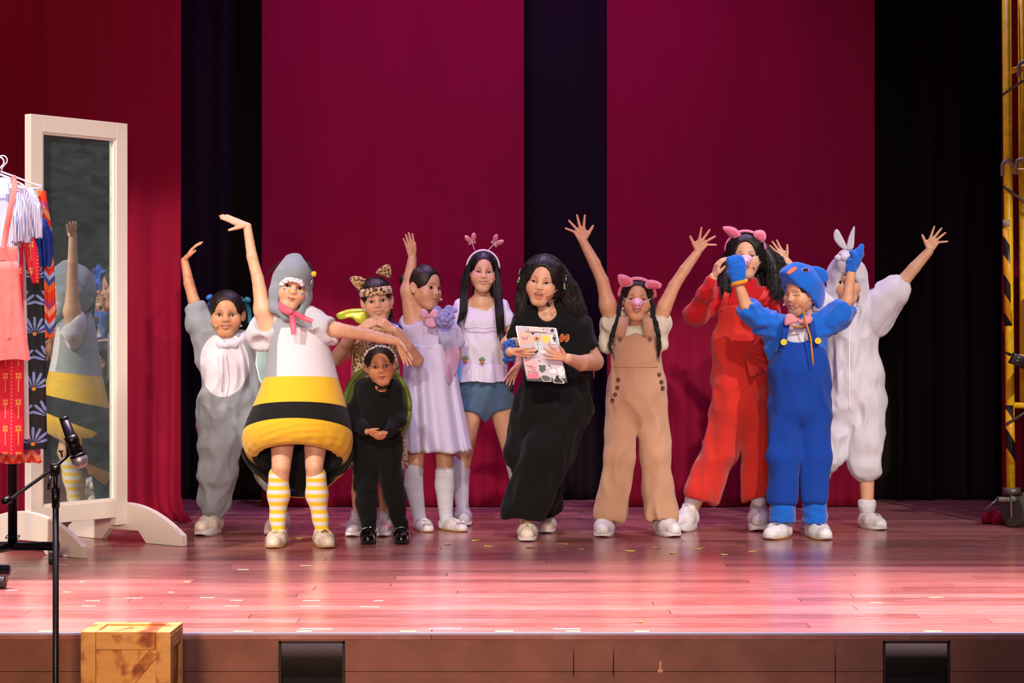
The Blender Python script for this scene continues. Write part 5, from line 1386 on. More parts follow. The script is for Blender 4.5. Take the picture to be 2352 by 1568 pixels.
f.wear('leopard_dress', LEO, [((862, 800, .02), (866, 900, .02), 50, 54, .66), ((832, 782, .03), (866, 800, .02), 20, 34, .8), ((908, 784, .03), (866, 800, .02), 20, 34, .8)], fold=(.006, (18, 18, 8), 3))
skirt(f, [(880, 866, 52, .115), (960, 866, 60, .13), (1040, 867, 68, .15), (1068, 868, 70, .155)], .02, 'dress_skirt', LEO, jag=.022, pleat=10, pa=.06, seed=3)
M_FRINGE = plain('raffia_fringe', 'b79468', .8, noise=60); mb = MB(); rr = random.Random(3)
for side, x0, x1 in ((-1, 798, 846), (1, 886, 930)):
    for i in range(46):
        x = rr.uniform(x0, x1); y0 = 778+abs(x-866)*.10+rr.uniform(-6, 6); L_ = rr.uniform(20, 46); d_ = -.09-.03*rr.random()+abs(x-866)/700
        mb.tube([f.p((x, y0, d_+.03)), f.p((x+rr.uniform(-3, 3)+side*3, y0+L_*.5, d_)), f.p((x+rr.uniform(-5, 5)+side*5, y0+L_, d_+.01))], [.0022, .002, .0012], 4)
o = f.put(mb, 'shoulder_fringe', M_FRINGE); o['kind'] = 'stuff'
mb = MB(); mb.tube([f.p((812, 800, -.05)), f.p((808, 840, -.04)), f.p((807, 872, -.03)), f.p((811, 884, -.03))], .0025, 5); f.put(mb, 'loose_cord', M_FRINGE)
GRNW = film('yellow_green_film', 'bcc43c', .85, .15, .2)
mb = MB(); pillow(mb, smooth_outline([f.p((x, y, .13)) for x, y in ((850, 712), (818, 708), (792, 712), (772, 722), (780, 734), (806, 730), (822, 742), (846, 744))], 4), .006); f.put(mb, 'wing', GRNW)
mb = MB(); pillow(mb, smooth_outline([f.p((x, y, .10)) for x, y in ((886, 728), (902, 736), (922, 748), (926, 768), (904, 762))], 4), .006); f.put(mb, 'wing', plain('blue_violet_film', '4c4cb8', .15, .3, trans=.3, coat=.8))
f.hair('sleek', HD, [([(888, 690, .05), (896, 715, .05), (900, 742, .04)], 7, 5, 2.5)], seed=7)
headwrap(f, .026, .066, .0115, LEO, 'head_scarf', tilt=-.05)
hb = f.band(.088, 0, BK, .004, name='headband', z=.026, y=.02, span=170)
cat_ear(f, [(826, 668), (812, 655), (803, 640), (812, 634), (828, 635), (842, 644), (836, 656)], .01, LEO2, None, hb)
cat_ear(f, [(863, 627), (873, 615), (887, 607), (896, 610), (899, 624), (896, 640), (882, 634)], .01, LEO2, None, hb)
f.headmic(1)
for x, y in ((838, 712), (899, 706)): mb = MB(); mb.ball(f.p((x, y, -.01)), .0065); f.put(mb, 'earring', plain('pearl', 'eadfcf', .2))
NK = plain('pink_swoosh', 'f0707e', .5); LILS = plain('lilac_leather', 'c9c3d4', .45, noise=30)
f.shoe((826, 1212), (812, 1232), 40, 'sneaker', LILS, WHITE_SOLE, hgt=.085)
s_ = f.shoe((886, 1208), (882, 1230), 42, 'sneaker', LILS, WHITE_SOLE, hgt=.085)
mb = MB(); mb.prism([f.p((x, y, -.12)) for x, y in ((882, 1200), (885, 1209), (892, 1211), (900, 1207), (891, 1208), (887, 1205))], (0, 1, 0), .06); f.put(mb, 'swoosh', NK, s_, False)

# --- small child in black with a shell
f = Fig(9.93, 874, 'small person in black top and leggings with an olive shell on the back, hands clasped')
f.head((873, 838), 93, yaw=6, roll=-7, pitch=5, mouth='closed', width=1.03)
f.limbs([((873, 880, .03), (872, 900, .03), 16, 22), ((866, 905, .02), (862, 990, .02), 34, 38, .65), ((845, 1010, .02), (838, 1110), 26, 18), ((838, 1110), (848, 1225, .01), 17, 10), ((885, 1010, .02), (902, 1105), 26, 18), ((902, 1105), (922, 1222, .01), 17, 10), ((812, 978, -.02), (843, 990, -.12), 11, 9), ((918, 975, -.02), (890, 993, -.12), 11, 9)])
f.hand((842, 990, -.12), vdir(.92, -.30, .2), vdir(.2, .75, .5), vdir(0, -.2, -1), 46, spread=(4, 1, -2, -4), curl=((20, 30, 20),), thumb=(30, 10, 10))
f.hand((892, 994, -.12), vdir(-.86, -.42, .25), vdir(-.2, .75, .5), vdir(0, -.2, -1), 44, spread=(4, 1, -2, -4), curl=((28, 40, 30),), thumb=(26, 10, 12))
f.body(SK['d'])
BKT = cloth('black_jersey', '08090b', fold=7, sheen=.06)
f.wear('black_top', BKT, [((866, 905, .02), (862, 950, .02), 42, 43, .68), ((862, 950, .02), (860, 998, .02), 43, 49, .7), ((838, 892, .02), (866, 905, .02), 18, 34, .8), ((902, 896, .02), (866, 905, .02), 18, 34, .8),
    ((836, 896, .02), (815, 945, 0), 21, 17), ((815, 945, 0), (812, 968, -.03), 17, 16), ((812, 968, -.03), (842, 990, -.11), 15, 11), ((902, 898, .02), (913, 945, 0), 20, 16), ((913, 945, 0), (916, 966, -.03), 16, 15), ((916, 966, -.03), (892, 992, -.11), 14.5, 11)],
    subs=[('e', (880, 882, -.06), 30, 30, 20)], fold=(.007, (16, 16, 9), 5))
mb = MB(); ribbon(mb, [f.p((858, 878, -.065)), f.p((872, 888, -.095)), f.p((890, 892, -.09))], .008); ribbon(mb, [f.p((895, 884, -.06)), f.p((880, 889, -.095)), f.p((866, 894, -.09))], .008); f.put(mb, 'neck_strap', BKT)
f.wear('leggings', BKT, [((846, 1010, .02), (845, 1030, .02), 42, 38, .75), ((884, 1010, .02), (884, 1030, .02), 38, 38, .75), ((846, 1025, .02), (838, 1110, 0), 34, 24), ((838, 1110, 0), (841, 1150, .01), 24, 22), ((841, 1150, .01), (848, 1222, .01), 22, 15), ((884, 1025, .02), (901, 1105, 0), 34, 24), ((901, 1105, 0), (908, 1145, .01), 24, 22), ((908, 1145, .01), (922, 1218, .01), 22, 15)], fold=(.006, (18, 18, 14), 6), k=.02)
mb = MB(); cen = (866, 935); ol = [f.p((cen[0]+74*math.cos(a)-6*math.sin(a), cen[1]+92*math.sin(a)+8*math.cos(a), .125)) for a in [2*math.pi*i/44 for i in range(44)]]
pillow(mb, ol, .075, (0, 1, .05)); shell = f.put(mb, 'shell', plain('olive_shell', '5d6a22', .4, coat=.2, noise=10))
mb = MB(); mb.tube(ol+[ol[0]], .014, 8); f.put(mb, 'shell_rim', plain('green_rim', '6f8a2c', .45, noise=12), shell)
f.hair('sleek', HD, [], seed=8, balls=[((880, 792, .12), (14, 14, 12))])
hb = f.band(.086, 24, plain('wire_green', '4d6a44', .5), .003, name='beaded_headband', z=.022, y=-.0, span=190)
rr = random.Random(9); mb = MB(); mb2 = MB()
for i in range(44):
    a = math.radians(-8+196*i/43); q = Matrix.Rotation(math.radians(24), 3, 'X') @ Vector((.0870*math.cos(a), rr.uniform(-.007, .007), .0935*math.sin(a))); c = f.h((q.x, q.y, q.z+.022))
    (mb if i % 3 else mb2).ball(c, rr.uniform(.0045, .0075), 8)
f.put(mb, 'white_beads', plain('silver_bead', 'd9d8dc', .25, .3), hb)['kind'] = 'stuff'; f.put(mb2, 'green_beads', plain('green_bead', '8fa37a', .4), hb)['kind'] = 'stuff'
f.shoe((848, 1226), (850, 1247), 36, 'mary', PATENT, BK); f.shoe((921, 1222), (926, 1245), 36, 'mary', PATENT, BK)

# --- lavender dress, head turned
f = Fig(10.48, 985, 'person in a lavender dress with flowers at the neck, one arm raised, looking sideways')
f.head((976, 660), 99, yaw=52, roll=4, pitch=4, mouth='closed', depth=.97, gaze=(.1, 0))
f.limbs([((968, 705, .03), (972, 735, .03), 18, 24), ((975, 760, .03), (982, 880, .03), 40, 42, .65), ((952, 752, .02), (938, 668, 0), 24, 17), ((938, 668, 0), (942, 635), 16, 14.5), ((942, 635), (947, 594), 14.5, 10.5),
    ((1026, 755, .05), (1046, 820, .08), 20, 16), ((1046, 820, .08), (1040, 870, .06), 15, 11),
    ((960, 980, .03), (955, 1060, .0), 28, 18), ((955, 1060, 0), (950, 1110, .02), 18, 19), ((950, 1110, .02), (966, 1196, .03), 19, 12), ((1018, 980, .03), (1021, 1062, 0), 28, 19), ((1021, 1062, 0), (1021, 1112, .02), 19, 20), ((1021, 1112, .02), (1026, 1196, .03), 20, 12.5)])
f.hand((947, 594, 0), vdir(-.16, .98, .05), vdir(.9, .1, .5), vdir(.4, .1, 1), 62, spread=(8, 2, -3, -10), curl=((4, 6, 4),), thumb=(30, 12, 8))
f.hand((1040, 870, .06), vdir(-.1, -1, 0), vdir(-.3, 0, 1), vdir(-1, 0, 0), 55)
f.body(SK['c'])
LAV = cloth('lavender_cloth', 'cbc8e3', fold=5, rough=.7)
f.wear('dress_bodice', LAV, [((978, 758, .03), (982, 800, .03), 55, 56, .68), ((950, 752, .03), (980, 760, .03), 24, 38, .8), ((1024, 754, .04), (980, 760, .03), 22, 38, .8), ((950, 756, .02), (944, 732, .01), 27, 24), ((1028, 762, .05), (1042, 792, .07), 26, 25)],
    subs=[((946, 735, .005), (936, 680, 0), 20, 22), ((1044, 800, .075), (1050, 830, .08), 19, 20), ('e', (976, 722, -.02), 26, 30, 16)], fold=(.007, (20, 20, 8), 8))
skirt(f, [(790, 983, 57, .12), (830, 986, 61, .135), (900, 991, 66, .155), (1000, 1001, 75, .185), (1035, 1005, 78, .195)], .03, 'dress_skirt', LAV, pleat=8, pa=.075, seed=5, nseg=96)
mb = MB(); mb.tube([f.p((928+i*7, 797+2*math.sin(i), .03-.118*math.sin(math.acos(max(-1, min(1, (928+i*7-983)/58)))))) for i in range(16)], .004, 6); f.put(mb, 'waist_seam', LAV)
WISP = film('pink_tulle', 'd8aace', .42, .4); BLUE_LIGHT = film('blue_light_film', '4cb4ee', .6, .25)
for pts, dy, mt in (([(1008, 770), (1030, 762), (1052, 785), (1056, 830), (1044, 866), (1030, 884), (1020, 850), (1012, 810)], -.07, WISP), ([(1006, 755), (1024, 748), (1046, 760), (1050, 800), (1032, 812), (1016, 790)], -.08, film('pale_blue_tulle', 'b9c4e6', .4, .4)), ([(1044, 812), (1056, 822), (1060, 850), (1056, 880), (1047, 880), (1043, 846)], .03, BLUE_LIGHT)):  # last lobe is added: blue light falling on the blouse, built as film
    mb = MB(); P = smooth_outline([f.p((x, y, dy+.03*math.sin(i*2))) for i, (x, y) in enumerate(pts)], 4); pillow(mb, P, .004, (0, -1, .1)); f.put(mb, 'tulle_and_blue_light', mt)
PUR = cloth('violet_satin', '8d8cc8', rough=.5); PNK = cloth('dusty_pink_organza', 'd6a2bd', rough=.5)
mb = MB()
for k_ in range(3):
    r0 = .040-.012*k_; mb.tube([f.p((1022, 731, -.10-.012*k_))+Vector((r0*math.cos(a+k_), .006*math.sin(a*3), r0*.95*math.sin(a+k_))) for a in [2*math.pi*i/16*.94 for i in range(17)]], [.013-.002*k_]*17, 8)
mb.ball(f.p((1022, 731, -.125)), .013, 10); f.put(mb, 'fabric_rose', PUR)
for i, (c, w_) in enumerate((((1003, 708), 8), ((1040, 712), 9), ((1030, 706), 7))): mb = MB(); pillow(mb, smooth_outline([f.p((c[0]+a, c[1]+b_, -.07)) for a, b_ in ((-10, 2), (-2, -6), (10, -3), (8, 6), (-4, 7))], 3), .008); f.put(mb, 'petal', PUR)
mb = MB()
for a in (-1, 1): pillow(mb, smooth_outline([f.p((986+q, 724+r_*1.0, -.115)) for q, r_ in ((0, 0), (a*9, -14), (a*20, -12), (a*20, 4), (a*10, 7))], 3), .010)
pillow(mb, smooth_outline([f.p((986+q, 726+r_, -.115)) for q, r_ in ((-4, 0), (6, 0), (16, 22), (2, 26), (-10, 18))], 3), .006); mb.ball(f.p((986, 726, -.125)), .007); f.put(mb, 'organza_bow', PNK)
mb = MB(); [mb.ball(f.p((968+i % 2, 748+i*7, -.105)), .0035, 8) for i in range(4)]; f.put(mb, 'bead_buttons', plain('pearl', 'eadfcf', .2))['kind'] = 'stuff'
f.hair('sleek', HD, [], seed=4, balls=[((929, 643, .05), (13, 13, 13))])
f.headmic(1)
for pr in ([((951, 1080, 0), (950, 1112, .02), 21.5, 21.5), ((950, 1112, .02), (962, 1180, .03), 21.5, 15), ((962, 1180, .03), (966, 1204, .02), 15, 15)], [((1021, 1085, 0), (1021, 1114, .02), 22, 22), ((1021, 1114, .02), (1024, 1180, .03), 22, 15.5), ((1024, 1180, .03), (1027, 1204, .02), 15.5, 15)]): f.wear('sock', WSOCK, pr, fold=(.0009, (10, 10, 30), 2), k=.006)
for h_, t_ in (((958, 1206), (990, 1224)), ((1018, 1205), (1070, 1221))):
    s_ = f.shoe(h_, t_, 36, 'flat', WHITE_SHOE, TAN_SOLE)
    mb = MB(); c = f.front(s_, t_[0]-12, t_[1]-22, 8)[0]
    for a in (-1, 1): mb.ball(c+Vector((a*.013, -.004, .003)), (.013, .006, .007), 10, R=Matrix.Rotation(a*.4, 3, 'Y'))
    mb.ball(c, .006); f.put(mb, 'shoe_bow', WHITE_SHOE, s_)

# --- butterfly headband, white blouse, denim shorts
f = Fig(10.78, 1112, 'person with long black hair, a butterfly headband, white blouse and denim shorts')
f.head((1109, 624), 91, yaw=5, roll=3, pitch=2, mouth='smile', eyes='squint', width=.98)
f.limbs([((1108, 665, .03), (1106, 694, .03), 16, 22), ((1070, 704, .04), (1106, 700, .03), 16, 20), ((1106, 700, .03), (1142, 704, .04), 20, 16), ((1106, 730, .02), (1110, 860, .02), 38, 42, .62),
    ((1062, 712, .03), (1048, 780, .03), 17, 14), ((1048, 780, .03), (1046, 850, .0), 14, 10), ((1150, 712, .03), (1184, 775, .02), 17, 14), ((1184, 775, .02), (1192, 838, -.03), 13.5, 10),
    ((1084, 900, .03), (1068, 1035, .02), 34, 20), ((1068, 1035, .02), (1058, 1085, .04), 20, 20), ((1058, 1085, .04), (1062, 1180, .04), 20, 11.5), ((1146, 900, .03), (1176, 1040, .02), 34, 21), ((1176, 1040, .02), (1190, 1090, .04), 21, 21), ((1190, 1090, .04), (1212, 1180, .05), 20, 11.5)])
f.hand((1190, 840, -.05), vdir(-.52, -.85, .15), vdir(-.8, .4, .4), vdir(.2, .1, 1), 56, spread=(12, 4, -4, -10), curl=((6, 10, 8), (10, 14, 10)), thumb=(22, 12, 10))
f.hand((1046, 850, 0), vdir(0, -1, 0), vdir(.2, 0, 1), vdir(1, 0, 0), 52)
f.body(SK['c'])
WBL = cloth('white_gauze', 'dddce6', fold=8)
f.wear('blouse', WBL, [((1106, 738, .02), (1108, 800, .02), 43, 50, .62), ((1108, 800, .02), (1109, 850, .02), 50, 56, .64), ((1076, 716, .03), (1090, 740, .02), 16, 30, .8), ((1138, 716, .03), (1124, 740, .02), 16, 30, .8)], subs=[('e', (1107, 690, -.06), 32, 40, 20)], fold=(.006, (26, 26, 4), 4))
for pr, sb in (([((1064, 706, .03), (1052, 740, .03), 19, 22)], [((1050, 752, .03), (1046, 790, .03), 16, 18)]), ([((1148, 706, .03), (1166, 742, .03), 19, 22)], [((1168, 752, .03), (1180, 780, .03), 16, 18)])): f.wear('puff_sleeve', WBL, pr, subs=sb, fold=(.008, (26, 26, 8), 9))
skirt(f, [(836, 1109, 55, .105), (866, 1109, 60, .12), (876, 1109, 62, .125)], .02, 'blouse_ruffle', WBL, pleat=14, pa=.05, seed=6)
mb = MB(); mb.tube([f.p((1066+i*6, 752+1.5*math.sin(i), .02-.118*math.sqrt(max(.05, 1-((1066+i*6-1107)/46)**2)))) for i in range(14)], .003, 6); f.put(mb, 'yoke_seam', WBL)
for cx_, cy_ in ((1068, 825), (1107, 828)):
    mb = MB(); d_ = -.112 if cx_ > 1090 else -.085
    pillow(mb, [f.p((cx_+a, cy_+b_, d_)) for a, b_ in ((-5, 0), (5, 0), (3.5, 8), (-3.5, 8))], .004, m=0); pillow(mb, smooth_outline([f.p((cx_+a, cy_+b_, d_)) for a, b_ in ((-7, 0), (-5, -6), (0, -9), (5, -6), (7, 0))], 3), .004, m=1)
    f.put(mb, 'cupcake_print', [plain('cake_brown', 'b0713e', .7), plain('icing_blue', '76b5d8' if cx_ > 1090 else '6a8f6a', .7)])
DEN = cloth('denim', '52718f', weave=700, fold=9)
f.wear('denim_shorts', DEN, [((1112, 868, .02), (1112, 900, .02), 56, 62, .64), ((1084, 900, .02), (1076, 962, .02), 36, 36, .9), ((1142, 900, .02), (1152, 960, .02), 36, 36, .9)], subs=[((1077, 955, .02), (1074, 1010, .02), 31, 34), ((1152, 955, .02), (1156, 1010, .02), 31, 34)], hems=[((1084, 900, .02), (1077, 960, .02), 39), ((1142, 900, .02), (1152, 958, .02), 36)], fold=(.005, (18, 18, 14), 5), k=.02)
mb = MB(); mb.box(f.p((1172, 885, -.02)), (.016, .014, .034), None, .004); f.put(mb, 'belt_pack', M_BLACKPL)
f.hair('part', HB, [([(1086, 594, -.03), (1072, 625, -.01), (1066, 670, .0), (1064, 715, -.03), (1056, 752, -.04)], 46, 9, 2.6), ([(1132, 594, -.03), (1141, 625, -.01), (1143, 670, -.03), (1147, 720, -.09), (1152, 785, -.08)], 62, 10, 2.6), ([(1110, 584, .10), (1112, 640, .11), (1110, 720, .10)], 40, 26, 4)], seed=11)
hb = f.band(.0925, 2, plain('white_plastic', 'e8e2ea', .3), .0055, name='headband', z=.022, y=.0, span=176)
for (bx, by), (tx, ty) in (((1090, 574), (1083, 552)), ((1122, 574), (1139, 556))):
    mb = MB(); mb.tube([f.p((bx, by, .0)), f.p((tx, ty, -.01))], .0025, 6); st_ = f.put(mb, 'spring', plain('white_plastic', 'e8e2ea', .3), hb)
    dx, dyy = (tx-bx), (ty-by); L_ = math.hypot(dx, dyy); ux, uy = dx/L_, dyy/L_; vx_, vy_ = -uy, ux; mb = MB(); mbi = MB()
    for a in (-1, 1):
        P = [(0, 2), (a*5, 13), (a*12, 15), (a*13, 5), (a*9, -1), (a*9, -8), (a*3, -8)]
        pl = smooth_outline([f.p((tx+ux*q+vx_*p_, ty+uy*q+vy_*p_, -.012)) for p_, q in P], 3); pillow(mb, pl, .005)
        c = sum(pl, Vector())/len(pl); pillow(mbi, [c+(q-c)*.68+Vector((0, -.0042, 0)) for q in pl], .003)
    bf = f.put(mb, 'butterfly', plain('butterfly_rim', 'd8a8a0', .5), hb); f.put(mbi, 'wing_spot', plain('butterfly_pink', 'c96a72', .5, noise=80), hb)
f.headmic(1)
f.wear('sock', WSOCK, [((1060, 1060, .03), (1058, 1090, .04), 20.5, 21), ((1058, 1090, .04), (1062, 1180, .04), 21, 13)], fold=(.0009, (10, 10, 30), 2), k=.006)
f.wear('sock', WSOCK, [((1184, 1066, .03), (1191, 1092, .04), 22, 22), ((1191, 1092, .04), (1212, 1180, .05), 22, 13)], k=.006)
f.shoe((1056, 1194), (1069, 1208), 40, 'sneaker', GREYSH, WHITE_SOLE); f.shoe((1222, 1190), (1262, 1205), 38, 'sneaker', LILS, WHITE_SOLE)
# --- woman in black with a clipboard
f = Fig(10.08, 1235, 'person in black tee shirt and wide trousers singing and holding a sticker covered clipboard')
f.head((1247, 645), 110, yaw=-9, roll=8, pitch=6, mouth='open', eyes='squint', width=.99, gaze=(-.15, 0))
f.limbs([((1252, 698, .03), (1258, 730, .04), 22, 28), ((1215, 738, .04), (1258, 730, .04), 24, 26), ((1258, 730, .04), (1312, 745, .04), 26, 26), ((1268, 770, .04), (1275, 880, .04), 54, 56, .65),
    ((1335, 780, .02), (1366, 830, .0), 26, 21), ((1366, 830, .0), (1335, 834, -.15), 21, 18), ((1335, 834, -.15), (1304, 823, -.262), 17, 12), ((1200, 760, .02), (1168, 792, .0), 24, 20), ((1168, 792, 0), (1171, 808, -.25), 16, 11),
    ((1296, 930, .04), (1256, 1040, -.01), 34, 22), ((1256, 1040, -.01), (1212, 1205, .0), 20, 13), ((1238, 930, .05), (1216, 1040, .07), 34, 22), ((1216, 1040, .07), (1258, 1190, .40), 20, 13)])
f.hand((1174, 808, -.268), vdir(.97, -.02, .0), vdir(.05, .95, .3), vdir(.1, 0, -1), 57, spread=(5, 1, -3, -7), curl=((0, 3, 3), (0, 4, 4), (1, 4, 4), (2, 5, 4)), thumb=(12, -30, -10))
f.hand((1302, 822, -.272), vdir(-.90, .24, .06), vdir(.35, .86, .2), vdir(-.1, 0, -1), 57, spread=(30, 10, -6, -16), curl=((-4, 6, 4), (-6, 14, 14), (-6, 14, 12), (-4, 14, 14)), thumb=(50, -16, 10))
f.body(SK['c'])
BTEE = cloth('black_cotton_tee', '07080a', fold=5, sheen=.06)
tee = f.wear('tee_shirt', BTEE, [((1266, 760, .04), (1272, 820, .04), 66, 66, .66), ((1272, 820, .04), (1278, 890, .04), 66, 70, .68), ((1212, 742, .04), (1262, 756, .04), 34, 56, .72), ((1318, 752, .04), (1266, 756, .04), 36, 56, .72),
    ((1208, 745, .03), (1188, 790, -.01), 32, 27), ((1324, 756, .03), (1352, 820, .0), 36, 34)], hems=[((1324, 756, .03), (1352, 822, .0), 46)], subs=[((1354, 816, 0), (1370, 852, -.01), 28, 30), ((1184, 796, -.04), (1176, 806, -.16), 21, 20), ('e', (1256, 716, -.06), 27, 44, 26)], fold=(.011, (12, 12, 7), 6))
f.wear('wide_trousers', BTEE, [((1278, 890, .04), (1274, 920, .04), 74, 80, .68), ((1300, 930, .02), (1258, 1035, -.03), 58, 52, .9), ((1258, 1035, -.03), (1220, 1130, -.03), 52, 47, .9), ((1220, 1130, -.03), (1191, 1206, -.02), 45, 40, .9), ((1194, 1165, -.03), (1172, 1204, -.03), 26, 20, .9),
    ((1236, 930, .05), (1210, 1040, .06), 54, 45, .9), ((1210, 1040, .06), (1248, 1115, .28), 44, 40, .9), ((1248, 1115, .28), (1258, 1172, .41), 40, 40, .9)],
    hems=[((1214, 1150, -.02), (1194, 1203, -.02), 66), ((1250, 1120, .30), (1262, 1172, .42), 50)], subs=[((1198, 1200, -.02), (1186, 1250, -.02), 38, 44, .9), ((1258, 1172, .42), (1264, 1215, .42), 34, 36)], fold=(.016, (13, 13, 4.5), 9), k=.03)
mb = MB()
for pts in ([(1306, 962), (1340, 958), (1346, 985), (1332, 992), (1312, 990)],): pillow(mb, smooth_outline([f.p((x, y, -.03)) for x, y in pts], 3), .02)
f.put(mb, 'cargo_pocket', BTEE)
f.wear('hair', HB, [('e', (0, 0, 9), 1, 1, 1)]) if False else None
f.hair('full', HB, [([(1222, 606, -.04), (1206, 635, -.01), (1200, 670, .01), (1196, 712, .0), (1186, 735, -.02)], 46, 13, 3.0, 1.6), ([(1276, 606, -.05), (1293, 640, -.01), (1306, 680, .0), (1322, 722, .0), (1328, 745, .02)], 64, 17, 3.0, 2.2), ([(1288, 610, .05), (1312, 650, .06), (1330, 700, .05), (1340, 730, .04)], 50, 14, 3.0, 2.4), ([(1250, 590, .10), (1256, 650, .13), (1262, 725, .12)], 50, 44, 5)], seed=21)
hb = f.band(.107, -6, M_BLACKPL, .005, name='headset', z=.008, y=.006, span=184)
for sx in (-1, 1):
    mb = MB(); c = f.h((sx*.103, -.020, -.006)); mb.ball(c, (.013, .020, .026), 14, R=f.hR); cup = f.put(mb, 'ear_cup', M_BLACKPL, hb)
    mb = MB(); mb.ball(f.h((sx*.107, -.034, -.002)), (.008, .009, .013), 10, R=f.hR); mb.tube([f.h((sx*.111, -.030, .018)), f.h((sx*.108, -.022, .046))], .004, 6); f.put(mb, 'chrome_trim', plain('chrome', 'd0dade', .15, 1), hb)
    mb = MB(); mb.ball(f.h((sx*.110, -.035, -.016)), (.006, .008, .007), 8, R=f.hR); f.put(mb, 'green_light', plain('green_led', '35c24e', .4), hb)
mb = MB(); mb.tube([f.h((.098, -.012, -.022)), f.h((.088, -.055, -.060)), f.h((.062, -.088, -.088))], .0028, 6); f.put(mb, 'boom_arm', M_BLACKPL, hb)
mb = MB(); mb.ball(f.h((.052, -.094, -.094)), (.013, .011, .011), 12, R=f.hR @ Matrix.Rotation(.5, 3, 'Y')); f.put(mb, 'foam_microphone', cloth('black_foam', '141315'), hb)
f.headmic(1)
for cx_ in (1290, 1302):
    mb = MB(); c = f.front(tee, cx_, 776)[0]-Vector((0, .001, 0)); n_a = 20
    mb.tube([c+Vector((.0105*math.cos(a)+.003*math.sin(a), .0, .0185*math.sin(a))) for a in [2*math.pi*i/n_a for i in range(n_a+1)]], .0026, 8, m=0)
    pillow(mb, [c+Vector((.008*math.cos(a)+.003*math.sin(a), .001, .0155*math.sin(a))) for a in [2*math.pi*i/n_a for i in range(n_a)]], .002, m=1)
    f.put(mb, 'printed_letter', [plain('print_orange', 'e6963a', .6), plain('print_red', 'c2452f', .6)])
BLUP = cloth('blue_scrunchie', '1f5fc0', rough=.6); mb = MB(); rr = random.Random(2)
for i in range(120):
    a = rr.uniform(0, 6.283); r_ = rr.uniform(.026, .044); c = f.p((1170, 806, -.215))+Vector((rr.uniform(-.025, .025), r_*math.cos(a)*.9, r_*1.25*math.sin(a)))
    mb.ball(c, (rr.uniform(.007, .012), rr.uniform(.004, .009), rr.uniform(.007, .013)), 7, R=Euler((rr.random()*3, rr.random()*3, 0)).to_matrix())
f.put(mb, 'ruffled_scrunchie', BLUP)['kind'] = 'stuff'
mb = MB(); c = f.p((1364, 838, -.02)); mb.tube([c+Vector((0, .045*math.cos(a), .045*math.sin(a)-.02)) for a in [2*math.pi*i/16 for i in range(17)]], .002, 5); f.put(mb, 'arm_cord', plain('skin_cord', 'a5705a', .6))
M_NAIL = plain('red_nail', 'c22a36', .25)
s_ = f.shoe((1214, 1222), (1210, 1244), 44, 'mule', CREAM_SHOE, WHITE_SOLE, length=.235)
f.shoe((1250, 1199), (1254, 1216), 42, 'mule', CREAM_SHOE, WHITE_SOLE, length=.235)
# clipboard
cbd = thing('clipboard', 'clear clipboard with white paper and many stickers, held by the person in black', 'clipboard', tuple(f.p((1243, 815, -.235))))
def cp(x, y, h=0):
    px, py = 1140+x*.1084, 730+y*.1084
    return f.p((px, py, -.236-(py-815)*.00012-h))
def card(pts, h, th, mat, name, par, cyc=False):
    P = [cp(x, y, h) for x, y in pts]; P = smooth_outline(P, 4) if cyc else P
    return MB().prism(P, (0, 1, 0), th).obj(name, mat, par, False)
def rr_(x0, y0, x1, y1, sk=(0, 0, 0, 0), r=16):
    """rounded rectangle leaning like the board"""
    out = []
    for cx_, cy_, a0 in ((x1-r, y0+r, -90), (x1-r, y1-r, 0), (x0+r, y1-r, 90), (x0+r, y0+r, 180)):
        for k_ in range(4): a = math.radians(a0+30*k_); out.append((cx_+r*math.cos(a), cy_+r*math.sin(a)))
    return [(x+(y-165)*.205, y+(x-400)*.052) for x, y in out]
P_ = lambda c: plain('print_'+c, c, .6)
brd = MB().prism([cp(x, y) for x, y in rr_(400, 165, 1272, 1330, r=40)], (0, 1, 0), .0025).obj('board', plain('clear_acrylic', 'dfe6ee', .05, trans=.9, ior=1.3), cbd, False)
PAPER = plain('white_paper', 'cbcad8', .8)
card(rr_(425, 178, 1250, 1235, r=24), .0006, .0005, PAPER, 'paper', cbd)
clip = card([(612, 190), (1062, 196), (1062, 300), (625, 278)], .012, .009, M_STEEL, 'clip', cbd)
for x in (672, 1005): MB().ball(cp(x, 242, .013), .0035, 10).obj('rivet', M_STEEL, clip)
S_ = .0012; T2 = .0006
def st(pts, col, name, h=S_, par=None, cyc=False): return card(pts, h, T2, P_(col), name, par or cbd, cyc)
c1 = st([(460, 305), (728, 305), (765, 550), (500, 550)], 'e6bfae', 'butterfly_card')
for a in (-1, 1): st([(603, 440), (603+a*30, 400), (603+a*80, 378), (603+a*62, 420), (603+a*50, 470), (603+a*20, 462)], 'b98aa8' , 'wing', .0019, c1, True)
st([(585, 420), (620, 420), (632, 462), (604, 452), (578, 464)], 'e0824f', 'body', .0026, c1)
def heart(cx_, cy_, s): return [(cx_, cy_+s), (cx_-s*.95, cy_-.05*s), (cx_-s*.75, cy_-.75*s), (cx_-.25*s, cy_-.8*s), (cx_, cy_-.35*s), (cx_+.3*s, cy_-.8*s), (cx_+s*.8, cy_-.7*s), (cx_+s*.95, cy_)]
st(heart(772, 330, 32), '241a1c', 'heart_sticker'); st(heart(840, 715, 50), '2a1418', 'heart_sticker'); st(heart(914, 912, 22), 'b5525f', 'heart_sticker')
def star(cx_, cy_, s): return [(cx_+(s if i % 2 == 0 else s*.42)*math.sin(math.pi*i/5), cy_-(s if i % 2 == 0 else s*.42)*math.cos(math.pi*i/5)) for i in range(10)]
st(star(1185, 266, 58), '1c1a20', 'star_sticker'); st(star(625, 838, 30), '1c1a20', 'star_sticker')
o = st([(842, 316), (938, 318), (942, 344), (846, 342)], 'c7a3a8', 'label_sticker'); st([(850, 322), (930, 323), (933, 338), (853, 337)], 'eee6ea', 'label_face', .0018, o)
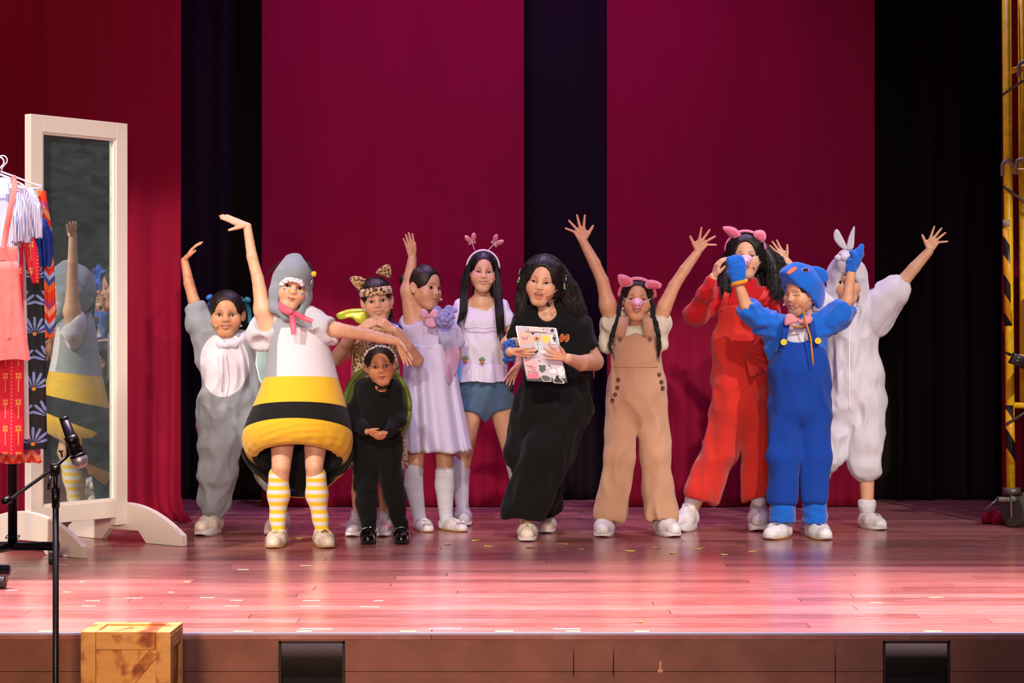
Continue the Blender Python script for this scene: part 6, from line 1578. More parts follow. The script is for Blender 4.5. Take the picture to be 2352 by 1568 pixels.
fl = st([(855+64*math.cos(a), 442+52*math.sin(a)) for a in [2*math.pi*i/24 for i in range(24)]], 'd99a3a', 'sunflower_sticker'); st([(855+26*math.cos(a), 440+24*math.sin(a)) for a in [2*math.pi*i/14 for i in range(14)]], '5c3418', 'seed_head', .002, fl)
st([(868, 494), (880, 494), (898, 650), (888, 650)], '4aa2a8', 'stem', .002, fl); st([(815, 515), (960, 520), (970, 600), (930, 655), (870, 650), (820, 590)], 'cfe6ea', 'leaf_patch', .0007, fl)
for x in (845, 910): st([(x, 556), (x+26, 548), (x+28, 566), (x+4, 572)], '6fb6ba', 'leaf', .0024, fl)
def shield(cx_, cy_, w_, h_): return [(cx_-w_, cy_-h_*.75), (cx_-w_*.55, cy_-h_), (cx_, cy_-h_*.8), (cx_+w_*.55, cy_-h_), (cx_+w_, cy_-h_*.7), (cx_+w_*.8, cy_-h_*.3), (cx_+w_, cy_+h_*.3), (cx_+w_*.5, cy_+h_*.72), (cx_+w_*.1, cy_+h_), (cx_-w_*.6, cy_+h_*.7), (cx_-w_*.85, cy_+h_*.2), (cx_-w_*.75, cy_-h_*.3)]
o = st(shield(1045, 450, 96, 100), 'ece8ea', 'gold_badge_sticker'); card(shield(1045, 452, 86, 90), .002, .0006, plain('gold_print', 'a07a2c', .3, .7, noise=300), 'badge_face', o)
o = st(shield(972, 1072, 96, 100), 'ecebf0', 'grey_badge_sticker'); card(shield(972, 1074, 84, 88), .002, .0006, plain('grey_print', '5c6668', .6, noise=300), 'badge_face', o)
o = st(rr_(1075, 300, 1215, 525, r=18), '2a2a2c', 'pictogram_sticker'); st(rr_(1083, 308, 1207, 517, r=14), 'ebebf0', 'sign_face', .0018, o)
st([(1222+17*math.cos(a), 378+17*math.sin(a)) for a in [2*math.pi*i/14 for i in range(14)]], '1e2426', 'pictogram_head', .0025, o); st([(1198, 402), (1246, 402), (1272, 446), (1262, 452), (1244, 428), (1258, 470), (1246, 472), (1258, 512), (1236, 514), (1230, 474), (1224, 514), (1216, 474), (1204, 468), (1206, 428), (1190, 450), (1182, 442)], '1e2426', 'pictogram_body', .0025, o)
c2 = st([(585, 880), (838, 880), (918, 1285), (664, 1285)], 'eab8c0', 'pink_card'); st([(655, 1175), (890, 1165), (918, 1285), (668, 1285)], 'd98292', 'watercolour_patch', .0015, c2, False); st([(600, 885), (700, 882), (670, 930), (612, 950)], 'e39aa6', 'watercolour_patch', .0015, c2)
def text(s, x, y, size, col, par, slant=0):
    cu = bpy.data.curves.new('lettering', 'FONT'); cu.body = s; cu.size = size; cu.extrude = .0001; cu.align_x = 'CENTER'; cu.shear = .25
    tmp = bpy.data.objects.new('lettering', cu); COL.objects.link(tmp)
    me = bpy.data.meshes.new_from_object(tmp.evaluated_get(bpy.context.evaluated_depsgraph_get())); bpy.data.objects.remove(tmp); bpy.data.curves.remove(cu)
    o = bpy.data.objects.new('lettering', me); COL.objects.link(o); me.materials.clear(); me.materials.append(P_(col))
    o.rotation_euler = (math.pi/2, math.radians(5), 0); o.parent = par; o.location = cp(x, y, .0022)-origin_of(par); return o
text('more', 690, 1030, .014, '5a4a5c', c2); text('calm', 755, 1070, .019, 'b05a6c', c2); text('less', 788, 1112, .013, '8a5a6c', c2); text('stress', 762, 1165, .021, '7a5a8a', c2)
o = st([(1070, 980), (1110, 958), (1160, 985), (1175, 1040), (1200, 1075), (1260, 1100), (1278, 1165), (1130, 1160), (1150, 1070), (1100, 1050)], 'f0f0f4', 'silhouette_sticker', cyc=True); st([(1080, 985), (1110, 970), (1150, 992), (1165, 1040), (1185, 1060), (1165, 1095), (1150, 1050), (1105, 1035)], '8c8f94', 'silhouette', .002, o, True)
o = st([(945, 1205), (1060, 1200), (1160, 1255), (1165, 1345), (1000, 1350), (960, 1290)], 'ecebe8', 'grey_sticker'); st([(958, 1218), (1058, 1212), (1148, 1262), (1152, 1330), (1008, 1338), (972, 1286)], '5d625e', 'sticker_face', .002, o)
o = st([(1200, 1260), (1232, 1262), (1262, 1205), (1330, 1205), (1345, 1260), (1420, 1330), (1445, 1388), (1215, 1378)], 'eeeef2', 'dark_figure_sticker'); st([(1262, 1215), (1318, 1212), (1332, 1270), (1400, 1335), (1420, 1375), (1232, 1368), (1216, 1285), (1245, 1300)], '2c2a2c', 'figure', .002, o)
o = st([(1310, 1060), (1420, 1040), (1450, 1180), (1360, 1220), (1300, 1120)], 'f2f1f4', 'white_sticker', cyc=True); st([(1395, 1085), (1418, 1083), (1416, 1106), (1398, 1106)], 'c4544e', 'red_dot', .002, o)
st([(770, 588), (798, 590), (792, 622), (766, 618)], 'd97a5a', 'orange_dot'); st([(1128, 620), (1290, 628), (1300, 690), (1134, 680)], 'd79a9c', 'pink_label'); st([(910, 680), (1070, 690), (1080, 730), (960, 740)], 'f3f2f5', 'white_label'); st([(860, 815), (935, 818), (930, 838), (868, 836)], 'd9968c', 'bow_sticker')

# --- tan overalls with a pig snout
f = Fig(10.24, 1460, 'person in tan overalls with a pig snout and pig ear headband, both arms raised')
f.head((1463, 686), 97, yaw=-2, roll=2, pitch=3, mouth='smile', eyes='squint', width=1.0)
f.limbs([((1463, 730, .03), (1462, 756, .03), 17, 22), ((1462, 780, .02), (1462, 900, .02), 42, 44, .65), ((1406, 742, .02), (1396, 700, 0), 21, 18), ((1396, 700, 0), (1384, 646, 0), 18, 14.5), ((1384, 646, 0), (1366, 605), 14.5, 13), ((1366, 605), (1340, 556), 14, 10.5),
    ((1512, 742, .02), (1526, 705, 0), 20, 17.5), ((1526, 705, 0), (1548, 657, 0), 17.5, 14), ((1548, 657, 0), (1572, 620), 14, 12.5), ((1572, 620), (1601, 581), 13, 10),
    ((1430, 920, .03), (1420, 1050), 28, 20), ((1420, 1050), (1392, 1205, .02), 19, 12), ((1496, 920, .03), (1508, 1050), 28, 20), ((1508, 1050), (1522, 1205, .02), 19, 12)])
f.hand((1340, 557, 0), vdir(-.32, .94, .05), vdir(.94, .32, .05), vdir(0, .1, 1), 67, spread=(24, 4, -24, -50), curl=((2, 4, 4),), thumb=(52, 2, 2), spl=1.12)
f.hand((1601, 580, 0), vdir(.50, .86, .05), vdir(-.86, .5, .05), vdir(0, .1, 1), 62, spread=(22, -4, -30, -62), curl=((2, 4, 4),), thumb=(58, 2, 2), spl=1.12)
f.body(SK['b'])
CRM = cloth('cream_cotton', 'dcd6c0', fold=8)
f.wear('cream_blouse', CRM, [((1462, 775, .02), (1460, 842, .02), 52, 54, .66), ((1412, 742, .02), (1450, 765, .02), 30, 40, .8), ((1510, 742, .02), (1470, 765, .02), 30, 40, .8), ((1406, 748, .02), (1398, 790, .02), 24, 20, .8), ((1514, 748, .02), (1519, 786, .02), 22, 16, .8), ((1408, 742, .02), (1404, 712, .01), 27, 23), ((1510, 742, .02), (1518, 718, .01), 25, 22)],
    subs=[((1402, 716, .005), (1392, 670, 0), 20, 22), ((1519, 716, .005), (1534, 680, 0), 19, 21), ('e', (1462, 742, -.05), 25, 40, 14)], fold=(.009, (22, 22, 9), 4))
TAN = cloth('tan_corduroy', 'c59a7c', fold=4, weave=500)
ov = f.wear('tan_overalls', TAN, [((1461, 768, -.005), (1460, 832, .0), 47, 50, .74), ((1460, 832, .0), (1462, 890, .01), 54, 62, .74), ((1462, 890, .02), (1462, 920, .02), 62, 63, .76),
    ((1431, 930, .02), (1421, 1050, .0), 34, 35, .95), ((1421, 1050, .0), (1404, 1180, .0), 35, 35, .95), ((1404, 1180, 0), (1402, 1202, 0), 35, 36, .95), ((1495, 930, .02), (1506, 1050, 0), 36, 34, .95), ((1506, 1050, 0), (1517, 1180, 0), 34, 37, .95), ((1517, 1180, 0), (1517, 1202, 0), 37, 38, .95)],
    subs=[((1402, 1198, 0), (1402, 1260, 0), 31, 34), ((1517, 1196, 0), (1517, 1260, 0), 33, 36), ((1464, 1010, 0), (1458, 1230, 0), 7, 22)], hems=[((1461, 830, 0), (1461, 769, 0), 58), ((1404, 1150, 0), (1402, 1200, 0), 50), ((1517, 1150, 0), (1517, 1198, 0), 50)], fold=(.010, (14, 14, 4), 12), k=.022)
for sx, x0, x1 in ((-1, 1423, 1434), (1, 1493, 1486)):
    a = f.front(ov, x0, 784)[0]
    mb = MB(); ribbon(mb, [a+Vector((0, .010, -.012)), a+Vector((0, -.004, .022)), f.p((x0+(x1-x0)*.4, 756, -.118)), f.p((x0+(x1-x0)*.75, 741, -.098)), f.p((x1, 728, -.050)), f.p((x1+sx*2, 722, .0)), f.p((x1+sx*2, 724, .04))], .050, th=.006); f.put(mb, 'strap', TAN)
mb = MB(); mb.tube([f.front(ov, 1410+i*5, 842)[0]+Vector((0, .001, 0)) for i in range(21)], .0035, 6); f.put(mb, 'waist_seam', TAN)
BTN = plain('brown_button', '4a2a1c', .35); BTH = plain('button_centre', '8a5f42', .5)
for x, y in ((1424, 778), (1493, 778), (1420, 872), (1418, 890), (1413, 906), (1407, 919), (1514, 860), (1519, 877), (1522, 891)):
    c, n_ = f.front(ov, x, y); n_ = (n_+Vector((0, -.6, 0))).normalized()
    if y < 800: c = c+Vector((0, -.012, 0)); n_ = Vector((0, -1, 0))
    mb = MB(); mb.tube([c-n_*.002, c+n_*.0045], [.0105, .0095], 16); b_ = f.put(mb, 'button', BTN, ang=40)
    mb = MB(); mb.tube([c+n_*.0045, c+n_*.0053], .0048, 10); f.put(mb, 'button_centre', BTH, b_)
f.hair('part', HB, [([(1438, 664, -.03), (1424, 696, -.02), (1420, 730, -.05), (1408, 765, -.10), (1400, 795, -.10), (1411, 828, -.11)], 12, 3.2, 1.7, 3.2), ([(1488, 664, -.03), (1499, 696, -.02), (1500, 725, -.05), (1511, 760, -.09), (1515, 800, -.08), (1510, 836, -.06)], 14, 3.2, 1.7, 3.2), ([(1463, 640, .09), (1464, 700, .11), (1465, 790, .11), (1502, 835, .06)], 30, 26, 4)], seed=31)
PIG = plain('pink_plush', 'e98fa5', .9, noise=120); PIGI = plain('deep_pink_plush', 'd9657f', .9, noise=120)
hb = f.band(.0935, 26, PIG, .009, flat=(1, 1.2), name='headband', z=.018, y=.004, span=186)
cat_ear(f, [(1454, 655), (1436, 659), (1424, 655), (1418, 638), (1422, 630), (1438, 632), (1452, 642)], -.06, PIG, PIGI, hb, .013)
cat_ear(f, [(1480, 656), (1488, 643), (1506, 644), (1520, 652), (1517, 662), (1500, 663), (1488, 663)], -.06, PIG, PIGI, hb, .013)
def snout(f, mat, sc_=1.0):
    s = SDF(.003); A = f.h((0, -.076, -.024)); B = f.h((0, -.100, -.029))
    s.cone(A, B, .030*sc_, .0215*sc_, .01)
    s.ell(f.h((0, -.082, -.014)), (.037*sc_, .018, .022), .01, R=f.hR)
    for q in (-1, 1): s.ell(f.h((q*.0085, -.1215, -.030)), (.0042, .008, .0064), .002, R=f.hR, sub=True)
    s.ell(f.h((0, -.05, -.03)), (.055, .042, .06), .004, R=f.hR, sub=True)
    V, Q = s.surf(); V = relax(V, Q, 1); o = mesh('pig_snout', V, Q, mat, f.root, True, None, None, f.org)
    mb = MB()
    for q in (-1, 1): mb.ball(f.h((q*.0085, -.1185, -.030)), (.0038, .003, .0058), 10, R=f.hR)
    f.put(mb, 'nostrils', plain('nostril_red', 'a83f58', .7), o)
    mb = MB()
    for q in (-1, 1): mb.tube([f.h((q*.024, -.086, -.018)), f.h((q*.050, -.070, -.010)), f.h((q*.071, -.035, .004)), f.h((q*.082, .01, .012))], .0022, 6)
    f.put(mb, 'elastic', plain('white_elastic', 'dedce2', .7), o)
PIGS = plain('pink_snout_plastic', 'e9aebc', .45)
snout(f, PIGS); f.headmic(1)
for x in (1431, 1494): mb = MB(); mb.ball(f.p((x, 708, -.02)), .0065); f.put(mb, 'earring', plain('pearl', 'eadfcf', .2))
f.shoe((1395, 1212), (1378, 1236), 46, 'sneaker', WHITE_SHOE, WHITE_SOLE); f.shoe((1514, 1214), (1548, 1234), 46, 'sneaker', WHITE_SHOE, WHITE_SOLE)

# --- red overalls
f = Fig(10.50, 1680, 'person in red overalls with wavy black hair and a pink ear headband')
f.head((1712, 588), 102, yaw=-6, roll=-2, pitch=2, mouth='closed', eyes='squint')
f.limbs([((1714, 636, .03), (1712, 668, .03), 18, 24), ((1704, 700, .03), (1706, 830, .03), 46, 46, .65), ((1652, 690, .03), (1596, 728, .0), 20, 17), ((1596, 728, 0), (1622, 672, -.10), 17, 14), ((1622, 672, -.10), (1638, 636, -.14), 14, 10.5),
    ((1690, 960, .03), (1650, 1050, .02), 34, 22), ((1650, 1050, .02), (1584, 1185, .0), 20, 12), ((1735, 960, .03), (1740, 1050, .03), 34, 22), ((1740, 1050, .03), (1742, 1185, .03), 20, 12)])
f.hand((1638, 637, -.14), vdir(.30, .93, .2), vdir(.4, .2, .9), vdir(.9, -.35, .1), 62, spread=(6, 1, -4, -9), curl=((16, 26, 20), (18, 28, 22), (20, 30, 22), (22, 32, 24)), thumb=(34, 14, 14))
f.body(SK['c'])
RT = cloth('red_jersey', 'c00d18', fold=6); RO = cloth('red_corduroy', 'cf2e22', fold=4, weave=520)
f.wear('red_turtleneck', RT, [((1704, 705, .03), (1704, 830, .03), 56, 54, .66), ((1714, 650, .02), (1712, 672, .03), 24, 28), ((1660, 690, .03), (1704, 700, .03), 28, 48, .75), ((1756, 690, .03), (1704, 700, .03), 28, 48, .75), ((1652, 690, .03), (1600, 724, .0), 25, 22), ((1600, 724, 0), (1594, 722, -.02), 22, 22), ((1598, 722, -.02), (1622, 674, -.10), 20, 17), ((1622, 674, -.10), (1634, 648, -.13), 17, 14), ((1758, 692, .03), (1782, 760, .05), 24, 20)], subs=[('e', (1714, 634, .0), 20, 20, 12)], fold=(.008, (16, 16, 16), 5))
ovr = f.wear('red_overalls', RO, [((1700, 704, -.02), (1700, 790, -.0), 46, 52, .7), ((1700, 790, 0), (1702, 870, .01), 60, 66, .72), ((1702, 870, .02), (1704, 930, .02), 66, 70, .74), ((1682, 940, .02), (1654, 1040, .02), 42, 38, .95), ((1654, 1040, .02), (1612, 1130, .0), 38, 38, .95), ((1612, 1130, .0), (1605, 1152, .0), 38, 38, .95), ((1736, 940, .02), (1740, 1040, .02), 38, 33, .95), ((1740, 1040, .02), (1740, 1156, .02), 33, 34, .95)],
    subs=[((1605, 1150, 0), (1590, 1220, 0), 33, 36), ((1741, 1150, .02), (1743, 1215, .02), 29, 32)], hems=[((1700, 780, -.02), (1700, 703, -.02), 58), ((1612, 1100, 0), (1605, 1152, 0), 54), ((1740, 1100, .02), (1741, 1155, .02), 46)], fold=(.013, (12, 12, 5), 15), k=.025)
for x0, x1, x2 in ((1662, 1666, 1670), (1738, 1748, 1758)):
    a = f.front(ovr, x0, 712)[0]
    mb = MB(); ribbon(mb, [a, a+Vector((0, -.003, .02)), f.p((x1, 688, -.115)), f.p((x2, 672, -.06)), f.p((x2, 666, .02))], .03, th=.006); f.put(mb, 'strap', RO)
mb = MB(); P0 = (1712, 812)
for i in range(7):
    a0 = math.radians(-52+i*19); a1 = math.radians(-52+(i+1)*19); R0 = 56+6*math.sin(i*2)
    pillow(mb, [f.p((P0[0], P0[1], -.175)), f.p((P0[0]+R0*math.cos(a0), P0[1]+R0*math.sin(a0), -.15)), f.p((P0[0]+(R0+5)*math.cos((a0+a1)/2), P0[1]+(R0+5)*math.sin((a0+a1)/2), -.175)), f.p((P0[0]+R0*math.cos(a1), P0[1]+R0*math.sin(a1), -.15))], .014, (.1, -1, .1))
f.put(mb, 'waist_frill', RO)
f.hair('full', HB, [([(1684, 560, .0), (1668, 590, .02), (1664, 630, .0), (1668, 665, -.04), (1660, 690, -.05)], 50, 12, 2.2, 3.5), ([(1746, 556, .02), (1768, 590, .03), (1780, 630, .02), (1782, 670, .0), (1774, 702, -.02)], 90, 19, 2.2, 4.5), ([(1752, 566, .06), (1784, 590, .06), (1798, 622, .05), (1800, 655, .05)], 44, 12, 2.2, 4.5), ([(1716, 548, .10), (1720, 610, .13), (1730, 680, .12)], 46, 42, 5, 3)], seed=41, balls=[])
hb = f.band(.098, 12, PIG, .008, name='headband', z=.022, y=-.002, span=170)
cat_ear(f, [(1702, 544), (1684, 547), (1668, 536), (1659, 523), (1668, 519), (1686, 522), (1699, 533)], -.04, PIG, PIGI, hb, .014)
cat_ear(f, [(1730, 541), (1734, 530), (1750, 528), (1759, 536), (1759, 550), (1749, 558), (1738, 552)], -.05, PIG, PIGI, hb, .016)
snout(f, PIGS); f.headmic(1)
for a, b_ in (((1590, 1140, 0), (1583, 1186, .0)), ((1742, 1150, .03), (1741, 1190, .02))): f.wear('sock', WSOCK, [(a, b_, 17, 15)])
f.shoe((1598, 1206), (1548, 1221), 44, 'chunky', WHITE_SHOE, WHITE_SOLE); f.shoe((1742, 1200), (1735, 1216), 50, 'chunky', GREYSH, WHITE_SOLE)

# --- blue overalls with a blue hood and mittens
f = Fig(10.12, 1830, 'person in dark blue overalls, blue hood and blue mittens, both arms up')
f.head((1840, 670), 102, yaw=-50, roll=4, pitch=10, mouth='closed', eyes='closed')
f.limbs([((1834, 720, .03), (1834, 745, .03), 17, 22), ((1836, 770, .03), (1838, 900, .03), 42, 46, .65), ((1788, 752, .02), (1740, 732, 0), 24, 18), ((1740, 732, 0), (1712, 700, -.03), 18, 15), ((1712, 700, -.03), (1694, 645, -.05), 15, 10.5), ((1884, 752, .02), (1928, 722, 0), 24, 18), ((1928, 722, 0), (1946, 690, -.02), 17, 15), ((1946, 690, -.02), (1955, 624, -.04), 14, 10.5),
    ((1808, 930, .03), (1802, 1050), 28, 20), ((1802, 1050), (1796, 1210, .02), 19, 12), ((1868, 930, .03), (1870, 1050), 28, 20), ((1870, 1050), (1872, 1210, .02), 19, 12)])
f.body(SK['b'])
BLV = cloth('bright_blue_velour', '0a66d6', fold=7, sheen=.35); BLD = cloth('dark_blue_twill', '0b42a8', fold=4, weave=600, sheen=.1)
f.wear('blue_jacket', BLV, [((1836, 775, .03), (1838, 860, .03), 58, 62, .66), ((1796, 752, .03), (1836, 770, .03), 30, 44, .8), ((1878, 752, .03), (1836, 770, .03), 30, 44, .8), ((1788, 754, .02), (1744, 734, 0), 32, 25), ((1744, 734, 0), (1715, 704, -.02), 25, 23), ((1884, 752, .02), (1926, 724, 0), 31, 26), ((1926, 724, 0), (1944, 700, -.015), 26, 23), ((1790, 770, .03), (1790, 800, .03), 30, 30, .7)],
    subs=[((1708, 692, -.035), (1700, 664, -.045), 20, 22), ((1949, 694, -.02), (1953, 662, -.03), 18, 21), ('e', (1834, 742, -.07), 24, 36, 44)], hems=[((1744, 734, 0), (1710, 697, -.03), 32), ((1926, 724, 0), (1946, 694, -.015), 34)], fold=(.012, (18, 18, 18), 5))
f.wear('white_shirt', cloth('white_jersey', 'd4d6e6'), [((1834, 752, .0), (1834, 800, .0), 38, 44, .78)], subs=[('e', (1832, 722, -.03), 26, 40, 18)], fold=(.003, (14, 14, 8), 2))
ovb = f.wear('blue_overalls', BLD, [((1835, 788, -.012), (1836, 850, .0), 48, 64, .74), ((1836, 850, .0), (1838, 920, .02), 68, 70, .74), ((1804, 930, .02), (1801, 1050, 0), 38, 36, .95), ((1801, 1050, 0), (1798, 1168, 0), 36, 34, .95), ((1872, 930, .02), (1872, 1050, 0), 38, 34, .95), ((1872, 1050, 0), (1870, 1168, 0), 34, 33, .95)],
    subs=[((1798, 1166, 0), (1798, 1225, 0), 30, 32), ((1870, 1164, 0), (1871, 1225, 0), 29, 31), ((1836, 1040, 0), (1834, 1190, 0), 2, 11)], hems=[((1835, 850, 0), (1835, 787, 0), 62), ((1800, 1110, 0), (1798, 1169, 0), 44), ((1870, 1110, 0), (1870, 1168, 0), 44)], fold=(.009, (13, 13, 5), 8), k=.022)
f.wear('inner_trouser', BLV, [((1798, 1150, 0), (1797, 1212, .0), 27, 30)], hems=[((1798, 1150, 0), (1797, 1212, 0), 40)], subs=[((1797, 1208, 0), (1797, 1240, 0), 25, 27)], fold=(.005, (20, 20, 30), 3)); f.wear('inner_trouser', BLV, [((1871, 1150, 0), (1873, 1212, .0), 26, 27)], hems=[((1871, 1150, 0), (1873, 1211, 0), 40)], subs=[((1873, 1208, 0), (1873, 1240, 0), 22, 24)], fold=(.005, (20, 20, 30), 4))
straps_b = []
for sx, x0, x1 in ((-1, 1798, 1806), (1, 1871, 1864)):
    a = f.front(ovb, x0, 800)[0]
    mb = MB(); ribbon(mb, [a+Vector((0, .008, -.012)), a+Vector((0, -.004, .025)), f.p(((x0+x1)/2, 768, -.128)), f.p((x1, 744, -.085)), f.p((x1, 732, -.02)), f.p((x1, 730, .04))], .032, th=.006); straps_b.append(f.put(mb, 'strap', BLD))
YB = plain('yellow_button', 'e3c81e', .35)
for (x, y), so_ in zip(((1794, 785), (1871, 782)), straps_b):
    mb = MB(); c = f.front(so_, x+2, y, 9)[0]; c = Vector((f.p((x, y)).x, c.y-.020, f.p((x, y)).z)); mb.tube([c+Vector((0, .006, 0)), c-Vector((0, .005, 0))], [.0165, .0155], 20); b_ = f.put(mb, 'button', YB, ang=40)
    mb = MB(); [mb.ball(c+Vector((a*.004, -.005, 0)), .0018, 6) for a in (-1, 1)]; f.put(mb, 'thread_holes', plain('dark_thread', '7a6a10', .7), b_)
PKC = cloth('pink_collar', 'd9949f', rough=.6); mb = MB(); ribbon(mb, [f.p((1870, 722, .02)), f.p((1856, 732, -.08)), f.p((1838, 738, -.12))], [.03, .04, .02]); pillow(mb, smooth_outline([f.p((x, y, -.125)) for x, y in ((1836, 738), (1822, 722), (1806, 722), (1802, 746), (1818, 744))], 3), .010); pillow(mb, smooth_outline([f.p((x, y, -.125)) for x, y in ((1836, 738), (1848, 728), (1866, 728), (1862, 742), (1846, 744))], 3), .010); mb.ball(f.p((1836, 737, -.135)), .011, 10); f.put(mb, 'neck_bow', PKC)
mb = MB()
for i in range(22):
    t = i/21; mb.ball(f.p((1816+42*t, 746+5*math.sin(math.pi*t)-10*max(0, t-.6), -.125)), (.0055, .0035, .0042), 8)
f.put(mb, 'gold_chain', plain('chain_gold', 'c8862a', .3, .8))
hd_ = hood(f, BLV, 'blue_hood', .018, peak=((.0, -.03, .112), (0, -.088, .096)), low=False, sides=False, brim=(-.09, .072, -1.25, -.082))
mb = MB(); pillow(mb, smooth_outline([f.p((x, y, -.02)) for x, y in ((1862, 612), (1880, 612), (1898, 622), (1903, 640), (1890, 652), (1872, 640), (1860, 626))], 4), .020, (.2, -1, .2)); f.put(mb, 'ear_flap', BLV, hd_)
e_ = f.front(hd_, 1850, 620)[0]; mb = MB(); Re = Matrix.Rotation(-.35, 3, 'X'); mb.ball(e_, (.023, .010, .013), 14, R=Re); mb.ball(e_+Vector((.0, -.006, .001)), (.016, .007, .0095), 12, 1, R=Re); mb.ball(e_+Vector((0, -.010, .002)), (.009, .005, .006), 10, 2, R=Re); f.put(mb, 'hood_eye', [plain('lilac_felt', '9a8fd0', .8), plain('navy_felt', '20285e', .8), plain('dark_felt', '10122a', .5)], hd_)
mb = MB(); pillow(mb, smooth_outline([f.front(hd_, x, y)[0]-Vector((0, .004, 0)) for x, y in ((1806, 626), (1822, 613), (1832, 615), (1824, 624), (1812, 630))], 3), .006, (0, -1, .4)); f.put(mb, 'hood_beak', plain('coral_felt', 'd9705a', .8), hd_)
mb = MB(); mb.tube([f.p((1843, 700, -.10)), f.p((1850, 735, -.150)), f.p((1862, 775, -.150)), f.p((1865, 806, -.150)), f.p((1868, 838, -.155))], [.004, .004, .0045, .0045, .0045], 6); f.put(mb, 'orange_drawstring', plain('orange_cord', 'e58a1e', .6))
f.hair('sleek', HB, [], seed=3); f.headmic(-1); f.headmic(1)
s_ = f.wear('mitten', BLV, [((1695, 640, -.05), (1692, 622, -.05), 17, 20, .7), ((1692, 622, -.05), (1689, 604, -.05), 21, 19, .62), ((1700, 610, -.05), (1697, 596, -.05), 10, 9, .8), ((1681, 612, -.06), (1678, 598, -.065), 8, 8)], fold=(.004, (30, 30, 20), 4), vox=.004, k=.012)
s_ = f.wear('mitten', BLV, [((1954, 618, -.04), (1961, 600, -.04), 12, 14, .9), ((1961, 600, -.04), (1972, 580, -.04), 14, 11, .9), ((1972, 580, -.04), (1980, 568, -.04), 10, 7, .9), ((1964, 592, -.06), (1957, 580, -.07), 7, 6)], fold=(.004, (30, 30, 20), 6), vox=.004, k=.012)
mb = MB(); c = f.p((1698, 649, -.05)); mb.tube([c+Matrix.Rotation(math.radians(-20), 3, 'Y') @ Vector((.036*math.cos(a), .034*math.sin(a), .003*math.sin(2*a))) for a in [2*math.pi*i/20 for i in range(21)]], .0105, 8); f.put(mb, 'orange_wristband', cloth('orange_towelling', 'ee9a1c'))
f.shoe((1786, 1224), (1756, 1241), 48, 'moc', WHITE_SHOE, TAN_SOLE); f.shoe((1868, 1220), (1888, 1241), 48, 'moc', WHITE_SHOE, TAN_SOLE)

# --- white rabbit onesie
f = Fig(10.58, 1960, 'person in a white rabbit onesie with hood and ears, one arm stretched out high')
f.head((1946, 648), 100, yaw=-8, roll=-3, pitch=0, mouth='closed', gaze=(-.35, 0))
f.limbs([((1948, 700, .03), (1950, 725, .03), 18, 24), ((1955, 760, .03), (1960, 900, .03), 44, 46, .65), ((2000, 715, .02), (2066, 655, 0), 24, 17), ((2066, 655, 0), (2100, 615, -.02), 16.5, 14), ((2100, 615, -.02), (2134, 577, -.03), 14, 10.5), ((1896, 700, .03), (1852, 655, .06), 20, 15), ((1852, 655, .06), (1806, 600, .06), 14, 10),
    ((1925, 920, .03), (1900, 1060, .03), 30, 20), ((1900, 1060, .03), (1862, 1190, .04), 19, 12), ((1985, 920, .03), (1990, 1060, .02), 30, 20), ((1990, 1060, .02), (1992, 1175, .03), 20, 13)])
f.hand((2134, 577, -.03), vdir(.42, .90, .05), vdir(-.90, .42, .05), vdir(0, .1, 1), 62, spread=(8, -12, -26, -60), curl=((2, 4, 4),), thumb=(52, 2, 2), spl=1.1)
f.hand((1806, 600, .06), vdir(-.65, .75, 0), vdir(.75, .65, 0), vdir(0, 0, 1), 58)
f.body(SK['c'])
WPL = cloth('white_fleece', 'd9d8e2', fold=6, sheen=.4)
ron = f.wear('rabbit_onesie', WPL, [((1955, 750, .03), (1960, 850, .03), 58, 62, .7), ((1960, 850, .03), (1964, 920, .03), 60, 62, .74), ((1908, 720, .03), (1955, 745, .03), 34, 48, .8), ((1996, 722, .03), (1955, 745, .03), 34, 48, .8), ((1998, 722, .02), (2050, 674, 0), 42, 32), ((2050, 674, 0), (2076, 644, -.01), 30, 20), ((2020, 750, .02), (2040, 700, .01), 18, 26), ((1900, 704, .03), (1868, 672, .05), 32, 27),
    ((1932, 925, .03), (1912, 1040, .03), 34, 30), ((1912, 1040, .03), (1902, 1062, .03), 30, 26), ((1988, 925, .03), (1988, 1010, .02), 42, 38), ((1988, 1010, .02), (1987, 1070, .02), 36, 33), ((1987, 1070, .02), (1986, 1082, .02), 30, 25)],
    hems=[((2050, 674, 0), (2082, 638, -.012), 34)], subs=[((2082, 638, -.012), (2100, 616, -.02), 17, 18), ((1860, 664, .055), (1840, 640, .06), 20, 20)], fold=(.014, (16, 16, 6), 21), k=.03,
    )
hd_ = hood(f, WPL, 'rabbit_hood', .026, (.0, -.125, -.038), (.068, .088, .090), ((-.004, -.035, .128), (-.010, -.092, .104)), low=False)
cat_ear(f, [(1943, 574), (1928, 566), (1916, 550), (1915, 534), (1923, 526), (1933, 540), (1945, 566)], -.05, WPL, None, hd_, .008, 'rabbit_ear')
cat_ear(f, [(1945, 572), (1948, 548), (1957, 526), (1963, 519), (1963, 540), (1960, 570)], -.05, WPL, None, hd_, .008, 'rabbit_ear')
mb = MB(); mb.ball(f.front(hd_, 1930, 584)[0]-Vector((0, .018, 0)), (.008, .005, .006), 10); f.put(mb, 'pink_nose', plain('pink_felt', 'f08fb0', .8), hd_)
mb = MB(); mb.ball(f.front(hd_, 1926, 592)[0], (.022, .016, .017), 12); mb.ball(f.front(hd_, 1940, 592)[0], (.022, .016, .017), 12); f.put(mb, 'muzzle', WPL, hd_)
mb = MB(); mb.tube([f.front(ron, 1950, 735+i*12)[0] for i in range(18)], .0035, 6); f.put(mb, 'zip', plain('zip_white', 'ece9f0', .5))
f.hair('sleek', HB, [], seed=3)
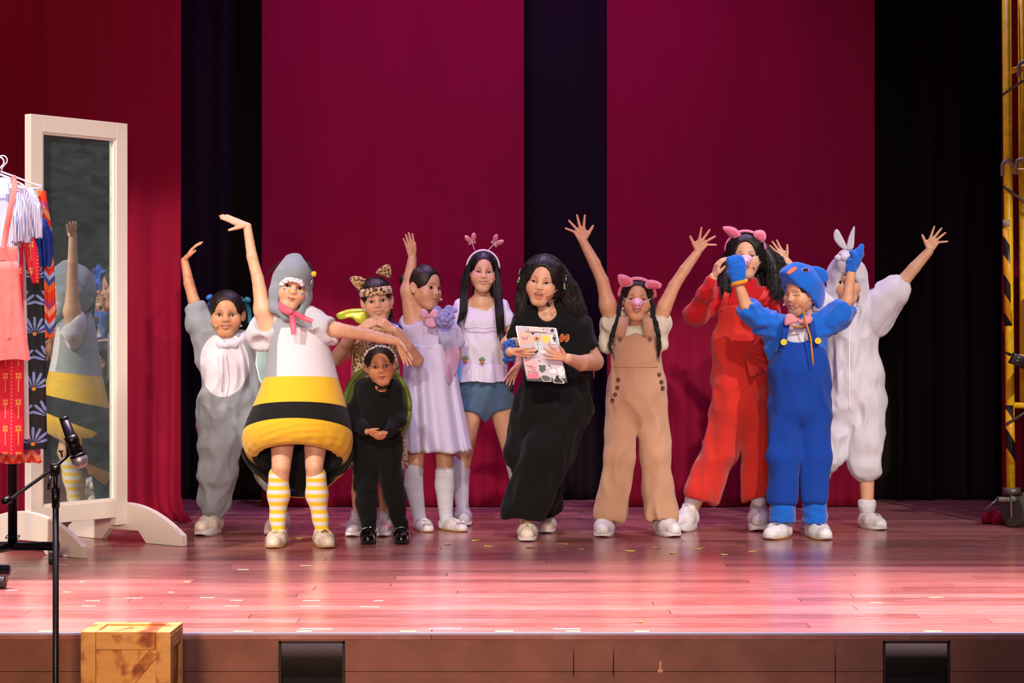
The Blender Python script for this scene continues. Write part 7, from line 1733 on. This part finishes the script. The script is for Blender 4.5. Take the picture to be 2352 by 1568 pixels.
mb = MB(); mb.tube([f.p((1812, 608, .06))+Vector((.024*math.cos(a), .024*math.sin(a), -.01*math.cos(a))) for a in [2*math.pi*i/14 for i in range(15)]], .0035, 6); f.put(mb, 'bracelet', plain('blue_bracelet', '5aa0d8', .4))
f.wear('sock', cloth('white_ruffle_sock', 'd8d8e0'), [((1991, 1156, .03), (1993, 1195, .03), 16, 14), ((1991, 1152, .03), (1991, 1157, .03), 18, 18)], hems=[((1991, 1160, .03), (1991, 1147, .03), 26)], fold=(.003, (20, 20, 60), 3)); f.wear('sock', WSOCK, [((1868, 1165, .04), (1860, 1195, .04), 15, 14)])
f.shoe((1995, 1200), (2016, 1219), 42, 'mary', WHITE_SHOE, WHITE_SOLE); f.shoe((1866, 1198), (1850, 1217), 40, 'mary', LILS, WHITE_SOLE)

# --- stage hand mostly outside the right edge, holding a radio
f = Fig(10.35, 2440, 'person almost wholly outside the right edge, one hand holding a two way radio')
f.head((2470, 530), 104, yaw=-30, mouth='closed')
f.limbs([((2470, 575, .03), (2470, 610, .03), 22, 28), ((2470, 660, .03), (2470, 800, .03), 52, 50, .65), ((2425, 650, .03), (2428, 760, .02), 26, 22), ((2428, 760, .02), (2368, 826, -.05), 21, 13), ((2520, 650, .03), (2540, 780, .03), 26, 20), ((2540, 780, .03), (2545, 880, .0), 19, 12), ((2448, 900, .03), (2445, 1050), 36, 26), ((2445, 1050), (2445, 1200), 24, 14), ((2500, 900, .03), (2505, 1050), 36, 26), ((2505, 1050), (2505, 1200), 24, 14)])
f.hand((2366, 828, -.05), vdir(-.9, .12, .2), vdir(-.1, .9, .4), vdir(-.2, 0, 1) , 58, spread=(6, 2, -2, -6), curl=((30, 42, 30),), thumb=(34, 30, 16))
f.hand((2545, 880, 0), vdir(0, -1, 0), vdir(0, 0, 1), vdir(-1, 0, 0), 66)
f.body(SK['b'])
f.wear('black_shirt', BKT, [((2470, 660, .03), (2470, 800, .03), 64, 66, .66), ((2425, 650, .03), (2470, 660, .03), 34, 56, .8), ((2515, 650, .03), (2470, 660, .03), 34, 56, .8), ((2424, 655, .03), (2428, 750, .02), 34, 30), ((2520, 655, .03), (2535, 760, .03), 34, 28)], fold=(.008, (12, 12, 8), 3))
f.wear('black_trousers', BKT, [((2472, 830, .03), (2474, 890, .03), 66, 68, .7), ((2448, 900, .03), (2445, 1180, .0), 44, 32), ((2500, 900, .03), (2505, 1180, .0), 44, 32)], fold=(.008, (12, 12, 8), 4))
f.hair('sleek', HB, [], seed=3)
f.shoe((2445, 1205), (2440, 1224), 48, 'sneaker', BKT, BK); f.shoe((2505, 1205), (2508, 1224), 48, 'sneaker', BKT, BK)
rd = thing('two_way_radio', 'black two way radio with stub aerial in a hand at the right edge', 'radio', tuple(f.p((2340, 828, -.12))))
Rr = Matrix.Rotation(math.radians(24), 3, 'Y'); c = f.p((2344, 830, -.098))
MB().box(c, (.052, .016, .028), Rr, .006).obj('radio_body', M_BLACKPL, rd, True)
a = f.p((2322, 815, -.10)); MB().tube([a, a+Vector((-.030, 0, .014))], [.0085, .0065], 10).obj('aerial', M_BLACKPL, rd)
a = f.p((2322, 832, -.10)); MB().tube([a+Vector((.006, 0, 0)), a+Vector((-.010, 0, .005))], .0085, 12).obj('volume_knob', M_BLACKPL, rd)
